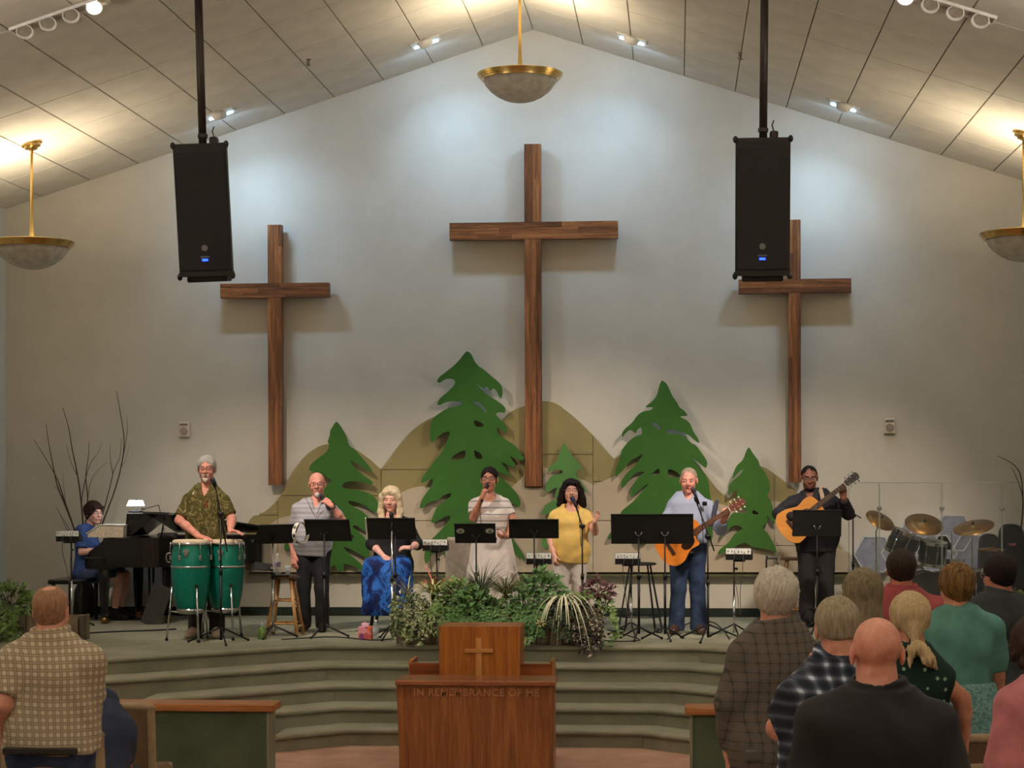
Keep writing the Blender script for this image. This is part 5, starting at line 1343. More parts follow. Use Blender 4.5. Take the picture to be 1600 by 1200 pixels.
def mixer(lab, px, py, Y, polepx, lab2, yaw=0.0, floor=True):
    """personal monitor mixer on a slim stand"""
    s = ppm(Y); c = W(px, py, Y); base = Vector((W(polepx, 900, Y).x, Y, ZS))
    t = thing('mixer_stand', lab2, 'stand', base, group='slim stands for the monitor mixers')
    z = c.z - base.z - .075
    b = MB(); b.tube([(0, .03, .05), (0, .03, z * .55)], .013, 9); b.build('lower_tube', m_chrome, t, smooth=True)
    b = MB(); b.tube([(0, .03, z * .3), (0, .03, z)], .0085, 9); b.build('upper_shaft', m_black, t, smooth=True)
    b = MB(); b.box((c.x - base.x, .03, z + .008), (.12, .1, .014), bev=.003); b.tube([(0, .03, z - .07), (.03, -.02, z - .07)], .012, 8); b.build('mount_plate', m_black, t)
    tripod(t, (0, .03), .14, .25, 3, .7, mat=m_black)
    t = thing('monitor_mixer', lab, 'mixer', c - Vector((0, 0, .055)), yaw, group='white-faced personal monitor mixers')
    b = MB(); b.prism([[(-.06, 0), (.07, 0), (.07, .05), (-.05, .118), (-.06, .112)]], lambda p: (-.128, p[0], p[1]), lambda p: (.128, p[0], p[1])); b.build('case', m_black, t)
    b = MB(); b.box((0, -.064, .086), (.25, .008, .058), bev=.003); b.build('face_panel', m_whitepl, t)
    rr = random.Random(int(px)); 
    for k in range(7):
        x = -.1 + k * .033 + rr.uniform(-.004, .004); b = MB(); b.tube([(x, -.066, .084 + rr.uniform(-.014, .016)), (x, -.076, .084 + rr.uniform(-.01, .012))], .0034 if k % 3 else .005, 8); b.build('jack', m_black, t)
    for k, dx in enumerate((-.03, .06)):
        b = MB(); b.tube(catmull([(dx, -.07, .07), (dx - .01, -.1, .02), (dx - .02, -.07, -.12), (dx * .3 - .01, .0, -.34), (dx * .2, .03, -.55)], 4), .0035, 6); b.build('cable', M('cable_grey', (70, 66, 62), .6), t, smooth=True)
mixer('white-faced monitor mixer on a stand at the far left by the pianist', 108, 838, 20.6, 110.5, 'slim stand carrying the far left mixer beside the pianist')
mixer('white-faced monitor mixer right of the seated blonde woman', 681, 852, 19.7, 682, 'slim stand carrying the mixer right of the blonde woman')
mixer('white-faced monitor mixer left of the woman in yellow', 842.5, 873, 19.9, 838, 'slim stand carrying the mixer left of the woman in yellow')
mixer('white-faced monitor mixer under the extra-wide music stand', 981, 873, 19.75, 986, 'slim stand carrying the mixer under the wide music stand')
mixer('white-faced monitor mixer right of the blue-shirted guitarist', 1155, 866, 19.6, 1147, 'slim stand carrying the mixer right of the blue-shirted guitarist', -.15)

# ------------------------------------------------------------------ congas
m_conga = NT('green_sparkle'); m_conga.set(.25, .3, .5); _co = m_conga.coord(); _n = m_conga.noise(_co, 220, 2, .7)
m_conga.color(m_conga.ramp(_n, [(.35, (4, 92, 78)), (.6, (14, 132, 110)), (.75, (90, 190, 168))])); m_conga = m_conga.m
m_hide = M('drum_hide', (226, 206, 176), .7)
def conga(lab, px, Y, a0):
    top = W(px, 845, Y); h = .70; base = Vector((top.x, Y, ZS)); zt = top.z - ZS
    t = thing('conga_drum', lab, 'drum', base, group='green sparkle conga drums')
    pr = [(.125, -h), (.15, -h + .06), (.178, -h + .2), (.193, -h + .36), (.195, -h + .46), (.188, -h + .58), (.172, -.03), (.17, 0)]
    b = MB(); b.lathe([(r, zt + z) for r, z in pr] + [(.15, zt), (.15, zt - .03), (.1, zt - h)], 40); b.build('shell', m_conga, t, smooth=True)
    b = MB(); b.lathe([(.001, zt + .012), (.16, zt + .012), (.176, zt + .006), (.182, zt - .015), (.176, zt - .015), (.17, zt + .002), (.001, zt + .002)], 40); b.build('head_skin', m_hide, t, auto=40)
    b = MB(); b.lathe([(.176, zt - .012), (.188, zt - .014), (.19, zt - .035), (.18, zt - .04), (.176, zt - .012)], 40); b.build('tension_hoop', m_chrome, t, smooth=True)
    b = MB(); b.lathe([(.19, zt - .245), (.1985, zt - .245), (.1985, zt - .262), (.19, zt - .262), (.19, zt - .245)], 40); b.build('centre_band', m_chrome, t, smooth=True)
    b = MB(); b.lathe([(.124, zt - h + .03), (.146, zt - h + .03), (.14, zt - h - .006), (.122, zt - h - .006), (.124, zt - h + .03)], 32); b.build('foot_ring', m_chrome, t, smooth=True)
    for k in range(6):
        a = a0 + k * math.pi / 3; ca, sa = math.cos(a), math.sin(a)
        b = MB(); b.tube([(ca * .195, sa * .195, zt - .01), (ca * .2, sa * .2, zt - .06), (ca * .203, sa * .203, zt - .16)], .0055, 7); b.build('lug_rod', m_chrome, t, smooth=True)
        b = MB(); b.box((0, 0, 0), (.03, .03, .05), bev=.006, mat=frame((ca * .196, sa * .196, zt - .165), (ca, sa, 0), (-sa, ca, 0), (0, 0, 1))); b.build('lug', m_chrome, t)
    b = MB(); b.prism([[(-.022, .02), (.022, .02), (.03, 0), (.012, -.04), (0, -.055), (-.012, -.04), (-.03, 0)]], lambda p: (p[0], -.199, zt - .10 + p[1]), lambda p: (p[0], -.17, zt - .10 + p[1])); b.build('maker_plate', m_chrome, t)
    b = MB(); b.tube(catmull([(-.185, -.05, zt - .12), (-.225, -.06, zt - .13), (-.225, -.06, zt - .2), (-.19, -.05, zt - .21)], 4), .007, 7); b.build('carry_handle', m_chrome, t, smooth=True)
    # basket stand with three splayed chrome legs
    for k in range(3):
        a = -math.pi / 2 + .55 + k * 2 * math.pi / 3; ca, sa = math.cos(a), math.sin(a); z0 = zt - h + .26
        b = MB(); b.tube([(ca * .185, sa * .185, z0), (ca * .245, sa * .245, .015)], .011, 8); o = b.build('stand_leg', m_chrome, t, smooth=True)
        b = MB(); b.ball((ca * .245, sa * .245, .016), .018, 8, 5); b.build('rubber_tip', m_rubber, o, smooth=True); b = MB(); b.ball((ca * .182, sa * .182, z0), .02, 8, 5); b.build('leg_pad', m_rubber, o, smooth=True)
        b = MB(); b.tube([(ca * .21, sa * .21, zt - h + .0), (ca * .1, sa * .1, zt - h - .012)], .008, 7); b.build('stand_strut', m_chrome, t, smooth=True)
    b = MB(); b.lathe([(.1, zt - h - .02), (.112, zt - h - .02), (.112, zt - h - .006), (.1, zt - h - .006), (.1, zt - h - .02)], 24); b.build('stand_ring', m_chrome, t, smooth=True)
conga('green sparkle conga drum, the left one of the pair', 298, 18.98, .2)
conga('green sparkle conga drum, the right one behind the microphone stand', 351.5, 19.26, .5)

# ------------------------------------------------------------------ guitars
def guitar(lab, bridge, nut, tipd, Y, dyn, top_c, body_len=.5, wide=.2, cut=True, peg_white=True, strapend=True, head_c=(96, 40, 24)):
    """bridge/nut: pixels; the neck runs bridge -> nut; faces the camera"""
    o = W(*bridge, Y); n = W(*nut, Y + dyn); x = (n - o); L = x.length; x = x.normalized()
    face = Vector((0.0, -1, .12)); z = (face - x * face.dot(x)).normalized(); y = z.cross(x)
    t = thing('acoustic_guitar', lab, 'guitar', o, group='acoustic guitars')
    def bld(nm, mb, mat, par=t, **k):
        ob = mb.build(nm, mat, None, **k); ob.data.transform(frame((0, 0, 0), x, y, z)); ob.parent = par; return ob
    up = [(-.13, 0), (-.125, .08), (-.1, .14), (-.05, .185), (.0, wide * .98), (.06, wide * .93), (.12, .15), (.17, .128), (.22, .132), (.27, .142), (.32, .138), (.36, .11), (.375, .06), (.378, .03)]
    low = [(p, -q) for p, q in up if p > -.13]
    if cut: low = [(-.125, -.08), (-.1, -.14), (-.05, -.185), (0, -wide * .98), (.06, -wide * .93), (.12, -.15), (.17, -.128), (.22, -.13), (.255, -.132), (.275, -.12), (.272, -.09), (.275, -.055), (.3, -.035), (.34, -.03)]
    out = smooth2(up + [(.378, 0)] + list(reversed(low)), 4)
    b = MB(); b.prism([out], lambda p: (p[0], p[1], -.012), lambda p: (p[0], p[1], -.105)); bld('body', b, wood('guitar_side', (92, 42, 18), (140, 70, 32), 'X'))
    b = MB(); b.prism([out], lambda p: (p[0], p[1], .0), lambda p: (p[0], p[1], -.0115)); bld('soundboard', b, wood('guitar_top_%d' % top_c[2], tuple(v * .94 for v in top_c), top_c, 'X', 1.0, .3))
    b = MB(); b.lathe([(.001, .002), (.048, .002), (.001, .0015)], 28, Matrix.Translation((.2, 0, 0))); bld('sound_hole', b, M('sound_hole_dark', (26, 16, 12), .9))
    b = MB(); b.lathe([(.05, .0005), (.05, .0022), (.062, .0022), (.062, .0005)], 32, Matrix.Translation((.2, 0, 0))); bld('rosette', b, M('rosette_brown', (110, 62, 34), .5))
    b = MB(); b.prism([smooth2([(.13, -.03), (.2, -.055), (.25, -.03), (.25, -.075), (.18, -.115), (.12, -.1), (.1, -.06)], 3)], lambda p: (p[0], p[1], .003), lambda p: (p[0], p[1], .0002)); bld('pickguard', b, M('pickguard_dark', (40, 20, 14), .3))
    b = MB(); b.box((0, 0, .006), (.035, .16, .011), bev=.003); br = bld('bridge', b, M('rosewood', (54, 30, 20), .5))
    b = MB(); b.prism([[(.33, .03), (L, .022), (L, -.022), (.33, -.03)]], lambda p: (p[0], p[1], .004), lambda p: (p[0], p[1], -.022)); nk = bld('neck', b, wood('guitar_neck', (110, 60, 30), (150, 90, 48), 'X'))
    b = MB(); b.prism([[(.25, .029), (L, .0225), (L, -.0225), (.25, -.029)]], lambda p: (p[0], p[1], .0105), lambda p: (p[0], p[1], .0035)); fb = bld('fretboard', b, M('fretboard_%d' % head_c[0], (104, 62, 44) if peg_white else (52, 36, 30), .5))
    for k in range(16):
        xx = L - (L) * (1 - 2 ** (-(k + 1) / 12)); b = MB(); b.box((xx, 0, .0112), (.0025, .046 + .006 * k / 16, .0018)); bld('fret', b, m_chrome, fb)
    b = MB(); b.box((L, 0, .009), (.007, .046, .014)); bld('nut', b, M('bone_white', (232, 222, 202), .4))
    hd = MB(); hd.prism([[(L, .022), (L + .03, .036), (L + .16, .042), (L + .175, .02), (L + .178, 0), (L + .175, -.02), (L + .16, -.042), (L + .03, -.036), (L, -.022)]], lambda p: (p[0], p[1], .004 - (p[0] - L) * .2), lambda p: (p[0], p[1], -.013 - (p[0] - L) * .2)); hs_ = bld('headstock', hd, M('headstock_%d' % head_c[0], head_c, .35))
    for k in range(3):
        for e in (-1, 1):
            xx = L + .045 + k * .048; zz = -.004 - (xx - L) * .2
            b = MB(); b.tube([(xx, e * .038, zz), (xx, e * .052, zz)], .004, 6); b.box((xx, e * .06, zz), (.018, .016, .011), bev=.004); b.tube([(xx, e * .024, zz + .004), (xx, e * .024, zz + .02)], .006, 7); bld('tuning_peg', b, M('peg_cream', (222, 208, 182), .4) if peg_white else m_chrome, hs_)
    b = MB()
    for k in range(6):
        yy = (k - 2.5) * .0068; b.tube([(0, yy * 1.45, .013), (L, yy, .014)], .0007, 4)
    bld('strings', b, M('string_bronze', (180, 150, 110), .3, .9))
    for ch in t.children: pass
    return t
guitar('orange cutaway acoustic guitar held by the man in the pale blue shirt', (1047, 856), (1140, 796), None, BLUE.base.y - .33, -.03, (226, 130, 42), wide=.2)
guitar('natural wood classical guitar held by the man in black', (1237, 822), (1320, 757), None, BLACK.base.y - .36, .0, (232, 156, 72), wide=.19, cut=False, peg_white=False, head_c=(44, 26, 22))

# ------------------------------------------------------------------ grand piano
m_ebony = M('piano_black', (14, 13, 14), .18, spec=.5)
YN, YF = 20.95, 22.28
X0 = W(136, 860, YN).x; X1 = W(399, 860, 21.6).x
t = thing('grand_piano', 'black grand piano with its lid partly raised at the left of the stage', 'piano', ((X0 + X1) / 2, (YN + YF) / 2, ZS))
PB = t.location
ln = X1 - X0
def plan(x0, infl=0.0):
    P_ = [(x0, YF), (x0, YN), (X0 + .62, YN), (X0 + .85, YN + .04), (X0 + 1.08, YN + .2), (X0 + 1.28, YN + .46), (X0 + 1.5, YN + .66), (X1 - .12, YN + .8), (X1, YN + .98), (X1 - .02, YF - .12), (X1 - .12, YF)]
    return [(x - PB.x, y - PB.y) for x, y in P_[:3]] + [(x - PB.x, y - PB.y) for x, y in [(p.x, p.y) for p in catmull([(a, b_, 0) for a, b_ in P_[2:]], 5)][1:]]
b = MB(); b.prism([plan(X0 + .18)], lambda p: (p[0], p[1], .955), lambda p: (p[0], p[1], .63)); b.build('rim', m_ebony, t)
b = MB(); b.box((X0 + .1 - PB.x, 0, .68), (.26, YF - YN, .13), bev=.01); b.build('key_bed', m_ebony, t)
for yy in (YN + .05, YF - .05):
    b = MB(); b.prism([[(0, .61), (.3, .61), (.3, .955), (.2, .955), (.13, .88), (.02, .8), (0, .76)]], lambda p: (X0 + p[0] - PB.x, yy - .045 - PB.y, p[1]), lambda p: (X0 + p[0] - PB.x, yy + .045 - PB.y, p[1])); b.build('cheek', m_ebony, t)
for k in range(36):
    b = MB(); b.box((X0 + .1 - PB.x, YN + .12 + (k + .5) * (YF - YN - .24) / 36 - PB.y, .755), (.16, (YF - YN - .24) / 36 - .002, .02), bev=.002); b.build('white_key', M('ivory_key', (230, 226, 214), .3), t)
b = MB(); b.box((X0 + .22 - PB.x, 0, .84), (.03, YF - YN - .2, .2), bev=.005); b.build('fallboard', m_ebony, t)
# lid hinged along the far (bass) side
ang = math.radians(-11.0)
lm = Matrix.Translation((0, YF - PB.y, .965)) @ Matrix.Rotation(ang, 4, 'X') @ Matrix.Translation((0, -(YF - PB.y), -.965))
b = MB(); b.prism([plan(X0 + .66)], lambda p: (p[0], p[1], .99), lambda p: (p[0], p[1], .968)); o = b.build('lid', m_ebony, t); o.matrix_local = lm
b = MB(); b.tube([(X0 + .8 - PB.x, YN + .1 - PB.y, .93), (X0 + .84 - PB.x, YN + .12 - PB.y, 1.19)], .009, 8); b.build('lid_prop', m_ebony, t, smooth=True)
b = MB(); b.prism([[(.34, .96), (.4, .96), (.70, 1.2), (.66, 1.215), (.36, 1.215)]], lambda p: (X0 + p[0] - PB.x, YN + .3 - PB.y, p[1]), lambda p: (X0 + p[0] - PB.x, YF - .3 - PB.y, p[1])); b.build('music_desk', m_ebony, t)
for px_, yy in ((163, YN + .12), (262, YN + .25), (216, YF - .2), (330, YF - .3)):
    xx = W(px_, 930, yy).x - PB.x; b = MB(); b.lathe([(.055, .64), (.065, .6), (.06, .4), (.045, .15), (.05, .09), (.001, .08)], 8, Matrix.Translation((xx, yy - PB.y, 0))); o = b.build('leg', m_ebony, t, auto=30)
    b = MB(); b.lathe([(.001, .08), (.03, .075), (.035, .04), (.03, .004), (.001, 0)], 10, Matrix.Translation((xx, yy - PB.y, 0))); b.build('caster', M('brass_caster', (150, 112, 60), .35, .9), o, smooth=True)
xl = W(236, 930, 21.6).x - PB.x
b = MB()
for e in (-1, 1): b.tube([(xl, e * .09, .62), (xl, e * .07, .14)], .014, 8)
b.box((xl, 0, .12), (.12, .3, .06), bev=.01); b.tube([(xl + .02, 0, .15), (xl + .35, 0, .6)], .008, 7); b.tube([(xl + .02, .1, .15), (xl + .3, .1, .6)], .008, 7); b.build('pedal_lyre', M('lyre_dark', (44, 36, 30), .4), t, smooth=True)
for e in (-1, 0, 1):
    b = MB(); b.box((xl - .1, e * .07, .055), (.13, .03, .012), bev=.004); b.build('pedal', M('brass_pedal', (190, 150, 80), .3, 1.0), t)
# bench
p0 = W(106, 914, 21.3)
t = thing('piano_bench', 'black piano bench under the pianist', 'bench', (p0.x + .06, 21.37, ZS))
b = MB(); b.box((0, 0, .465), (.4, .72, .05), bev=.012); b.build('seat', m_ebony, t)
for ex in (-1, 1):
    for ey in (-1, 1):
        b = MB(); b.tube([(ex * .15, ey * .3, 0.0), (ex * .15, ey * .3, .45)], [.018, .026], 8); b.build('leg', m_ebony, t)
# lamp, score, papers on the piano
q = W(212, 808, 21.55); q.z = ZS + 1.222
t = thing('piano_lamp', 'bright white lamp glowing on top of the piano', 'lamp', q)
b = MB(); b.box((0, 0, .012), (.14, .12, .022), bev=.006); b.build('base', m_black, t)
b = MB(); b.tube(catmull([(0, .03, .02), (.01, .05, .09), (0, .02, .15)], 4), .008, 8); b.build('stem', m_black, t, smooth=True)
b = MB(); b.prism([[(-.09, .075), (.09, .075), (.07, .135), (-.06, .14)]], lambda p: (p[0], -.05, p[1]), lambda p: (p[0], .05, p[1])); b.build('glowing_panel', glow('lamp_white_glow', (232, 246, 255), 9.0), t)
l = bpy.data.lights.new('piano_lamp_light', 'POINT'); l.energy = 2.5; l.color = (.85, .94, 1); l.shadow_soft_size = .05; o = bpy.data.objects.new('piano_lamp_light', l); COL.objects.link(o); o.location = q + Vector((-.02, -.12, .1))
q = W(164, 841, 21.2); q.z = ZS + .957
t = thing('hymn_binder', 'thick open binder of cream pages on the left of the piano', 'binder', (q.x + .03, 21.25, q.z))
b = MB(); b.prism([[(-.2, 0), (.2, 0), (.21, .125), (-.06, .13), (-.2, .035)]], lambda p: (p[0], -.14, p[1]), lambda p: (p[0], .14, p[1])); b.build('page_block', M('cream_pages', (216, 200, 176), .8, var=.1, vs_=60), t)
b = MB(); b.prism([[(-.215, .036), (-.06, .132), (.215, .128), (.215, .136), (-.065, .142), (-.22, .044)]], lambda p: (p[0], -.15, p[1]), lambda p: (p[0], .15, p[1])); b.build('open_page', M('paper_white', (214, 208, 196), .8), t)
q = W(258, 836, 21.15)
t = thing('small_keyboard_box', 'flat dark device with pale edge lying on the piano rim', 'device', (q.x, 21.25, ZS + .956))
b = MB(); b.box((0, 0, .022), (.2, .14, .04), bev=.008); b.build('case', M('device_grey', (60, 58, 58), .5), t); b = MB(); b.box((0, -.01, .044), (.17, .09, .006)); b.build('screen', M('device_screen', (34, 34, 40), .2), t)
# goose-neck clip light arm behind the desk
q = W(254, 803, 21.9); q.z = ZS + .99
t = thing('clip_lamp', 'thin angled grey lamp arm behind the piano lid', 'lamp', (W(252, 800, 22.1).x, 22.1, 1.79))
a = t.location
b = MB(); b.tube([(.03, 0, 0), W(248, 789, 22.1) - a], .007, 7); b.build('lower_arm', M('arm_grey', (110, 104, 96), .5), t); b = MB(); b.tube([W(248, 789, 22.1) - a, W(225, 795, 22.1) - a], .006, 7); b.build('upper_arm', M('arm_grey', (110, 104, 96), .5), t)
b = MB(); b.ball(W(224, 795, 22.1) - a, (.03, .02, .014), 10, 6); b.build('head', M('arm_grey', (110, 104, 96), .5), t, smooth=True)
# leaning board and floor speaker by the pedals
q = onz(247, 972, ZS)
t = thing('leaning_case', 'dark flat case leaning on the piano leg', 'case', (q.x, 21.05, ZS))
b = MB(); b.box((0, 0, .22), (.2, .03, .44), bev=.01, mat=Matrix.Rotation(.32, 4, 'Y')); b.build('panel', M('case_dark', (26, 25, 24), .7), t); b = MB(); b.box((0, -.018, .22), (.22, .012, .46), bev=.003, mat=Matrix.Rotation(.32, 4, 'Y')); b.build('edge_frame', M('case_frame', (52, 50, 46), .6), t)

# ------------------------------------------------------------------ stools, bottles, small things
def wood_stool(lab, px, Y, ztop, r=.17, spread=.1, wood_c=((160, 112, 62), (210, 164, 108)), seat_c=None):
    x = W(px, 900, Y).x; t = thing('wooden_stool', lab, 'stool', (x, Y, ZS), group='wooden stools')
    wm = wood('stool_wood', *wood_c, 'Z')
    b = MB(); b.lathe([(.001, ztop), (r - .02, ztop), (r, ztop - .012), (r - .004, ztop - .03), (.001, ztop - .03)], 28); b.build('seat', seat_c or wood('stool_seat', (84, 58, 36), (122, 88, 58), 'X'), t, auto=40)
    F_ = []
    for k in range(4):
        a = math.pi / 4 + k * math.pi / 2; ca, sa = math.cos(a), math.sin(a)
        p0, p1 = Vector((ca * (r - .05), sa * (r - .05), ztop - .03)), Vector((ca * (r + spread), sa * (r + spread), 0)); F_.append((p0, p1))
        b = MB(); b.tube([p0, p1], [.017, .019], 8); b.build('leg', wm, t, smooth=True)
    for k in range(4):
        for f in (.38, .78) if k % 2 == 0 else (.45, .84):
            a, c = F_[k], F_[(k + 1) % 4]; b = MB(); b.tube([a[0].lerp(a[1], f), c[0].lerp(c[1], f)], .011, 7); b.build('rung', wm, t, smooth=True)
    return t
wood_stool('light wood stool with bottle and glass, beside the bald singer', 445, 19.7, W(445, 899, 19.7).z - ZS, .155, .07)
ZST = W(445, 899, 19.7).z
def bottle(lab, px, Y, z, h, c=(196, 204, 208), label_c=None, r=.033):
    x = W(px, 900, Y).x; t = thing('water_bottle', lab, 'bottle', (x, Y, z), group='clear plastic water bottles')
    b = MB(); b.lathe([(.001, 0), (r * .9, .002), (r, .012), (r, h * .3), (r * .92, h * .34), (r, h * .4), (r, h * .62), (r * .85, h * .72), (r * .42, h * .88), (r * .4, h * .94), (.001, h * .94)], 18); b.build('bottle_body', m_clear, t, smooth=True)
    b = MB(); b.lathe([(r * 1.01, h * .42), (r * 1.02, h * .6)], 18); b.build('wrap_label', M('bottle_label_%d' % (label_c or (1,))[0], label_c or (210, 214, 220), .5), t, smooth=True, fix=False)
    b = MB(); b.lathe([(.001, h), (r * .44, h), (r * .46, h * .92), (.001, h * .92)], 12); b.build('cap', m_whitepl, t)
_t = NT('clear_plastic'); _t.set(.08, 0, .5); _t.b.inputs['Alpha'].default_value = .35; _n = _t.noise(_t.coord(), 20, 2); _t.color(_t.ramp(_n, [(.3, (190, 198, 202)), (.7, (226, 230, 232))])); m_clear = _t.m
bottle('tall clear water bottle standing on the wooden stool', 434, 19.64, ZST + .001, .225, label_c=(140, 130, 160))
bottle('small clear water bottle on the stage floor by the tissue box', 587, 19.2, ZS, .2, label_c=(186, 196, 200))
x = W(449, 900, 19.72).x
t = thing('drinking_glass', 'small clear drinking glass on the wooden stool', 'glass', (x, 19.74, ZST + .001)); b = MB(); b.lathe([(.001, 0), (.026, 0), (.033, .1), (.03, .1), (.024, .006), (.001, .006)], 16); b.build('tumbler', m_clear, t, smooth=True)
b = MB(); b.lathe([(.001, .008), (.0245, .008), (.0275, .05), (.001, .05)], 16); b.build('water', m_clear, t, smooth=True)
t = thing('phone', 'flat dark phone lying on the wooden stool', 'phone', (W(441, 900, 19.6).x, 19.58, ZST + .001)); b = MB(); b.box((0, 0, .008), (.15, .07, .016), bev=.005); b.build('case', M('phone_grey', (84, 80, 76), .4), t); b = MB(); b.box((0, 0, .0165), (.135, .06, .002)); b.build('screen', M('phone_screen', (28, 28, 32), .15), t)
# tablet on the side-turned stand
q = W(408, 885, 19.3)
t = thing('tablet_holder', 'dark tablet on a clamp beside the congas', 'tablet', q)
b = MB(); b.box((0, 0, 0), (.2, .012, .13), bev=.005, mat=Matrix.Rotation(-1.05, 4, 'X') @ Matrix.Rotation(.25, 4, 'Y')); b.build('tablet', M('tablet_dark', (26, 25, 27), .7), t); b = MB(); b.tube([(.03, .03, -.02), (.115, .04, -.045)], .011, 8); b.build('clamp_arm', m_black, t)
# tambourine hanging between two stands
q = W(470, 833, 19.4)
t = thing('tambourine', 'white tambourine hanging between two music stands', 'tambourine', q)
R = Matrix.Rotation(math.radians(62), 4, 'Z')
b = MB(); n = 40; V = []; Fc = []
for k in range(n):
    a = 2 * math.pi * k / n
    for rr_, yy in ((.105, -.022), (.113, -.022), (.113, .022), (.105, .022)): V.append(R @ Vector((math.cos(a) * rr_, yy, math.sin(a) * rr_)))
for k in range(n):
    for j in range(4): Fc.append((k * 4 + j, k * 4 + (j + 1) % 4, ((k + 1) % n) * 4 + (j + 1) % 4, ((k + 1) % n) * 4 + j))
b.add(V, Fc); b.build('frame', M('tambourine_white', (232, 226, 214), .4), t, auto=40)
for k in range(8):
    a = 2 * math.pi * k / 8 + .2; m4 = R @ Matrix.Translation((math.cos(a) * .113, 0, math.sin(a) * .113)) @ Matrix.Rotation(-a + math.pi / 2, 4, 'Y')
    b = MB(); b.lathe([(.001, .004), (.02, .0), (.001, .002)], 12, m4); b.lathe([(.001, -.004), (.02, 0), (.001, -.002)], 12, m4); b.build('jingle', m_chrome, t)
# hairpin metal stool
x = W(1000, 900, 20.35).x
t = thing('metal_stool', 'black wire-leg stool under the wide music stand', 'stool', (x, 20.35, ZS))
zt = W(1000, 881, 20.35).z - ZS
b = MB(); b.lathe([(.001, zt + .012), (.16, zt + .012), (.175, zt), (.16, zt - .012), (.001, zt - .012)], 28); b.build('seat', M('stool_dark_seat', (44, 32, 28), .5), t, auto=40)
for k in range(4):
    a = math.pi / 4 + k * math.pi / 2; u = Vector((math.cos(a), math.sin(a), 0)); w = Vector((-u.y, u.x, 0))
    b = MB(); b.tube([u * .13 + w * .02 + Vector((0, 0, zt - .01)), u * .27 + w * .05 + Vector((0, 0, .02)), u * .28 + w * .03 + Vector((0, 0, .008)), u * .28 - w * .03 + Vector((0, 0, .008)), u * .27 - w * .05 + Vector((0, 0, .02)), u * .13 - w * .02 + Vector((0, 0, zt - .01))], .0075, 7); b.build('leg', m_black, t, smooth=True)
b = MB(); b.tube([Vector((math.cos(a) * .235, math.sin(a) * .235, .16)) for a in [i * math.pi / 16 for i in range(33)]], .006, 6); b.build('foot_ring', m_black, t, smooth=True)
# stool for the seated singer
x = W(614, 900, 19.9).x
t = thing('padded_stool', 'tall black-legged stool under the seated blonde woman', 'stool', (sbase(614, 981).x, sbase(614, 981).y + .02, ZS))
b = MB(); b.box((0, 0, .46), (.4, .36, .06), bev=.02); b.build('seat', M('stool_black_pad', (24, 22, 24), .6), t)
for ex in (-1, 1):
    for ey in (-1, 1): b = MB(); b.tube([(ex * .16, ey * .14, .44), (ex * .215, ey * .18, 0)], .017, 8); b.build('leg', m_black, t, smooth=True)
for ey in (-1, 1): b = MB(); b.tube([(-.195, ey * .165, .15), (.195, ey * .165, .15)], .01, 7); b.build('rung', m_black, t, smooth=True)
# upholstered chair behind the woman in white
x = W(724, 900, 20.9).x
t = thing('upholstered_chair', 'taupe upholstered chair behind the woman in white', 'chair', (x + .05, 21.0, ZS))
mch = M('taupe_fabric', (150, 138, 126), .9, bump=.3, bs=200)
b = MB(); b.box((0, -.22, .66), (.46, .07, .62), bev=.03); b.build('backrest', mch, t); b = MB(); b.box((0, .05, .42), (.48, .5, .1), bev=.03); b.build('seat', mch, t)
for ex in (-1, 1):
    for yy in (-.22, .26): b = MB(); b.tube([(ex * .2, yy, 0), (ex * .2, yy, .4)], .013, 8); b.build('leg', m_black, t, smooth=True)
# tissue box, spray, cane
x = W(570, 900, 19.2).x
t = thing('tissue_box', 'pink and orange patterned tissue box on the stage floor', 'tissue box', (x, 19.25, ZS))
t_ = NT('tissue_print'); t_.set(.6); _vo = t_.n.new('ShaderNodeTexVoronoi'); t_.link(t_.coord(), _vo.inputs['Vector']); _vo.inputs['Scale'].default_value = 16
_sx = t_.xyz(_vo.outputs['Color'])[0]; t_.color(t_.ramp(_sx, [(.2, (226, 104, 70)), (.4, (92, 44, 120)), (.6, (236, 160, 190)), (.8, (226, 130, 60))]))
b = MB(); b.box((0, 0, .066), (.13, .13, .13), bev=.004); b.build('carton', t_.m, t); b = MB(); b.prism([[(-.03, 0), (-.045, .03), (-.01, .045), (.02, .03), (.04, .04), (.03, 0)]], lambda p: (p[0], -.01, .13 + p[1]), lambda p: (p[0], .015, .13 + p[1])); b.build('tissue', M('tissue_pink', (240, 196, 206), .9), t)
x = W(408, 900, 19.2).x
t = thing('spray_bottle', 'small green spray bottle on the floor by the wooden stool', 'bottle', (x, 19.25, ZS))
b = MB(); b.lathe([(.001, 0), (.042, .002), (.044, .01), (.042, .1), (.02, .125), (.001, .125)], 16); b.build('bottle_body', M('green_liquid', (84, 110, 44), .3), t, smooth=True); b = MB(); b.box((0, 0, .145), (.024, .05, .045), bev=.008); b.tube([(0, -.02, .15), (0, -.05, .15)], .007, 7); b.build('trigger_head', m_clear, t)
q = W(1198, 960, 19.9)
t = thing('walking_cane', 'black walking cane with strap left of the man in black', 'cane', (W(1197.5, 900, 20.2).x, 20.2, ZS))
zc_ = W(1198, 873, 20.2).z - ZS
b = MB(); b.tube(catmull([(0, 0, 0), (0, 0, zc_ - .03), (.015, 0, zc_), (.05, 0, zc_ + .003), (.115, 0, zc_ + .003)], 4), .009, 8); b.build('shaft', m_black, t, smooth=True); b = MB(); b.tube(catmull([(.1, 0, zc_), (.115, 0, zc_ - .05), (.13, 0, zc_ - .09), (.118, 0, zc_ - .1), (.108, 0, zc_ - .05)], 4), .004, 6); b.build('wrist_strap', m_rubber, t, smooth=True); b = MB(); b.tube([(0, 0, 0), (0, 0, .03)], .013, 8); b.build('rubber_tip', m_rubber, t); b = MB()
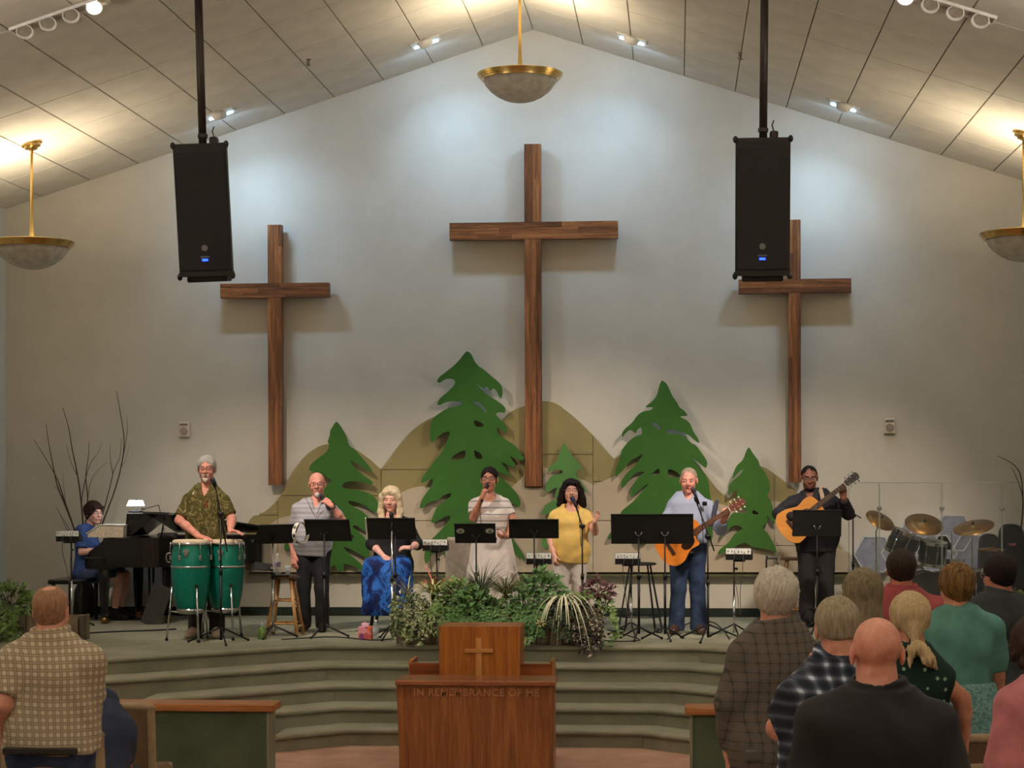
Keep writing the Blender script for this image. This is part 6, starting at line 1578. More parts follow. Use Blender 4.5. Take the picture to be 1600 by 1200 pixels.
for a in (0, 2.1, 4.2): b.tube([(0, 0, .04), (math.cos(a) * .09, math.sin(a) * .09, .008)], .007, 6)
b.build('foot_spider', m_black, t)
wood_stool('brown wooden stool half hidden behind the guitarist in black', 1240, 21.6, .72, .15, .09)
# pedal board / bag at the black guitarist's feet
q = onz(1262, 977, ZS)
t = thing('black_gig_bag', 'black soft bag on the floor at the black-clad guitarist', 'bag', (q.x, q.y - .25, ZS))
F = Field(); F.cone((-.14, 0, .05), (.1, .02, .09), .05, .085, .04); F.cone((.08, 0, .1), (.12, .02, .2), .07, .05, .04); F.plane((0, 0, 0), (0, 0, -1)); F.fold = fold_fn(4, .006)
Vv, Q = sdf_mesh(F, .012); put('bag_body', np_mesh('bag_body', Vv, Q, m_blackcloth), t); b = MB(); b.tube(catmull([(-.08, -.05, .1), (-.02, -.07, .2), (.06, -.06, .18)], 4), .01, 7); b.build('carry_strap', m_rubber, t, smooth=True)
# cables on the floor
def cable(lab, pts, r=.006, c=(22, 21, 20)):
    P_ = [onz(x, y, ZS) + Vector((0, 0, r)) for x, y in pts]; o0 = P_[0].copy()
    b = MB(); b.tube(catmull([p - o0 for p in P_], 5), r, 6); tag(b.build('floor_cable', M('cable_%d' % c[0], c, .6), None, o0, smooth=True), lab, 'cable', 'cables on the stage floor')
cable('black cable on the stage floor left of the planter', [(440, 1000), (520, 996), (580, 1001), (616, 999)])
cable('black cable on the stage floor right of the planter', [(950, 985), (975, 992), (1000, 1001), (960, 1003), (942, 1001)])
cable('black cable along the carpet seam before the congas', [(125, 991), (180, 988), (240, 986), (275, 984)], .008)
cable('black cable looping behind the guitarist in the pale blue shirt', [(1042, 1000), (1075, 975), (1110, 972), (1130, 985), (1140, 1000)])
# ================================================================== DRUM KIT AND SCREEN
m_drum = M('drum_black_lacquer', (16, 15, 17), .2, spec=.5)
m_cym = M('bronze_cymbal', (138, 104, 60), .36, .9, var=.08, vs_=40)
m_dhead = M('drum_head_white', (176, 168, 156), .6)
YD = 21.2
def dloc(px, py, Y=YD): return W(px, py, Y)
def drum(name, lab, c, r, h, axis, hoop=True, front=None):
    """shell centred at c along axis; each drum with its own hoops and lugs"""
    t = thing(name, lab, 'drum', c, group='black drums of the drum kit'); z = Vector(axis).normalized(); u = z.orthogonal().normalized(); m4 = frame((0, 0, 0), u, z.cross(u), z)
    b = MB(); b.lathe([(r * .97, -h / 2), (r, -h / 2 + .01), (r, h / 2 - .01), (r * .97, h / 2)], 36, m4); b.build('shell', m_drum, t, smooth=True, fix=False)
    for e in (-1, 1):
        b = MB(); b.lathe([(r * .98, e * (h / 2 - .022)), (r * 1.04, e * (h / 2 - .022)), (r * 1.045, e * (h / 2 + .012)), (r * 1.0, e * (h / 2 + .012)), (r * .98, e * (h / 2 - .022))], 36, m4); b.build('hoop', m_chrome if hoop else m_drum, t, auto=40)
        b = MB(); b.lathe([(.001, e * (h / 2 + .004)), (r * 1.0, e * (h / 2 + .002))], 36, m4); b.build('drum_head', front if (front and e < 0) else m_dhead, t, fix=False)
    for k in range(8):
        a = 2 * math.pi * k / 8 + .2; ca, sa = math.cos(a), math.sin(a)
        b = MB(); b.box((0, 0, 0), (.02, .022, min(.06, h * .4)), bev=.005, mat=m4 @ frame((ca * r * 1.03, sa * r * 1.03, 0), (ca, sa, 0), (-sa, ca, 0), (0, 0, 1))); b.tube([m4 @ Vector((ca * r * 1.04, sa * r * 1.04, -h / 2)), m4 @ Vector((ca * r * 1.04, sa * r * 1.04, h / 2))], .004, 6); b.build('lug', m_chrome, t)
    return t
c = dloc(1450, 905, 21.3); drum('bass_drum', 'black bass drum on the floor in the middle of the kit', (c.x, 21.45, ZS + .285), .28, .4, (0, 1, 0), False, M('bass_head_black', (24, 23, 24), .5))
c = dloc(1411, 849); drum('rack_tom', 'black rack tom of the drum kit, the left one', c, .16, .24, (.38, -.1, .9))
c = dloc(1457, 864); drum('rack_tom', 'black rack tom of the drum kit, the right one', c, .145, .24, (.1, -.15, .95))
c = dloc(1487, 884, 21.5); drum('snare_drum', 'black snare drum behind the right rack tom', c, .13, .12, (0, .05, 1))
c = dloc(1518, 893, 21.4); drum('floor_tom', 'black floor tom right of the bass drum', (c.x, 21.5, ZS + .42), .17, .34, (0, .03, 1))
def cymbal(lab, px, py, a, roll, tilt, Y, stand_px, lab2, hat=False):
    c = W(px, py, Y); r = a / ppm(Y)
    t = thing('cymbal', lab, 'cymbal', c, group='bronze cymbals'); R = Matrix.Rotation(roll, 4, 'Y') @ Matrix.Rotation(tilt, 4, 'X')
    b = MB(); b.lathe([(.008, .024), (.02, .022), (.034, .01), (r * .5, .002), (r, -.012), (r, -.014), (r * .5, 0), (.034, .008), (.008, .02)], 44, R); b.build('bronze_plate', m_cym, t, smooth=True)
    b = MB(); b.cyl((0, 0, .02), (0, 0, .05), .012, n=10, mat=R); b.build('felt_and_nut', m_black, t)
    s = thing('cymbal_stand', lab2, 'cymbal stand', (W(stand_px, 900, Y).x, Y, ZS), group='chrome cymbal stands'); o = Vector(s.location)
    e = c - o - (R @ Vector((0, 0, .012)))
    b = MB(); b.tube([(0, 0, .1), (0, 0, e.z * .6)], .013, 9); b.build('lower_tube', m_chrome, s, smooth=True)
    b = MB(); b.tube([(0, 0, e.z * .4), (0, 0, e.z - .08 if abs(e.x) > .05 else e.z * .9), e], .008, 8); b.build('upper_rod', m_chrome, s, smooth=True)
    tripod(s, (0, 0), .3, .26, 3, .9, .008, m_chrome)
cymbal('bronze cymbal tilted to the right, left-most of the kit', 1376, 812, 24, math.radians(27), math.radians(30), 21.0, 1369, 'chrome stand under the left-most cymbal')
cymbal('wide bronze cymbal facing the hall above the rack toms', 1444, 818, 29.5, math.radians(6), math.radians(33), 21.1, 1487, 'chrome boom stand holding the cymbal above the rack toms')
cymbal('wide bronze cymbal tilted to the left, on the right of the kit', 1521, 822.5, 31.5, math.radians(-13), math.radians(18), 21.1, 1519, 'chrome stand under the right-hand cymbal')
cymbal('flat hi-hat cymbal low before the guitar cases', 1549, 857, 22, 0, math.radians(4), 21.3, 1549, 'chrome stand under the flat hi-hat')
# clear screen
_t = NT('clear_acrylic'); _t.set(.06, 0, .25); _t.b.inputs['Alpha'].default_value = .035; _n = _t.noise(_t.coord(), 6, 2); _t.color(_t.ramp(_n, [(.3, (178, 184, 176)), (.7, (200, 204, 196))])); m_acr = _t.m
m_acre = M('acrylic_edge', (150, 158, 146), .2)
t = thing('drum_screen', 'clear acrylic folding screen standing before the drum kit', 'screen', (W(1470, 900, 20.7).x, 20.7, ZS))
o0 = t.location; zt = W(1470, 754, 20.7).z - ZS
xs = [(1326, 21.35), (1374, 20.72), (1472, 20.66), (1566, 20.72), (1612, 21.2)]
pts = [Vector((W(x, 900, y).x - o0.x, y - o0.y, 0)) for x, y in xs]
for i in range(4):
    a, c = pts[i], pts[i + 1]; d = (c - a).normalized(); nn = Vector((-d.y, d.x, 0)) * .003; a2, c2 = a + d * .006, c - d * .006
    b = MB(); V = [q + nn * s_ + Vector((0, 0, z)) for q in (a2, c2) for s_ in (-1, 1) for z in (.0, zt)]
    b.add(V, [(0, 1, 3, 2), (4, 6, 7, 5), (0, 4, 5, 1), (2, 3, 7, 6), (0, 2, 6, 4), (1, 5, 7, 3)]); pn = b.build('clear_panel', m_acr, t)
    b = MB(); b.tube([a2 + Vector((0, 0, 0)), a2 + Vector((0, 0, zt))], .0035, 5); b.tube([c2, c2 + Vector((0, 0, zt))], .0035, 5); b.tube([a2 + Vector((0, 0, zt)), c2 + Vector((0, 0, zt))], .003, 5); b.build('panel_edge', m_acre, pn)
for i in (1, 2, 3):
    for z in (zt - .27, .35):
        b = MB(); b.box(pts[i] + Vector((0, -.012, z)), (.05, .03, .04), bev=.006); b.build('hinge_clip', M('clip_grey', (150, 146, 136), .3, .4), t)
# hexagonal panels behind the kit
mh = M('hexagon_blue_grey', (150, 154, 168), .85); mhe = M('hexagon_pale_edge', (206, 206, 204), .7)
for k, (px_, py_) in enumerate(((1436, 833), (1490, 833), (1463, 864), (1409, 864), (1517, 864), (1366, 866))):
    c = W(px_, py_, 22.3); r = .235
    t = thing('hexagon_panel', ['hexagonal grey-blue panel behind the cymbal above the rack toms', 'hexagonal grey-blue panel between the two wide cymbals', 'hexagonal grey-blue panel low behind the rack toms', 'hexagonal grey-blue panel behind the left rack tom', 'hexagonal grey-blue panel behind the floor tom', 'hexagonal grey-blue panel left-most behind the cymbal stands'][k], 'panel', c, group='hexagonal panels behind the drums')
    hx = [(math.cos(i * math.pi / 3), math.sin(i * math.pi / 3)) for i in range(6)]
    b = MB(); b.prism([[(x * r * .93, z * r * .93) for x, z in hx]], lambda p: (p[0], -.02, p[1]), lambda p: (p[0], .09, p[1])); b.build('face', mh, t)
    b = MB(); b.prism([[(x * r, z * r) for x, z in hx], [(x * r * .935, z * r * .935) for x, z in hx]], lambda p: (p[0], -.028, p[1]), lambda p: (p[0], .09, p[1])); b.build('edge_band', mhe, t)
# guitar cases
mcase = M('case_black_fabric', (24, 23, 25), .7, bump=.3, bs=200)
for lab, cx, ytop, w, Y, red in (('tall black guitar case leaning by the right wall with small red badge', 1583, 820, .27, 21.9, True), ('shorter black guitar case with rounded top behind the hi-hat', 1548, 835, .22, 22.0, False)):
    c = W(cx, 900, Y); zt_ = W(cx, ytop, Y).z - ZS; t = thing('guitar_case', lab, 'guitar case', (c.x, Y, ZS), group='black guitar cases')
    out = [(-w * .62, .02), (w * .62, .02), (w * .7, .2), (w * .5, .45), (w * .56, .6), (w * .5, zt_ - .16), (w * .42, zt_ - .05), (w * .2, zt_), (-w * .2, zt_), (-w * .42, zt_ - .05), (-w * .5, zt_ - .16), (-w * .56, .6), (-w * .5, .45), (-w * .7, .2)]
    b = MB(); b.prism([smooth2(out, 4)], lambda p: (p[0], -.07 + p[1] * .12, p[1]), lambda p: (p[0], .07 + p[1] * .12, p[1])); b.build('shell', mcase, t)
    b = MB(); b.tube([(q[0] * .94, -.073 + q[1] * .12, q[1] * .985 + .006) for q in smooth2(out, 4)], .006, 6); b.build('zip_piping', M('case_piping', (48, 46, 48), .5), t)
    if red: b = MB(); zz = W(cx, 851, Y).z - ZS; b.box((0, -.076 + zz * .12, zz), (.08, .008, .03), bev=.003); b.build('badge', M('badge_rose', (150, 84, 90), .5), t)
    else: b = MB(); b.tube(catmull([(w * .5, -.06 + .08, .7), (w * .72, .0, .72), (w * .72, .0, .82), (w * .5, .03, .84)], 4), .009, 7); b.build('carry_handle', m_rubber, t)

# ================================================================== BARE BRANCHES
m_twig = M('bare_twig', (74, 58, 40), .85)
def branches(lab, polys, Y, pot):
    t = thing('branch_arrangement', lab, 'branches', pot); 
    for pl, r in polys:
        P_ = [W(x, y, Y + dy) - Vector(pot) for x, y, dy in pl]; c = catmull(P_, 4); n = len(c)
        b = MB(); b.tube(c, [r * (1 - .75 * i / (n - 1)) for i in range(n)], 6); b.build('branch', m_twig, t, smooth=True)
    b = MB(); b.lathe([(.001, 0), (.1, 0), (.13, .1), (.12, .3), (.07, .42), (.08, .46), (.07, .46), (.06, .42), (.001, .1)], 24); b.build('vase', M('dark_vase', (48, 40, 34), .5), t, smooth=True)
pot = W(132, 900, 22.05); pot.z = ZS
branches('tall bare branches in a vase behind the pianist', [
 ([(130, 900, 0), (118, 835, 0), (100, 780, .05), (90, 750, .05), (75, 722, .1), (53, 687, .1)], .012),
 ([(130, 900, 0), (120, 840, 0), (104, 795, -.05), (90, 760, -.05), (83, 728, -.05), (76, 692, -.1), (72, 662, -.1)], .013),
 ([(130, 900, 0), (130, 830, 0), (127, 785, 0), (121, 742, .05), (113, 703, .1), (107, 668, .1), (98, 637, .1)], .014),
 ([(131, 900, 0), (133, 830, 0), (137, 780, .0), (134, 745, -.1), (138, 715, -.1), (139, 690, -.1)], .011),
 ([(127, 785, 0), (132, 755, .05), (141, 725, .08), (153, 708, .1), (160, 690, .1)], .006),
 ([(132, 900, 0), (148, 852, 0), (163, 810, 0), (178, 770, .05), (189, 730, .08), (194, 690, .1), (188, 645, .1), (182, 611, .1)], .014),
 ([(189, 730, .08), (195, 700, .08), (199, 670, .08), (198, 650, .08)], .006),
 ([(132, 900, 0), (147, 850, 0), (160, 805, -.05), (172, 760, -.05), (178, 735, -.1), (187, 715, -.1), (190, 685, -.1)], .010),
 ([(176, 740, -.08), (172, 715, -.08), (172, 692, -.08)], .005), ([(137, 780, 0), (141, 755, 0), (150, 738, 0), (167, 722, .0)], .005), ([(120, 742, .05), (110, 720, .05), (103, 692, .05)], .005), ([(100, 780, .05), (92, 768, .05), (84, 758, .0)], .004), ([(118, 838, 0), (104, 826, 0), (88, 790, 0)], .005), ([(110, 830, 0), (95, 805, 0), (85, 790, 0)], .004), ([(189, 730, .08), (196, 718, .08), (202, 695, .1)], .004), ([(104, 795, -.05), (100, 765, -.05), (98, 735, -.05)], .004)], 22.05, pot)
pot = W(1576, 900, 22.15); pot.z = ZS
branches('thin bare branches arching in from the right edge', [([(1576, 900, .15), (1596, 820, 0), (1597, 756, 0), (1586, 728, 0), (1558, 712, 0)], .011), ([(1576, 900, .15), (1594, 830, 0), (1598, 780, 0), (1589, 748, 0), (1581, 731, 0)], .009)], 22.0, pot)

# ================================================================== PULPIT AND TABLE
m_oak = wood('pulpit_oak', (156, 88, 34), (198, 122, 54), 'Z', .55, .35, 1.4)
m_oakl = wood('pulpit_cross_oak', (204, 136, 74), (228, 164, 98), 'Z', .55, .35, .8)
m_table = wood('table_oak', (122, 72, 42), (164, 104, 62), 'Z', .5, .3, 1.4)
Yp = 16.25; c = W(749, 1000, Yp); s = ppm(Yp)
t = thing('pulpit', 'oak pulpit with a raised cross on its front, behind the communion table', 'pulpit', (c.x, Yp + .22, 0))
def pz(py, Y=Yp): return W(749, py, Y).z
wt = 127.5 / s; zt_ = pz(979)
b = MB(); b.box((0, -.2, zt_ / 2 + .01), (wt, .03, zt_ - .02), bev=.004); b.build('front_panel', m_oak, t)
for e in (-1, 1): b = MB(); b.box((e * (wt / 2 - .014), .02, zt_ / 2), (.028, .41, zt_ - .03), bev=.004); b.build('side_panel', m_oak, t)
b = MB(); b.box((0, .02, zt_ - .012), (wt + .01, .45, .024), bev=.005, mat=Matrix.Rotation(0, 4, 'X')); b.build('top', m_oak, t)
zw = pz(1038)
b = MB(); b.box((0, -.12, zw / 2), (226 / s, .03, zw), bev=.004); b.build('wing_panel', wood('wing_oak', (112, 54, 24), (158, 84, 38), 'X', .6), t)
for e in (-1, 1): b = MB(); b.box((e * 112 / s, .06, zw / 2 + .01), (.028, .36, zw + .02), bev=.004); b.build('wing_end', m_oak, t)
b = MB(); x0 = (748 - 749) / s; zc_ = pz(1017)
b.box((x0, -.222, (pz(997) + pz(1062)) / 2), (10 / s, .018, pz(997) - pz(1062)), bev=.004); b.build('cross_upright', m_oakl, t)
b = MB(); b.box((x0, -.224, zc_), (46 / s, .02, 6.5 / s), bev=.004); b.build('cross_arm', wood('pulpit_cross_oak_x', (204, 136, 74), (228, 164, 98), 'X', .55, .35, .8), t)
Yt = 15.5; s = ppm(Yt); c = W(742.5, 1100, Yt); zt_ = W(742, 1063.5, Yt).z
t = thing('communion_table', 'dark oak communion table lettered IN REMEMBRANCE OF ME', 'table', (c.x, Yt, 0))
w = 250 / s
b = MB(); b.box((0, .2, zt_ - .02), (w + .012, .46, .04), bev=.006); b.build('top', wood('table_top_oak', (132, 78, 50), (170, 108, 72), 'X', .6, .22), t)
b = MB(); b.prism([[(-w / 2, zt_ - .04), (w / 2, zt_ - .04), (w / 2 - .03, .0), (-w / 2 + .03, .0)]], lambda p: (p[0], 0, p[1]), lambda p: (p[0], .035, p[1])); b.build('front_panel', m_table, t)
for e in (-1, 1): b = MB(); b.box((e * (w / 2 - .032), .21, zt_ / 2 - .02), (.03, .35, zt_ - .04)); b.build('side_panel', m_table, t)
fc = bpy.data.curves.new('lettering', 'FONT'); fc.body = 'IN REMEMBRANCE OF ME'; fc.size = .092; fc.extrude = .006; fc.offset = .0016; fc.align_x = 'CENTER'; fc.align_y = 'CENTER'; fc.space_character = 1.1
fo = bpy.data.objects.new('lettering_tmp', fc); COL.objects.link(fo); bpy.context.view_layer.update()
me = bpy.data.meshes.new_from_object(fo.evaluated_get(bpy.context.evaluated_depsgraph_get())); bpy.data.objects.remove(fo)
xs_ = [v.co.x for v in me.vertices]; k = (198 / s) / (max(xs_) - min(xs_)); me.transform(Matrix.Diagonal((k, k, 1, 1)))
m_letter = wood('letter_oak', (176, 116, 78), (206, 144, 102), 'X', .6)
import bmesh
_bm = bmesh.new(); _bm.from_mesh(me); _bm.verts.ensure_lookup_table(); seen = set(); isl = []
for v in _bm.verts:
    if v.index in seen: continue
    st_ = [v]; seen.add(v.index); grp = []
    while st_:
        q = st_.pop(); grp.append(q)
        for e in q.link_edges:
            w2 = e.other_vert(q)
            if w2.index not in seen: seen.add(w2.index); st_.append(w2)
    isl.append(grp)
lo_ = Vector((W(744, 1082, Yt).x - c.x, -.003, W(744, 1082.5, Yt).z))
for grp in isl:
    ids_ = {v.index: i for i, v in enumerate(grp)}; fs_ = {f for v in grp for f in v.link_faces}
    b = MB(); b.add([v.co for v in grp], [tuple(ids_[v.index] for v in f.verts) for f in fs_]); o = b.build('letter', m_letter, t, lo_); o.rotation_euler = (math.pi / 2, 0, 0)
_bm.free()

# ================================================================== PLANTERS
def leafquad(b, p, d, n, L, w, fold=.15, curl=.2):
    d = d.normalized(); sd = d.cross(n); sd = sd.normalized() if sd.length > 1e-5 else d.orthogonal().normalized(); n = sd.cross(d)
    m = p + d * L * .45; e = p + d * L - n * L * curl
    b.add([p, m + sd * w / 2 + n * w * fold, m - n * w * .05, m - sd * w / 2 + n * w * fold, e], [(0, 2, 1), (0, 3, 2), (1, 2, 4), (2, 3, 4)])
def blade(b, p, a, L, w, rise, droop, seg=6, tilt=0.0):
    """arching strap leaf"""
    d = Vector((math.cos(a), math.sin(a), 0)); sd = Vector((-d.y, d.x, 0)); V = []; F_ = []
    for i in range(seg + 1):
        t_ = i / seg; q = p + d * L * t_ * (1 - .15 * t_) + Vector((0, 0, L * (rise * t_ - droop * t_ * t_))); ww = w * (1 - t_) ** .6 * .5 if t_ > .3 else w * .5 * (.6 + 1.3 * t_)
        ww = max(min(ww, w * .5), .0012); V += [q + sd * ww + Vector((0, 0, ww * .5)), q, q - sd * ww + Vector((0, 0, ww * .5))]
    for i in range(seg):
        for j in (0, 1): F_.append((i * 3 + j, i * 3 + j + 1, i * 3 + j + 4, i * 3 + j + 3))
    b.add(V, F_)
def leaf_mat(name, c1, c2, edge=None, rough=.45):
    if name in MATS: return MATS[name]
    t_ = NT(name); t_.set(rough, 0, .4); co = t_.coord(); f = t_.noise(co, 38, 3, .6, .5)
    t_.color(t_.ramp(f, [(.35, c1), (.55, c2)] + ([(.62, edge)] if edge else []))); MATS[name] = t_.m; return t_.m
G1 = leaf_mat('leaf_deep_green', (50, 84, 46), (98, 136, 76)); G2 = leaf_mat('leaf_mid_green', (70, 100, 50), (128, 156, 88)); G3 = leaf_mat('leaf_variegated', (56, 84, 48), (110, 128, 80), (226, 222, 190)); G4 = leaf_mat('leaf_olive', (70, 76, 42), (120, 122, 76)); G5 = leaf_mat('leaf_purple', (56, 28, 36), (96, 52, 58)); G6 = leaf_mat('leaf_dark', (46, 58, 42), (80, 92, 64)); G7 = leaf_mat('leaf_cream_stripe', (206, 204, 160), (232, 228, 196)); G8 = leaf_mat('leaf_red', (176, 52, 40), (226, 120, 96)); G9 = leaf_mat('leaf_yellow_green', (150, 158, 84), (206, 204, 140))
def bush(lab, px, py, Y, rx, rz, n, L, mat, seed, vines=0, vl=.25, ry=.14):
    """leafy plant: a mound of leaves plus trailing stems over the edge"""
    rr = random.Random(seed); c = W(px, py, Y); t = thing('potted_plant', lab, 'plant', c, group='plants in the stage planters'); b = MB(); st = MB()
    for i in range(n):
        a = rr.uniform(0, 2 * math.pi); e = math.acos(rr.uniform(-.25, 1)); dr = Vector((math.sin(e) * math.cos(a), math.sin(e) * math.sin(a), math.cos(e))); k_ = rr.uniform(.55, 1)
        p = Vector((dr.x * rx * k_, dr.y * ry * k_, dr.z * rz * k_)); d = (dr + Vector((rr.uniform(-.5, .5), rr.uniform(-.5, .5), rr.uniform(-.6, .3)))); leafquad(b, p, d, Vector((dr.x, dr.y - .4, dr.z + .4)), L * rr.uniform(.7, 1.2), L * rr.uniform(.45, .65))
        if i % 4 == 0: st.tube([(0, 0, -.05), p * .6 + Vector((0, 0, .01)), p], .003, 4)
    for v in range(vines):
        x = rr.uniform(-rx, rx); P_ = [Vector((x, 0, .02)), Vector((x + rr.uniform(-.03, .03), -.1, .03)), Vector((x + rr.uniform(-.05, .05), -.17, -.06))]; z = -.06
        ll = vl * rr.uniform(.5, 1.1)
        for q in range(5): z -= ll / 5; P_.append(Vector((P_[-1].x + rr.uniform(-.03, .03), -.19 - rr.uniform(0, .03), z)))
        cc = catmull(P_, 3); st.tube(cc, .003, 4)
        for q in cc[3:]:
            for _ in range(2): leafquad(b, q, Vector((rr.uniform(-1, 1), rr.uniform(-.8, -.1), rr.uniform(-.9, .2))), Vector((0, -1, .3)), L * rr.uniform(.6, 1.0), L * rr.uniform(.4, .6))
    o = b.build('foliage', mat, t, fix=False); o['kind'] = 'stuff'
    st.build('stems', M('plant_stem', (84, 78, 48), .7), t); return t
def strap_plant(lab, px, py, Y, n, L, w, rise, droop, mats, seed, ry=1.0, single=True):
    rr = random.Random(seed); c = W(px, py, Y); t = thing('strap_leaf_plant', lab, 'plant', c, group='plants in the stage planters'); b = MB()
    for i in range(n):
        a = 2 * math.pi * (i + rr.uniform(-.4, .4)) / n; q = Vector((math.cos(a) * .01, math.sin(a) * .01, 0)); k_ = rr.uniform(.65, 1.1)
        if single: b = MB()
        blade(b, q, a, L * k_, w * rr.uniform(.7, 1.1), rise * rr.uniform(.7, 1.4), droop * rr.uniform(.8, 1.3))
        if single: b.build('leaf', rr.choice(mats), t, fix=False)
    if not single: o = b.build('grass_blades', mats[0], t, fix=False); o['kind'] = 'stuff'
    b = MB(); b.ball((0, 0, -.02), (.03, .03, .03), 8, 6); b.build('crown', M('plant_stem', (84, 78, 48), .7), t)
    return t
m_board = [wood('weathered_board_%d' % i, d, l, 'Z', 1.0, .8) for i, (d, l) in enumerate((((92, 78, 62), (136, 120, 98)), ((80, 70, 58), (120, 108, 90)), ((104, 88, 68), (146, 128, 104))))]
def planter(lab, x0, x1, yb, yt, Y, depth, nb):
    a, c = W(x0, yb, Y), W(x1, yb, Y); h = W(x0, yt, Y).z - ZS; w = c.x - a.x; rr = random.Random(int(x1)); t = thing('wooden_planter', lab, 'planter', ((a.x + c.x) / 2, Y + depth / 2, ZS), group='weathered board planters')
    x = -w / 2
    for i in range(nb):
        bw = w / nb; hh = h * rr.uniform(.9, 1.04)
        for sd in (-1, 1):
            b = MB(); b.box((x + bw / 2, sd * (depth / 2 - .012 + rr.uniform(0, .006)), hh / 2), (bw - .006, .024, hh), bev=.003); b.build('board', rr.choice(m_board), t)
        x += bw
    for e in (-1, 1):
        for k_ in range(3): b = MB(); b.box((e * (w / 2 + .012), (k_ - 1) * (depth - .05) / 3, h * .5), (.024, (depth - .05) / 3 - .005, h), bev=.003); b.build('board', rr.choice(m_board), t)
    b = MB(); b.box((0, 0, h * .42), (w - .02, depth - .06, h * .84)); b.build('soil', M('potting_soil', (46, 36, 28), .95, bump=.6, bs=60), t); return t
YPL = 18.72
planter('long weathered board planter on the stage edge, full of plants', 622, 938, 1006.5, 952, YPL, .34, 16)
bush('cream-edged trailing ivy at the left end of the long planter', 637, 944, YPL + .1, .17, .11, 110, .06, G3, 1, 10, .28)
strap_plant('red and pink leaved bromeliad sticking up from the long planter', 680, 922, YPL + .18, 13, .34, .022, 1.0, .75, [G8, G8, G9], 2)
strap_plant('yellow-green strap-leaf plant at the left of the long planter', 676, 930, YPL + .08, 34, .36, .024, .95, 1.0, [G9, G4, G9], 3)
strap_plant('wispy pale grass at the far left of the long planter', 637, 926, YPL + .16, 22, .32, .01, .9, .6, [G4, G9], 31)
bush('pale green ivy below the yellow-green strap-leaf plant', 672, 955, YPL + .05, .16, .09, 90, .05, leaf_mat('leaf_pale_ivy', (84, 104, 62), (132, 146, 92), (220, 216, 176)), 32, 9, .22)
bush('mid green pothos in the left half of the long planter', 712, 935, YPL + .13, .2, .19, 190, .08, G2, 4, 5, .16)
bush('dark green fern spilling in front of the long planter', 738, 952, YPL + .05, .24, .19, 320, .09, G1, 5, 14, .2)
strap_plant('fine dark grass tuft standing behind the long planter', 752, 928, YPL + .18, 110, .36, .009, 1.2, .6, [G6], 6, single=False)
strap_plant('brownish-green grass tuft at the middle of the long planter', 790, 930, YPL + .1, 150, .36, .010, 1.05, .85, [G4], 7, single=False)
bush('small-leaved ivy hanging at the middle of the long planter', 780, 957, YPL + .05, .2, .14, 220, .055, G2, 8, 14, .24)
bush('dark leafy vine right of the middle of the long planter', 826, 948, YPL + .06, .2, .2, 280, .062, G1, 9, 14, .24)
bush('glossy green leaves rising left of the woman in yellow', 848, 924, YPL + .16, .22, .2, 190, .09, G1, 10)
strap_plant('striped spider plant arching over the right of the long planter', 881, 936, YPL - .02, 52, .4, .022, .55, 1.25, [G7, G3, G7, G7], 11)
bush('dark green undergrowth beneath the spider plant', 884, 950, YPL + .08, .2, .1, 130, .06, G6, 33, 8, .2)
bush('round-leaved green rosette before the purple plant', 914, 934, YPL + .06, .09, .06, 60, .055, G2, 12)
bush('purple-leaved coleus at the right end of the long planter', 934, 928, YPL + .15, .16, .15, 140, .065, G5, 13)
bush('dark trailing vine with cream edges at the right end of the planter', 922, 958, YPL + .05, .13, .08, 60, .06, leaf_mat('leaf_dark_cream', (34, 30, 28), (60, 54, 44), (222, 212, 180)), 14, 14, .3)
bush('green ivy hanging off the right side of the long planter', 945, 952, YPL + .14, .09, .13, 90, .055, G2, 15, 4, .24)
strap_plant('yellow star-shaped flower hanging on the planter front', 845, 974, YPL - .2, 8, .06, .016, .1, .1, [leaf_mat('petal_yellow', (214, 196, 110), (240, 228, 160))], 16)
for o in list(bpy.data.objects):
    if o.get('label', '').startswith('yellow star'): o.rotation_euler = (math.pi / 2, 0, 0)
planter('weathered board planter at the left end of the stage', -60, 122, 1004, 962, 18.9, .34, 9)
bush('pothos with large green leaves at the far left of the stage', 14, 950, 19.02, .22, .26, 150, .11, G2, 17, 8, .4)
bush('lower pothos leaves hanging in front of the left planter', 10, 985, 18.95, .18, .12, 70, .1, G3, 18, 5, .3)
planter('weathered board planter at the right end of the stage', 1540, 1700, 1000, 962, 19.0, .34, 8)
bush('dark leafy plant at the far right of the stage', 1578, 945, 19.15, .2, .16, 110, .07, G6, 19)
bush('bright green small leaves at the right picture edge', 1600, 945, 19.1, .12, .14, 80, .07, G2, 20)
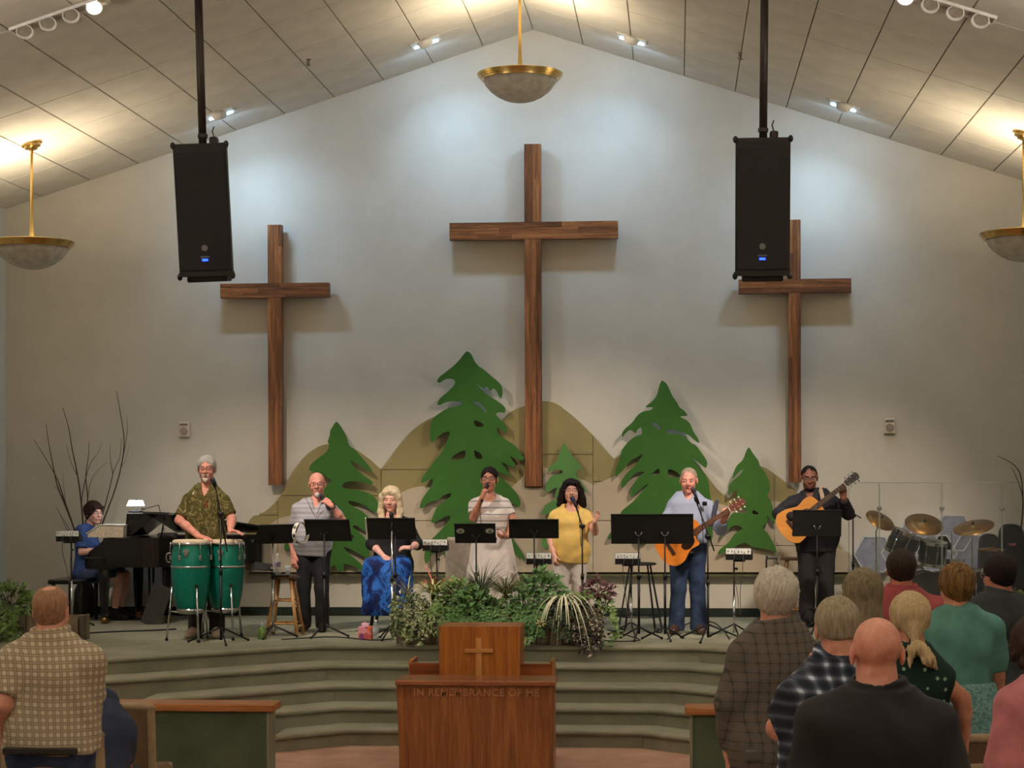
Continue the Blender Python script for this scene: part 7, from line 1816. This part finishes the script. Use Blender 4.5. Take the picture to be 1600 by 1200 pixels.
# ================================================================== CHAIRS AND CONGREGATION
m_chair = M('chair_brown_fabric', (104, 82, 60), .9, bump=.3, bs=220); m_chair_e = M('chair_tan_piping', (156, 134, 104), .8, bump=.2, bs=220); m_bronze = M('chair_frame_bronze', (70, 58, 46), .45, .4)
def church_chair():
    t = thing('church_chair', 'x', 'chair', (0, 0, 0), group='brown upholstered church chairs')
    b = MB(); b.box((0, 0, .66), (.5, .05, .50), bev=.02, mat=Matrix.Rotation(.08, 4, 'X')); b.build('backrest', m_chair, t)
    b = MB(); R_ = Matrix.Rotation(.08, 4, 'X')
    loop = [(-.25, .42), (-.25, .86), (-.22, .905), (.22, .905), (.25, .86), (.25, .42)]
    b.tube([R_ @ Vector((x, -.004, z)) for x, z in [(p.x, p.y) for p in catmull([(x, z, 0) for x, z in loop], 4)]], .028, 8); b.build('back_border', m_chair_e, t, smooth=True)
    b = MB(); b.box((0, .25, .44), (.5, .46, .085), bev=.03); b.build('seat', m_chair, t)
    b = MB(); b.tube([(-.24, .46, .44), (.24, .46, .44)], .04, 8); b.build('seat_front_roll', m_chair_e, t, smooth=True)
    for ex in (-1, 1):
        for yy in (.02, .44): b = MB(); b.tube([(ex * .23, yy, 0), (ex * .23, yy, .42)], .012, 8); b.build('leg', m_bronze, t, smooth=True)
    b = MB(); b.box((0, -.03, .34), (.42, .035, .16), bev=.01); b.build('book_pocket', m_chair, t)
    return t
CH = church_chair(); _first = [True]
def chair(lab, x, y):
    o = CH if _first[0] else copy_tree(CH); _first[0] = False
    o.location = (x, y, zfloor(y) - .004); o['label'] = lab
    return o
# left block: rows at 12, 10.5 and 8.6 m; right block rows likewise
xr = W(246, 1110, 12.0).x - .275
for k in range(4): chair(('church chair at the aisle end of the front left row', 'church chair second from the aisle in the front left row', 'church chair third from the aisle in the front left row', 'church chair fourth from the aisle in the front left row')[k], xr - k * .53, 12.0)
xr = W(168, 1150, 10.4).x - .275
for k in range(3): chair(('church chair at the aisle end of the row at the plaid-shirted man', 'church chair second from the aisle beside the plaid-shirted man', 'church chair third from the aisle beside the plaid-shirted man')[k], xr - k * .53, 10.4)
xr = W(61, 1190, 8.55).x - .275
for k in range(2): chair(('church chair back in the bottom left corner', 'church chair beyond the bottom left corner')[k], xr - k * .53, 8.55)
for row, (y, px0, n) in enumerate(((12.0, 1392, 5), (10.5, 1404, 5), (9.2, 1408, 4))):
    x0 = W(px0, 1150, y).x
    for k in range(n):
        chair('church chair number %s from the aisle in the %s row of the right block' % (('one', 'two', 'three', 'four', 'five', 'six', 'seven')[k], ('front', 'second', 'third')[row]), x0 + k * .53, y)

def aud(lab, px, topy, s_px, **kw):
    """standing listener seen from behind; s_px = pixels per metre at the figure"""
    Y = FPX / s_px; top = W(px, topy, Y); zf = zfloor(Y); H = top.z - zf + .05
    kw.setdefault('hpitch', .05)
    p = Person(lab, (top.x, Y, zf), H, math.pi, headscale=kw.pop('headscale', 1.05), **kw)
    p.J['head'] = p.J['head'] - _v((0, 0, .05)); return p
def hair_short(p, mat, t=.010, nape=(.085, -.075), front=(-.095, .066), amp=.0025):
    F = Field(); p.cap(F, t, front, nape); p.hair(F, mat, .007, amp)
BH = dict(h=.018, h_head=.0065)
# --- left: brown check shirt
p = aud('man in brown and white checked short-sleeved shirt standing at lower left', 80, 917, 332, sex='m', girth=1.18, belly=.04, skin_c=(216, 158, 134), shoulder=1.0)
p.px('elA', 8, 1100, -.1).px('elB', 139, 1095, .06).px('wrB', 136, 1152, .2).px('wrA', 16, 1180, .2)
p.body(**BH)
p.shirt(plaid('brown_check', (206, 194, 168), [('x', .036, 0, .5, (112, 90, 64), .62), ('z', .036, 0, .5, (112, 90, 64), .62), ('x', .036, 0, .12, (190, 176, 150), .6), ('z', .036, 0, .12, (190, 176, 150), .6)], .008), sleeve=.86, hem=.92, loose=.03, sl_loose=.026, fold=.008, h=.0105)
p.trousers(m_jeans, loose=.02); p.shoes(m_darkshoe)
F = Field(); p.cap(F, .006, (-.02, .1), (.085, -.08)); F.ell(p.hp((0, .05, .12)), _v((.04, .045, .03)), p.HR, .01, '-'); p.hair(F, hair_mat('sandy_thin_hair', (120, 82, 58), (172, 134, 104)), .0065, .001)
b = MB(); q = p.tr((0, .135, 1.0)); 
b.box(Vector(q) + Vector((.0, -.035, -.055)), (.36, .03, .035), bev=.006); b.build('belt', M('belt_dark', (34, 26, 22), .6), p.t)
# --- seated person in dark blue, head bowed behind him
Yb = 11.0; q = W(150, 1130, Yb)
p = Person('person in dark blue jacket seated bent forward beside the checked-shirt man', (q.x - .05, Yb, zfloor(Yb)), 1.72, math.pi, 'm', 1.2, .02, (200, 140, 114), lean=.5, seat=.46)
p.J['head'] = _v(W(112, 1105, Yb + .15) - p.base)
p.px('shA', 118, 1130, .12).px('shB', 160, 1128, .15).px('elB', 190, 1172, .2).px('wrB', 200, 1190, .3).px('elA', 100, 1180, .2).px('wrA', 110, 1200, .35)
for n_, e in (('A', -1), ('B', 1)): p.J['kn' + n_] = _v((e * .14, .45, .5)); p.J['hip' + n_] = _v((e * .1, .0, .5)); p.J['an' + n_] = _v((e * .14, .42, .09)); p.J['toe' + n_] = _v((e * .15, .56, .035))
p.body(**BH); p.shirt(M('navy_jacket', (34, 44, 66), .85, bump=.3, bs=40), 'jacket', sleeve=1.9, hem=.86, loose=.035, sl_loose=.03, fold=.006); p.trousers(M('dark_brown_trousers', (40, 32, 30), .85)); p.shoes(m_darkshoe); hair_short(p, hair_mat('dark_brown_hair', (34, 22, 20), (66, 44, 38)))
# --- right group
p = aud('white-haired man in dark grey-brown checked shirt, nearest the aisle', 1213, 891, 346, sex='m', girth=1.08, belly=.02, skin_c=(222, 164, 142), hyaw=math.pi - .15, hroll=-.06)
p.px('shA', 1153, 1006, 0).px('shB', 1256, 1000, 0).px('elA', 1142, 1100, -.02).px('wrA', 1140, 1178, .02).px('elB', 1268, 1100, .05)
p.body(**BH); p.shirt(plaid('grey_brown_check', (92, 86, 78), [('x', .044, 0, .12, (48, 42, 38), .6), ('z', .044, 0, .12, (48, 42, 38), .6), ('x', .044, .5, .4, (100, 92, 82), .5), ('z', .044, .5, .3, (98, 90, 80), .4)], .01), sleeve=1.9, hem=.88, loose=.028, sl_loose=.022, fold=.007, h=.011); p.trousers(M('dark_navy_trousers', (30, 34, 46), .85)); p.shoes(m_darkshoe)
F = Field(); p.cap(F, .018, (-.1, .06), (.09, -.085)); p.hair(F, hair_mat('white_hair', (196, 186, 168), (232, 226, 212), (40, 40, 14)), .0065, .005)
b = MB(); b.box(Vector(W(1178, 1181, p.base.y - .155) - p.base), (.07, .02, .05), bev=.006); b.build('phone_in_pocket', M('phone_grey', (84, 80, 76), .4), p.t)
p = aud('man in blue and black checked shirt with his hand at his chin', 1309, 936, 400, sex='m', girth=1.2, belly=.04, skin_c=(218, 156, 134), hpitch=.28, shoulder=1.05, hroll=.05)
p.px('shA', 1252, 1062, 0).px('shB', 1392, 1062, 0).px('elA', 1216, 1138, .06).px('wrA', 1262, 1060, .3).px('elB', 1440, 1140, .08).px('wrB', 1400, 1170, .3)
p.handd['A'] = (Vector((.35, .1, 1)), Vector((.8, -.4, 0)), dict(curl=(50, 55, 35)))
p.body(**BH); p.shirt(plaid('blue_black_check', (196, 208, 226), [('x', .052, 0, .72, (26, 34, 52), .8), ('z', .052, 0, .72, (26, 34, 52), .8), ('x', .052, 0, .34, (12, 14, 20), .5), ('z', .052, 0, .34, (12, 14, 20), .5)], .01), sleeve=.9, hem=.88, loose=.03, sl_loose=.034, fold=.008, h=.0105); p.trousers(m_jeans); p.shoes(m_darkshoe)
F = Field(); p.cap(F, .008, (-.095, .066), (.088, -.06)); p.hair(F, hair_mat('salt_pepper_hair', (120, 106, 84), (178, 164, 138)), .006, .002)
p = aud('bald man in black shirt standing nearest the camera', 1370, 966, 470, sex='m', girth=1.15, belly=.03, skin_c=(222, 158, 136), shoulder=1.02)
p.body(h=.016, h_head=.0055); p.shirt(M('black_cotton', (22, 21, 23), .8, bump=.25, bs=50), sleeve=1.9, hem=.84, loose=.03, sl_loose=.026, fold=.007, h=.011); p.trousers(m_blackcloth); p.shoes(m_darkshoe)
p = aud('woman with blonde ponytail in dark green dotted sleeveless dress', 1421, 929, 340, sex='f', girth=1.12, skin_c=(214, 152, 126), hyaw=math.pi + .1)
p.px('elB', 1503, 1092, .05).px('wrB', 1508, 1150, .1).px('shB', 1478, 1040, 0)
p.body(**BH)
t_ = NT('green_dotted'); t_.set(.85, 0, .2); _vo = t_.n.new('ShaderNodeTexVoronoi'); t_.link(t_.mapping(t_.coord(), (1, .4, 1)), _vo.inputs['Vector']); _vo.inputs['Scale'].default_value = 21; _vo.inputs['Randomness'].default_value = .35
t_.color(t_.ramp(_vo.outputs['Distance'], [(.16, (150, 170, 146)), (.2, (22, 44, 38))])); 
p.shirt(t_.m, 'dress_top', sleeve=.12, hem=1.0, loose=.02, sl_loose=.012, collar=False, low=.02)
F = Field(); F.loft([(.3, .33, .27, 0), (.7, .28, .23, 0), (.95, .24, .19, 0), (1.12, .2, .16, 0)], k=.02, pleat=(9, .04)); p.part('skirt', F, t_.m, .013); p.shoes(m_darkshoe)
m_bl2 = hair_mat('pale_blonde_hair', (176, 150, 106), (226, 204, 162))
F = Field(); p.cap(F, .014, (-.1, .06), (.1, -.055)); F.cone(p.hp((0, .075, -.03)), p.hp((0, .1, -.085)), .045, .018, .02); p.hair(F, m_bl2, .0065, .0025)
F = Field(); F.chain([p.hp(q) for q in ((.0, .1, -.085), (-.02, .12, -.11), (-.05, .13, -.16), (-.085, .12, -.2))], [.016, .026, .03, .008], .012); F.chain([p.hp(q) for q in ((.0, .1, -.09), (.02, .12, -.12), (.03, .125, -.19))], [.016, .022, .006], .012); p.hair(F, m_bl2, .0065, .004, 'ponytail')
b = MB(); hc = Vector(p.hp((0, .1, -.086))); b.tube([hc + Vector((math.cos(a) * .021, math.sin(a) * .012, math.sin(a) * .021)) for a in [i * math.pi / 6 for i in range(13)]], .006, 6); b.build('hair_tie', m_rubber, p.t)
p = aud('woman with long straight grey-brown hair behind the blue-checked man', 1348, 893, 303, sex='f', girth=1.1, skin_c=(210, 150, 124))
p.body(**BH); p.shirt(M('taupe_blouse', (120, 104, 90), .85), sleeve=1.8, hem=.86, collar=False); p.trousers(M('dark_brown_trousers', (40, 32, 30), .85)); p.shoes(m_darkshoe)
F = Field(); p.cap(F, .018, (-.1, .06), (.1, -.12), widen=1.02); F.loft([(-.36, .1, .05, .1), (-.2, .105, .06, .085), (-.05, .094, .075, .05), (.06, .08, .07, .03)], p.HR, p.J['head'], .03); p.hair(F, hair_mat('grey_brown_hair', (96, 84, 62), (146, 132, 104)), .008, .004)
p = aud('man with dark hair in dusty red shirt', 1408, 860, 240, sex='m', girth=1.14, belly=.02, skin_c=(190, 120, 96), shoulder=1.1)
p.body(**BH); p.shirt(M('dusty_red_shirt', (156, 72, 74), .85, bump=.3, bs=40), sleeve=.9, hem=.86, loose=.03, sl_loose=.03, fold=.006); p.trousers(M('dark_navy_trousers', (30, 34, 46), .85)); p.shoes(m_darkshoe)
hair_short(p, hair_mat('dark_cropped_hair', (34, 26, 24), (66, 50, 44)), .014)
p = aud('woman in teal jacket with short brown highlighted hair', 1494, 884, 270, sex='f', girth=1.2, skin_c=(204, 144, 116), hyaw=math.pi + .25, shoulder=1.1)
p.px('elB', 1556, 1015, .02).px('elA', 1462, 1020, .05)
p.body(**BH); p.shirt(M('teal_knit', (90, 140, 130), .9, bump=.35, bs=90), 'jacket', sleeve=1.3, hem=.98, loose=.034, sl_loose=.034, collar=False, fold=.007, flare=.01)
F = Field(); F.loft([(.1, .27, .2, 0), (.5, .27, .2, 0), (.9, .262, .195, -.01), (1.02, .25, .185, -.008), (1.14, .215, .165, 0)], k=.02, pleat=(10, .02)); p.part('skirt', F, blotch('pale_teal_lace', [(.35, (78, 128, 128)), (.5, (120, 164, 162)), (.62, (150, 184, 180))], 60, .6), .013); p.shoes(m_darkshoe)
F = Field(); p.cap(F, .02, (-.1, .06), (.09, -.095)); p.hair(F, hair_mat('highlighted_brown_hair', (50, 34, 24), (150, 112, 64), (26, 26, 6)), .0065, .004)
p = aud('man with dark hair and glasses in charcoal jacket at the right', 1561, 868, 240, sex='m', girth=1.08, skin_c=(206, 140, 114), hyaw=math.pi + .45, shoulder=1.1)
p.body(**BH).glasses((150, 150, 156)); p.shirt(M('charcoal_jacket', (52, 56, 58), .85, bump=.3, bs=50), 'jacket', sleeve=1.9, hem=.82, loose=.034, sl_loose=.03); p.trousers(m_blackcloth); p.shoes(m_darkshoe); hair_short(p, hair_mat('very_dark_hair', (24, 18, 18), (48, 38, 36)), .018)
p = aud('person with dark curly hair in pink knit at the right picture edge', 1636, 972, 385, sex='f', girth=1.0, skin_c=(200, 140, 114), shoulder=.85)
p.J['head'] = p.J['head'] - _v((.03, 0, 0))
p.body(**BH); p.shirt(M('pink_knit', (206, 130, 136), .95, bump=.5, bs=120), 'jumper', sleeve=1.9, hem=.86, loose=.035, sl_loose=.03, collar=False); p.trousers(m_blackcloth); p.shoes(m_darkshoe)
F = Field(); p.cap(F, .03, (-.1, .05), (.1, -.1), widen=1.05)
_r = random.Random(5)
for k in range(60):
    a = _r.uniform(0, 6.28); e = _r.uniform(-.7, 1.4); q = (math.cos(e) * math.sin(a) * .1, .02 + math.cos(e) * math.cos(a) * .115, .01 + math.sin(e) * .1)
    if q[1] > -.05 or q[2] > .06: F.ell(p.hp(q), _v((.024, .024, .024)), None, .01)
p.hair(F, hair_mat('curly_dark_hair', (34, 24, 20), (70, 50, 40)), .007, .004)
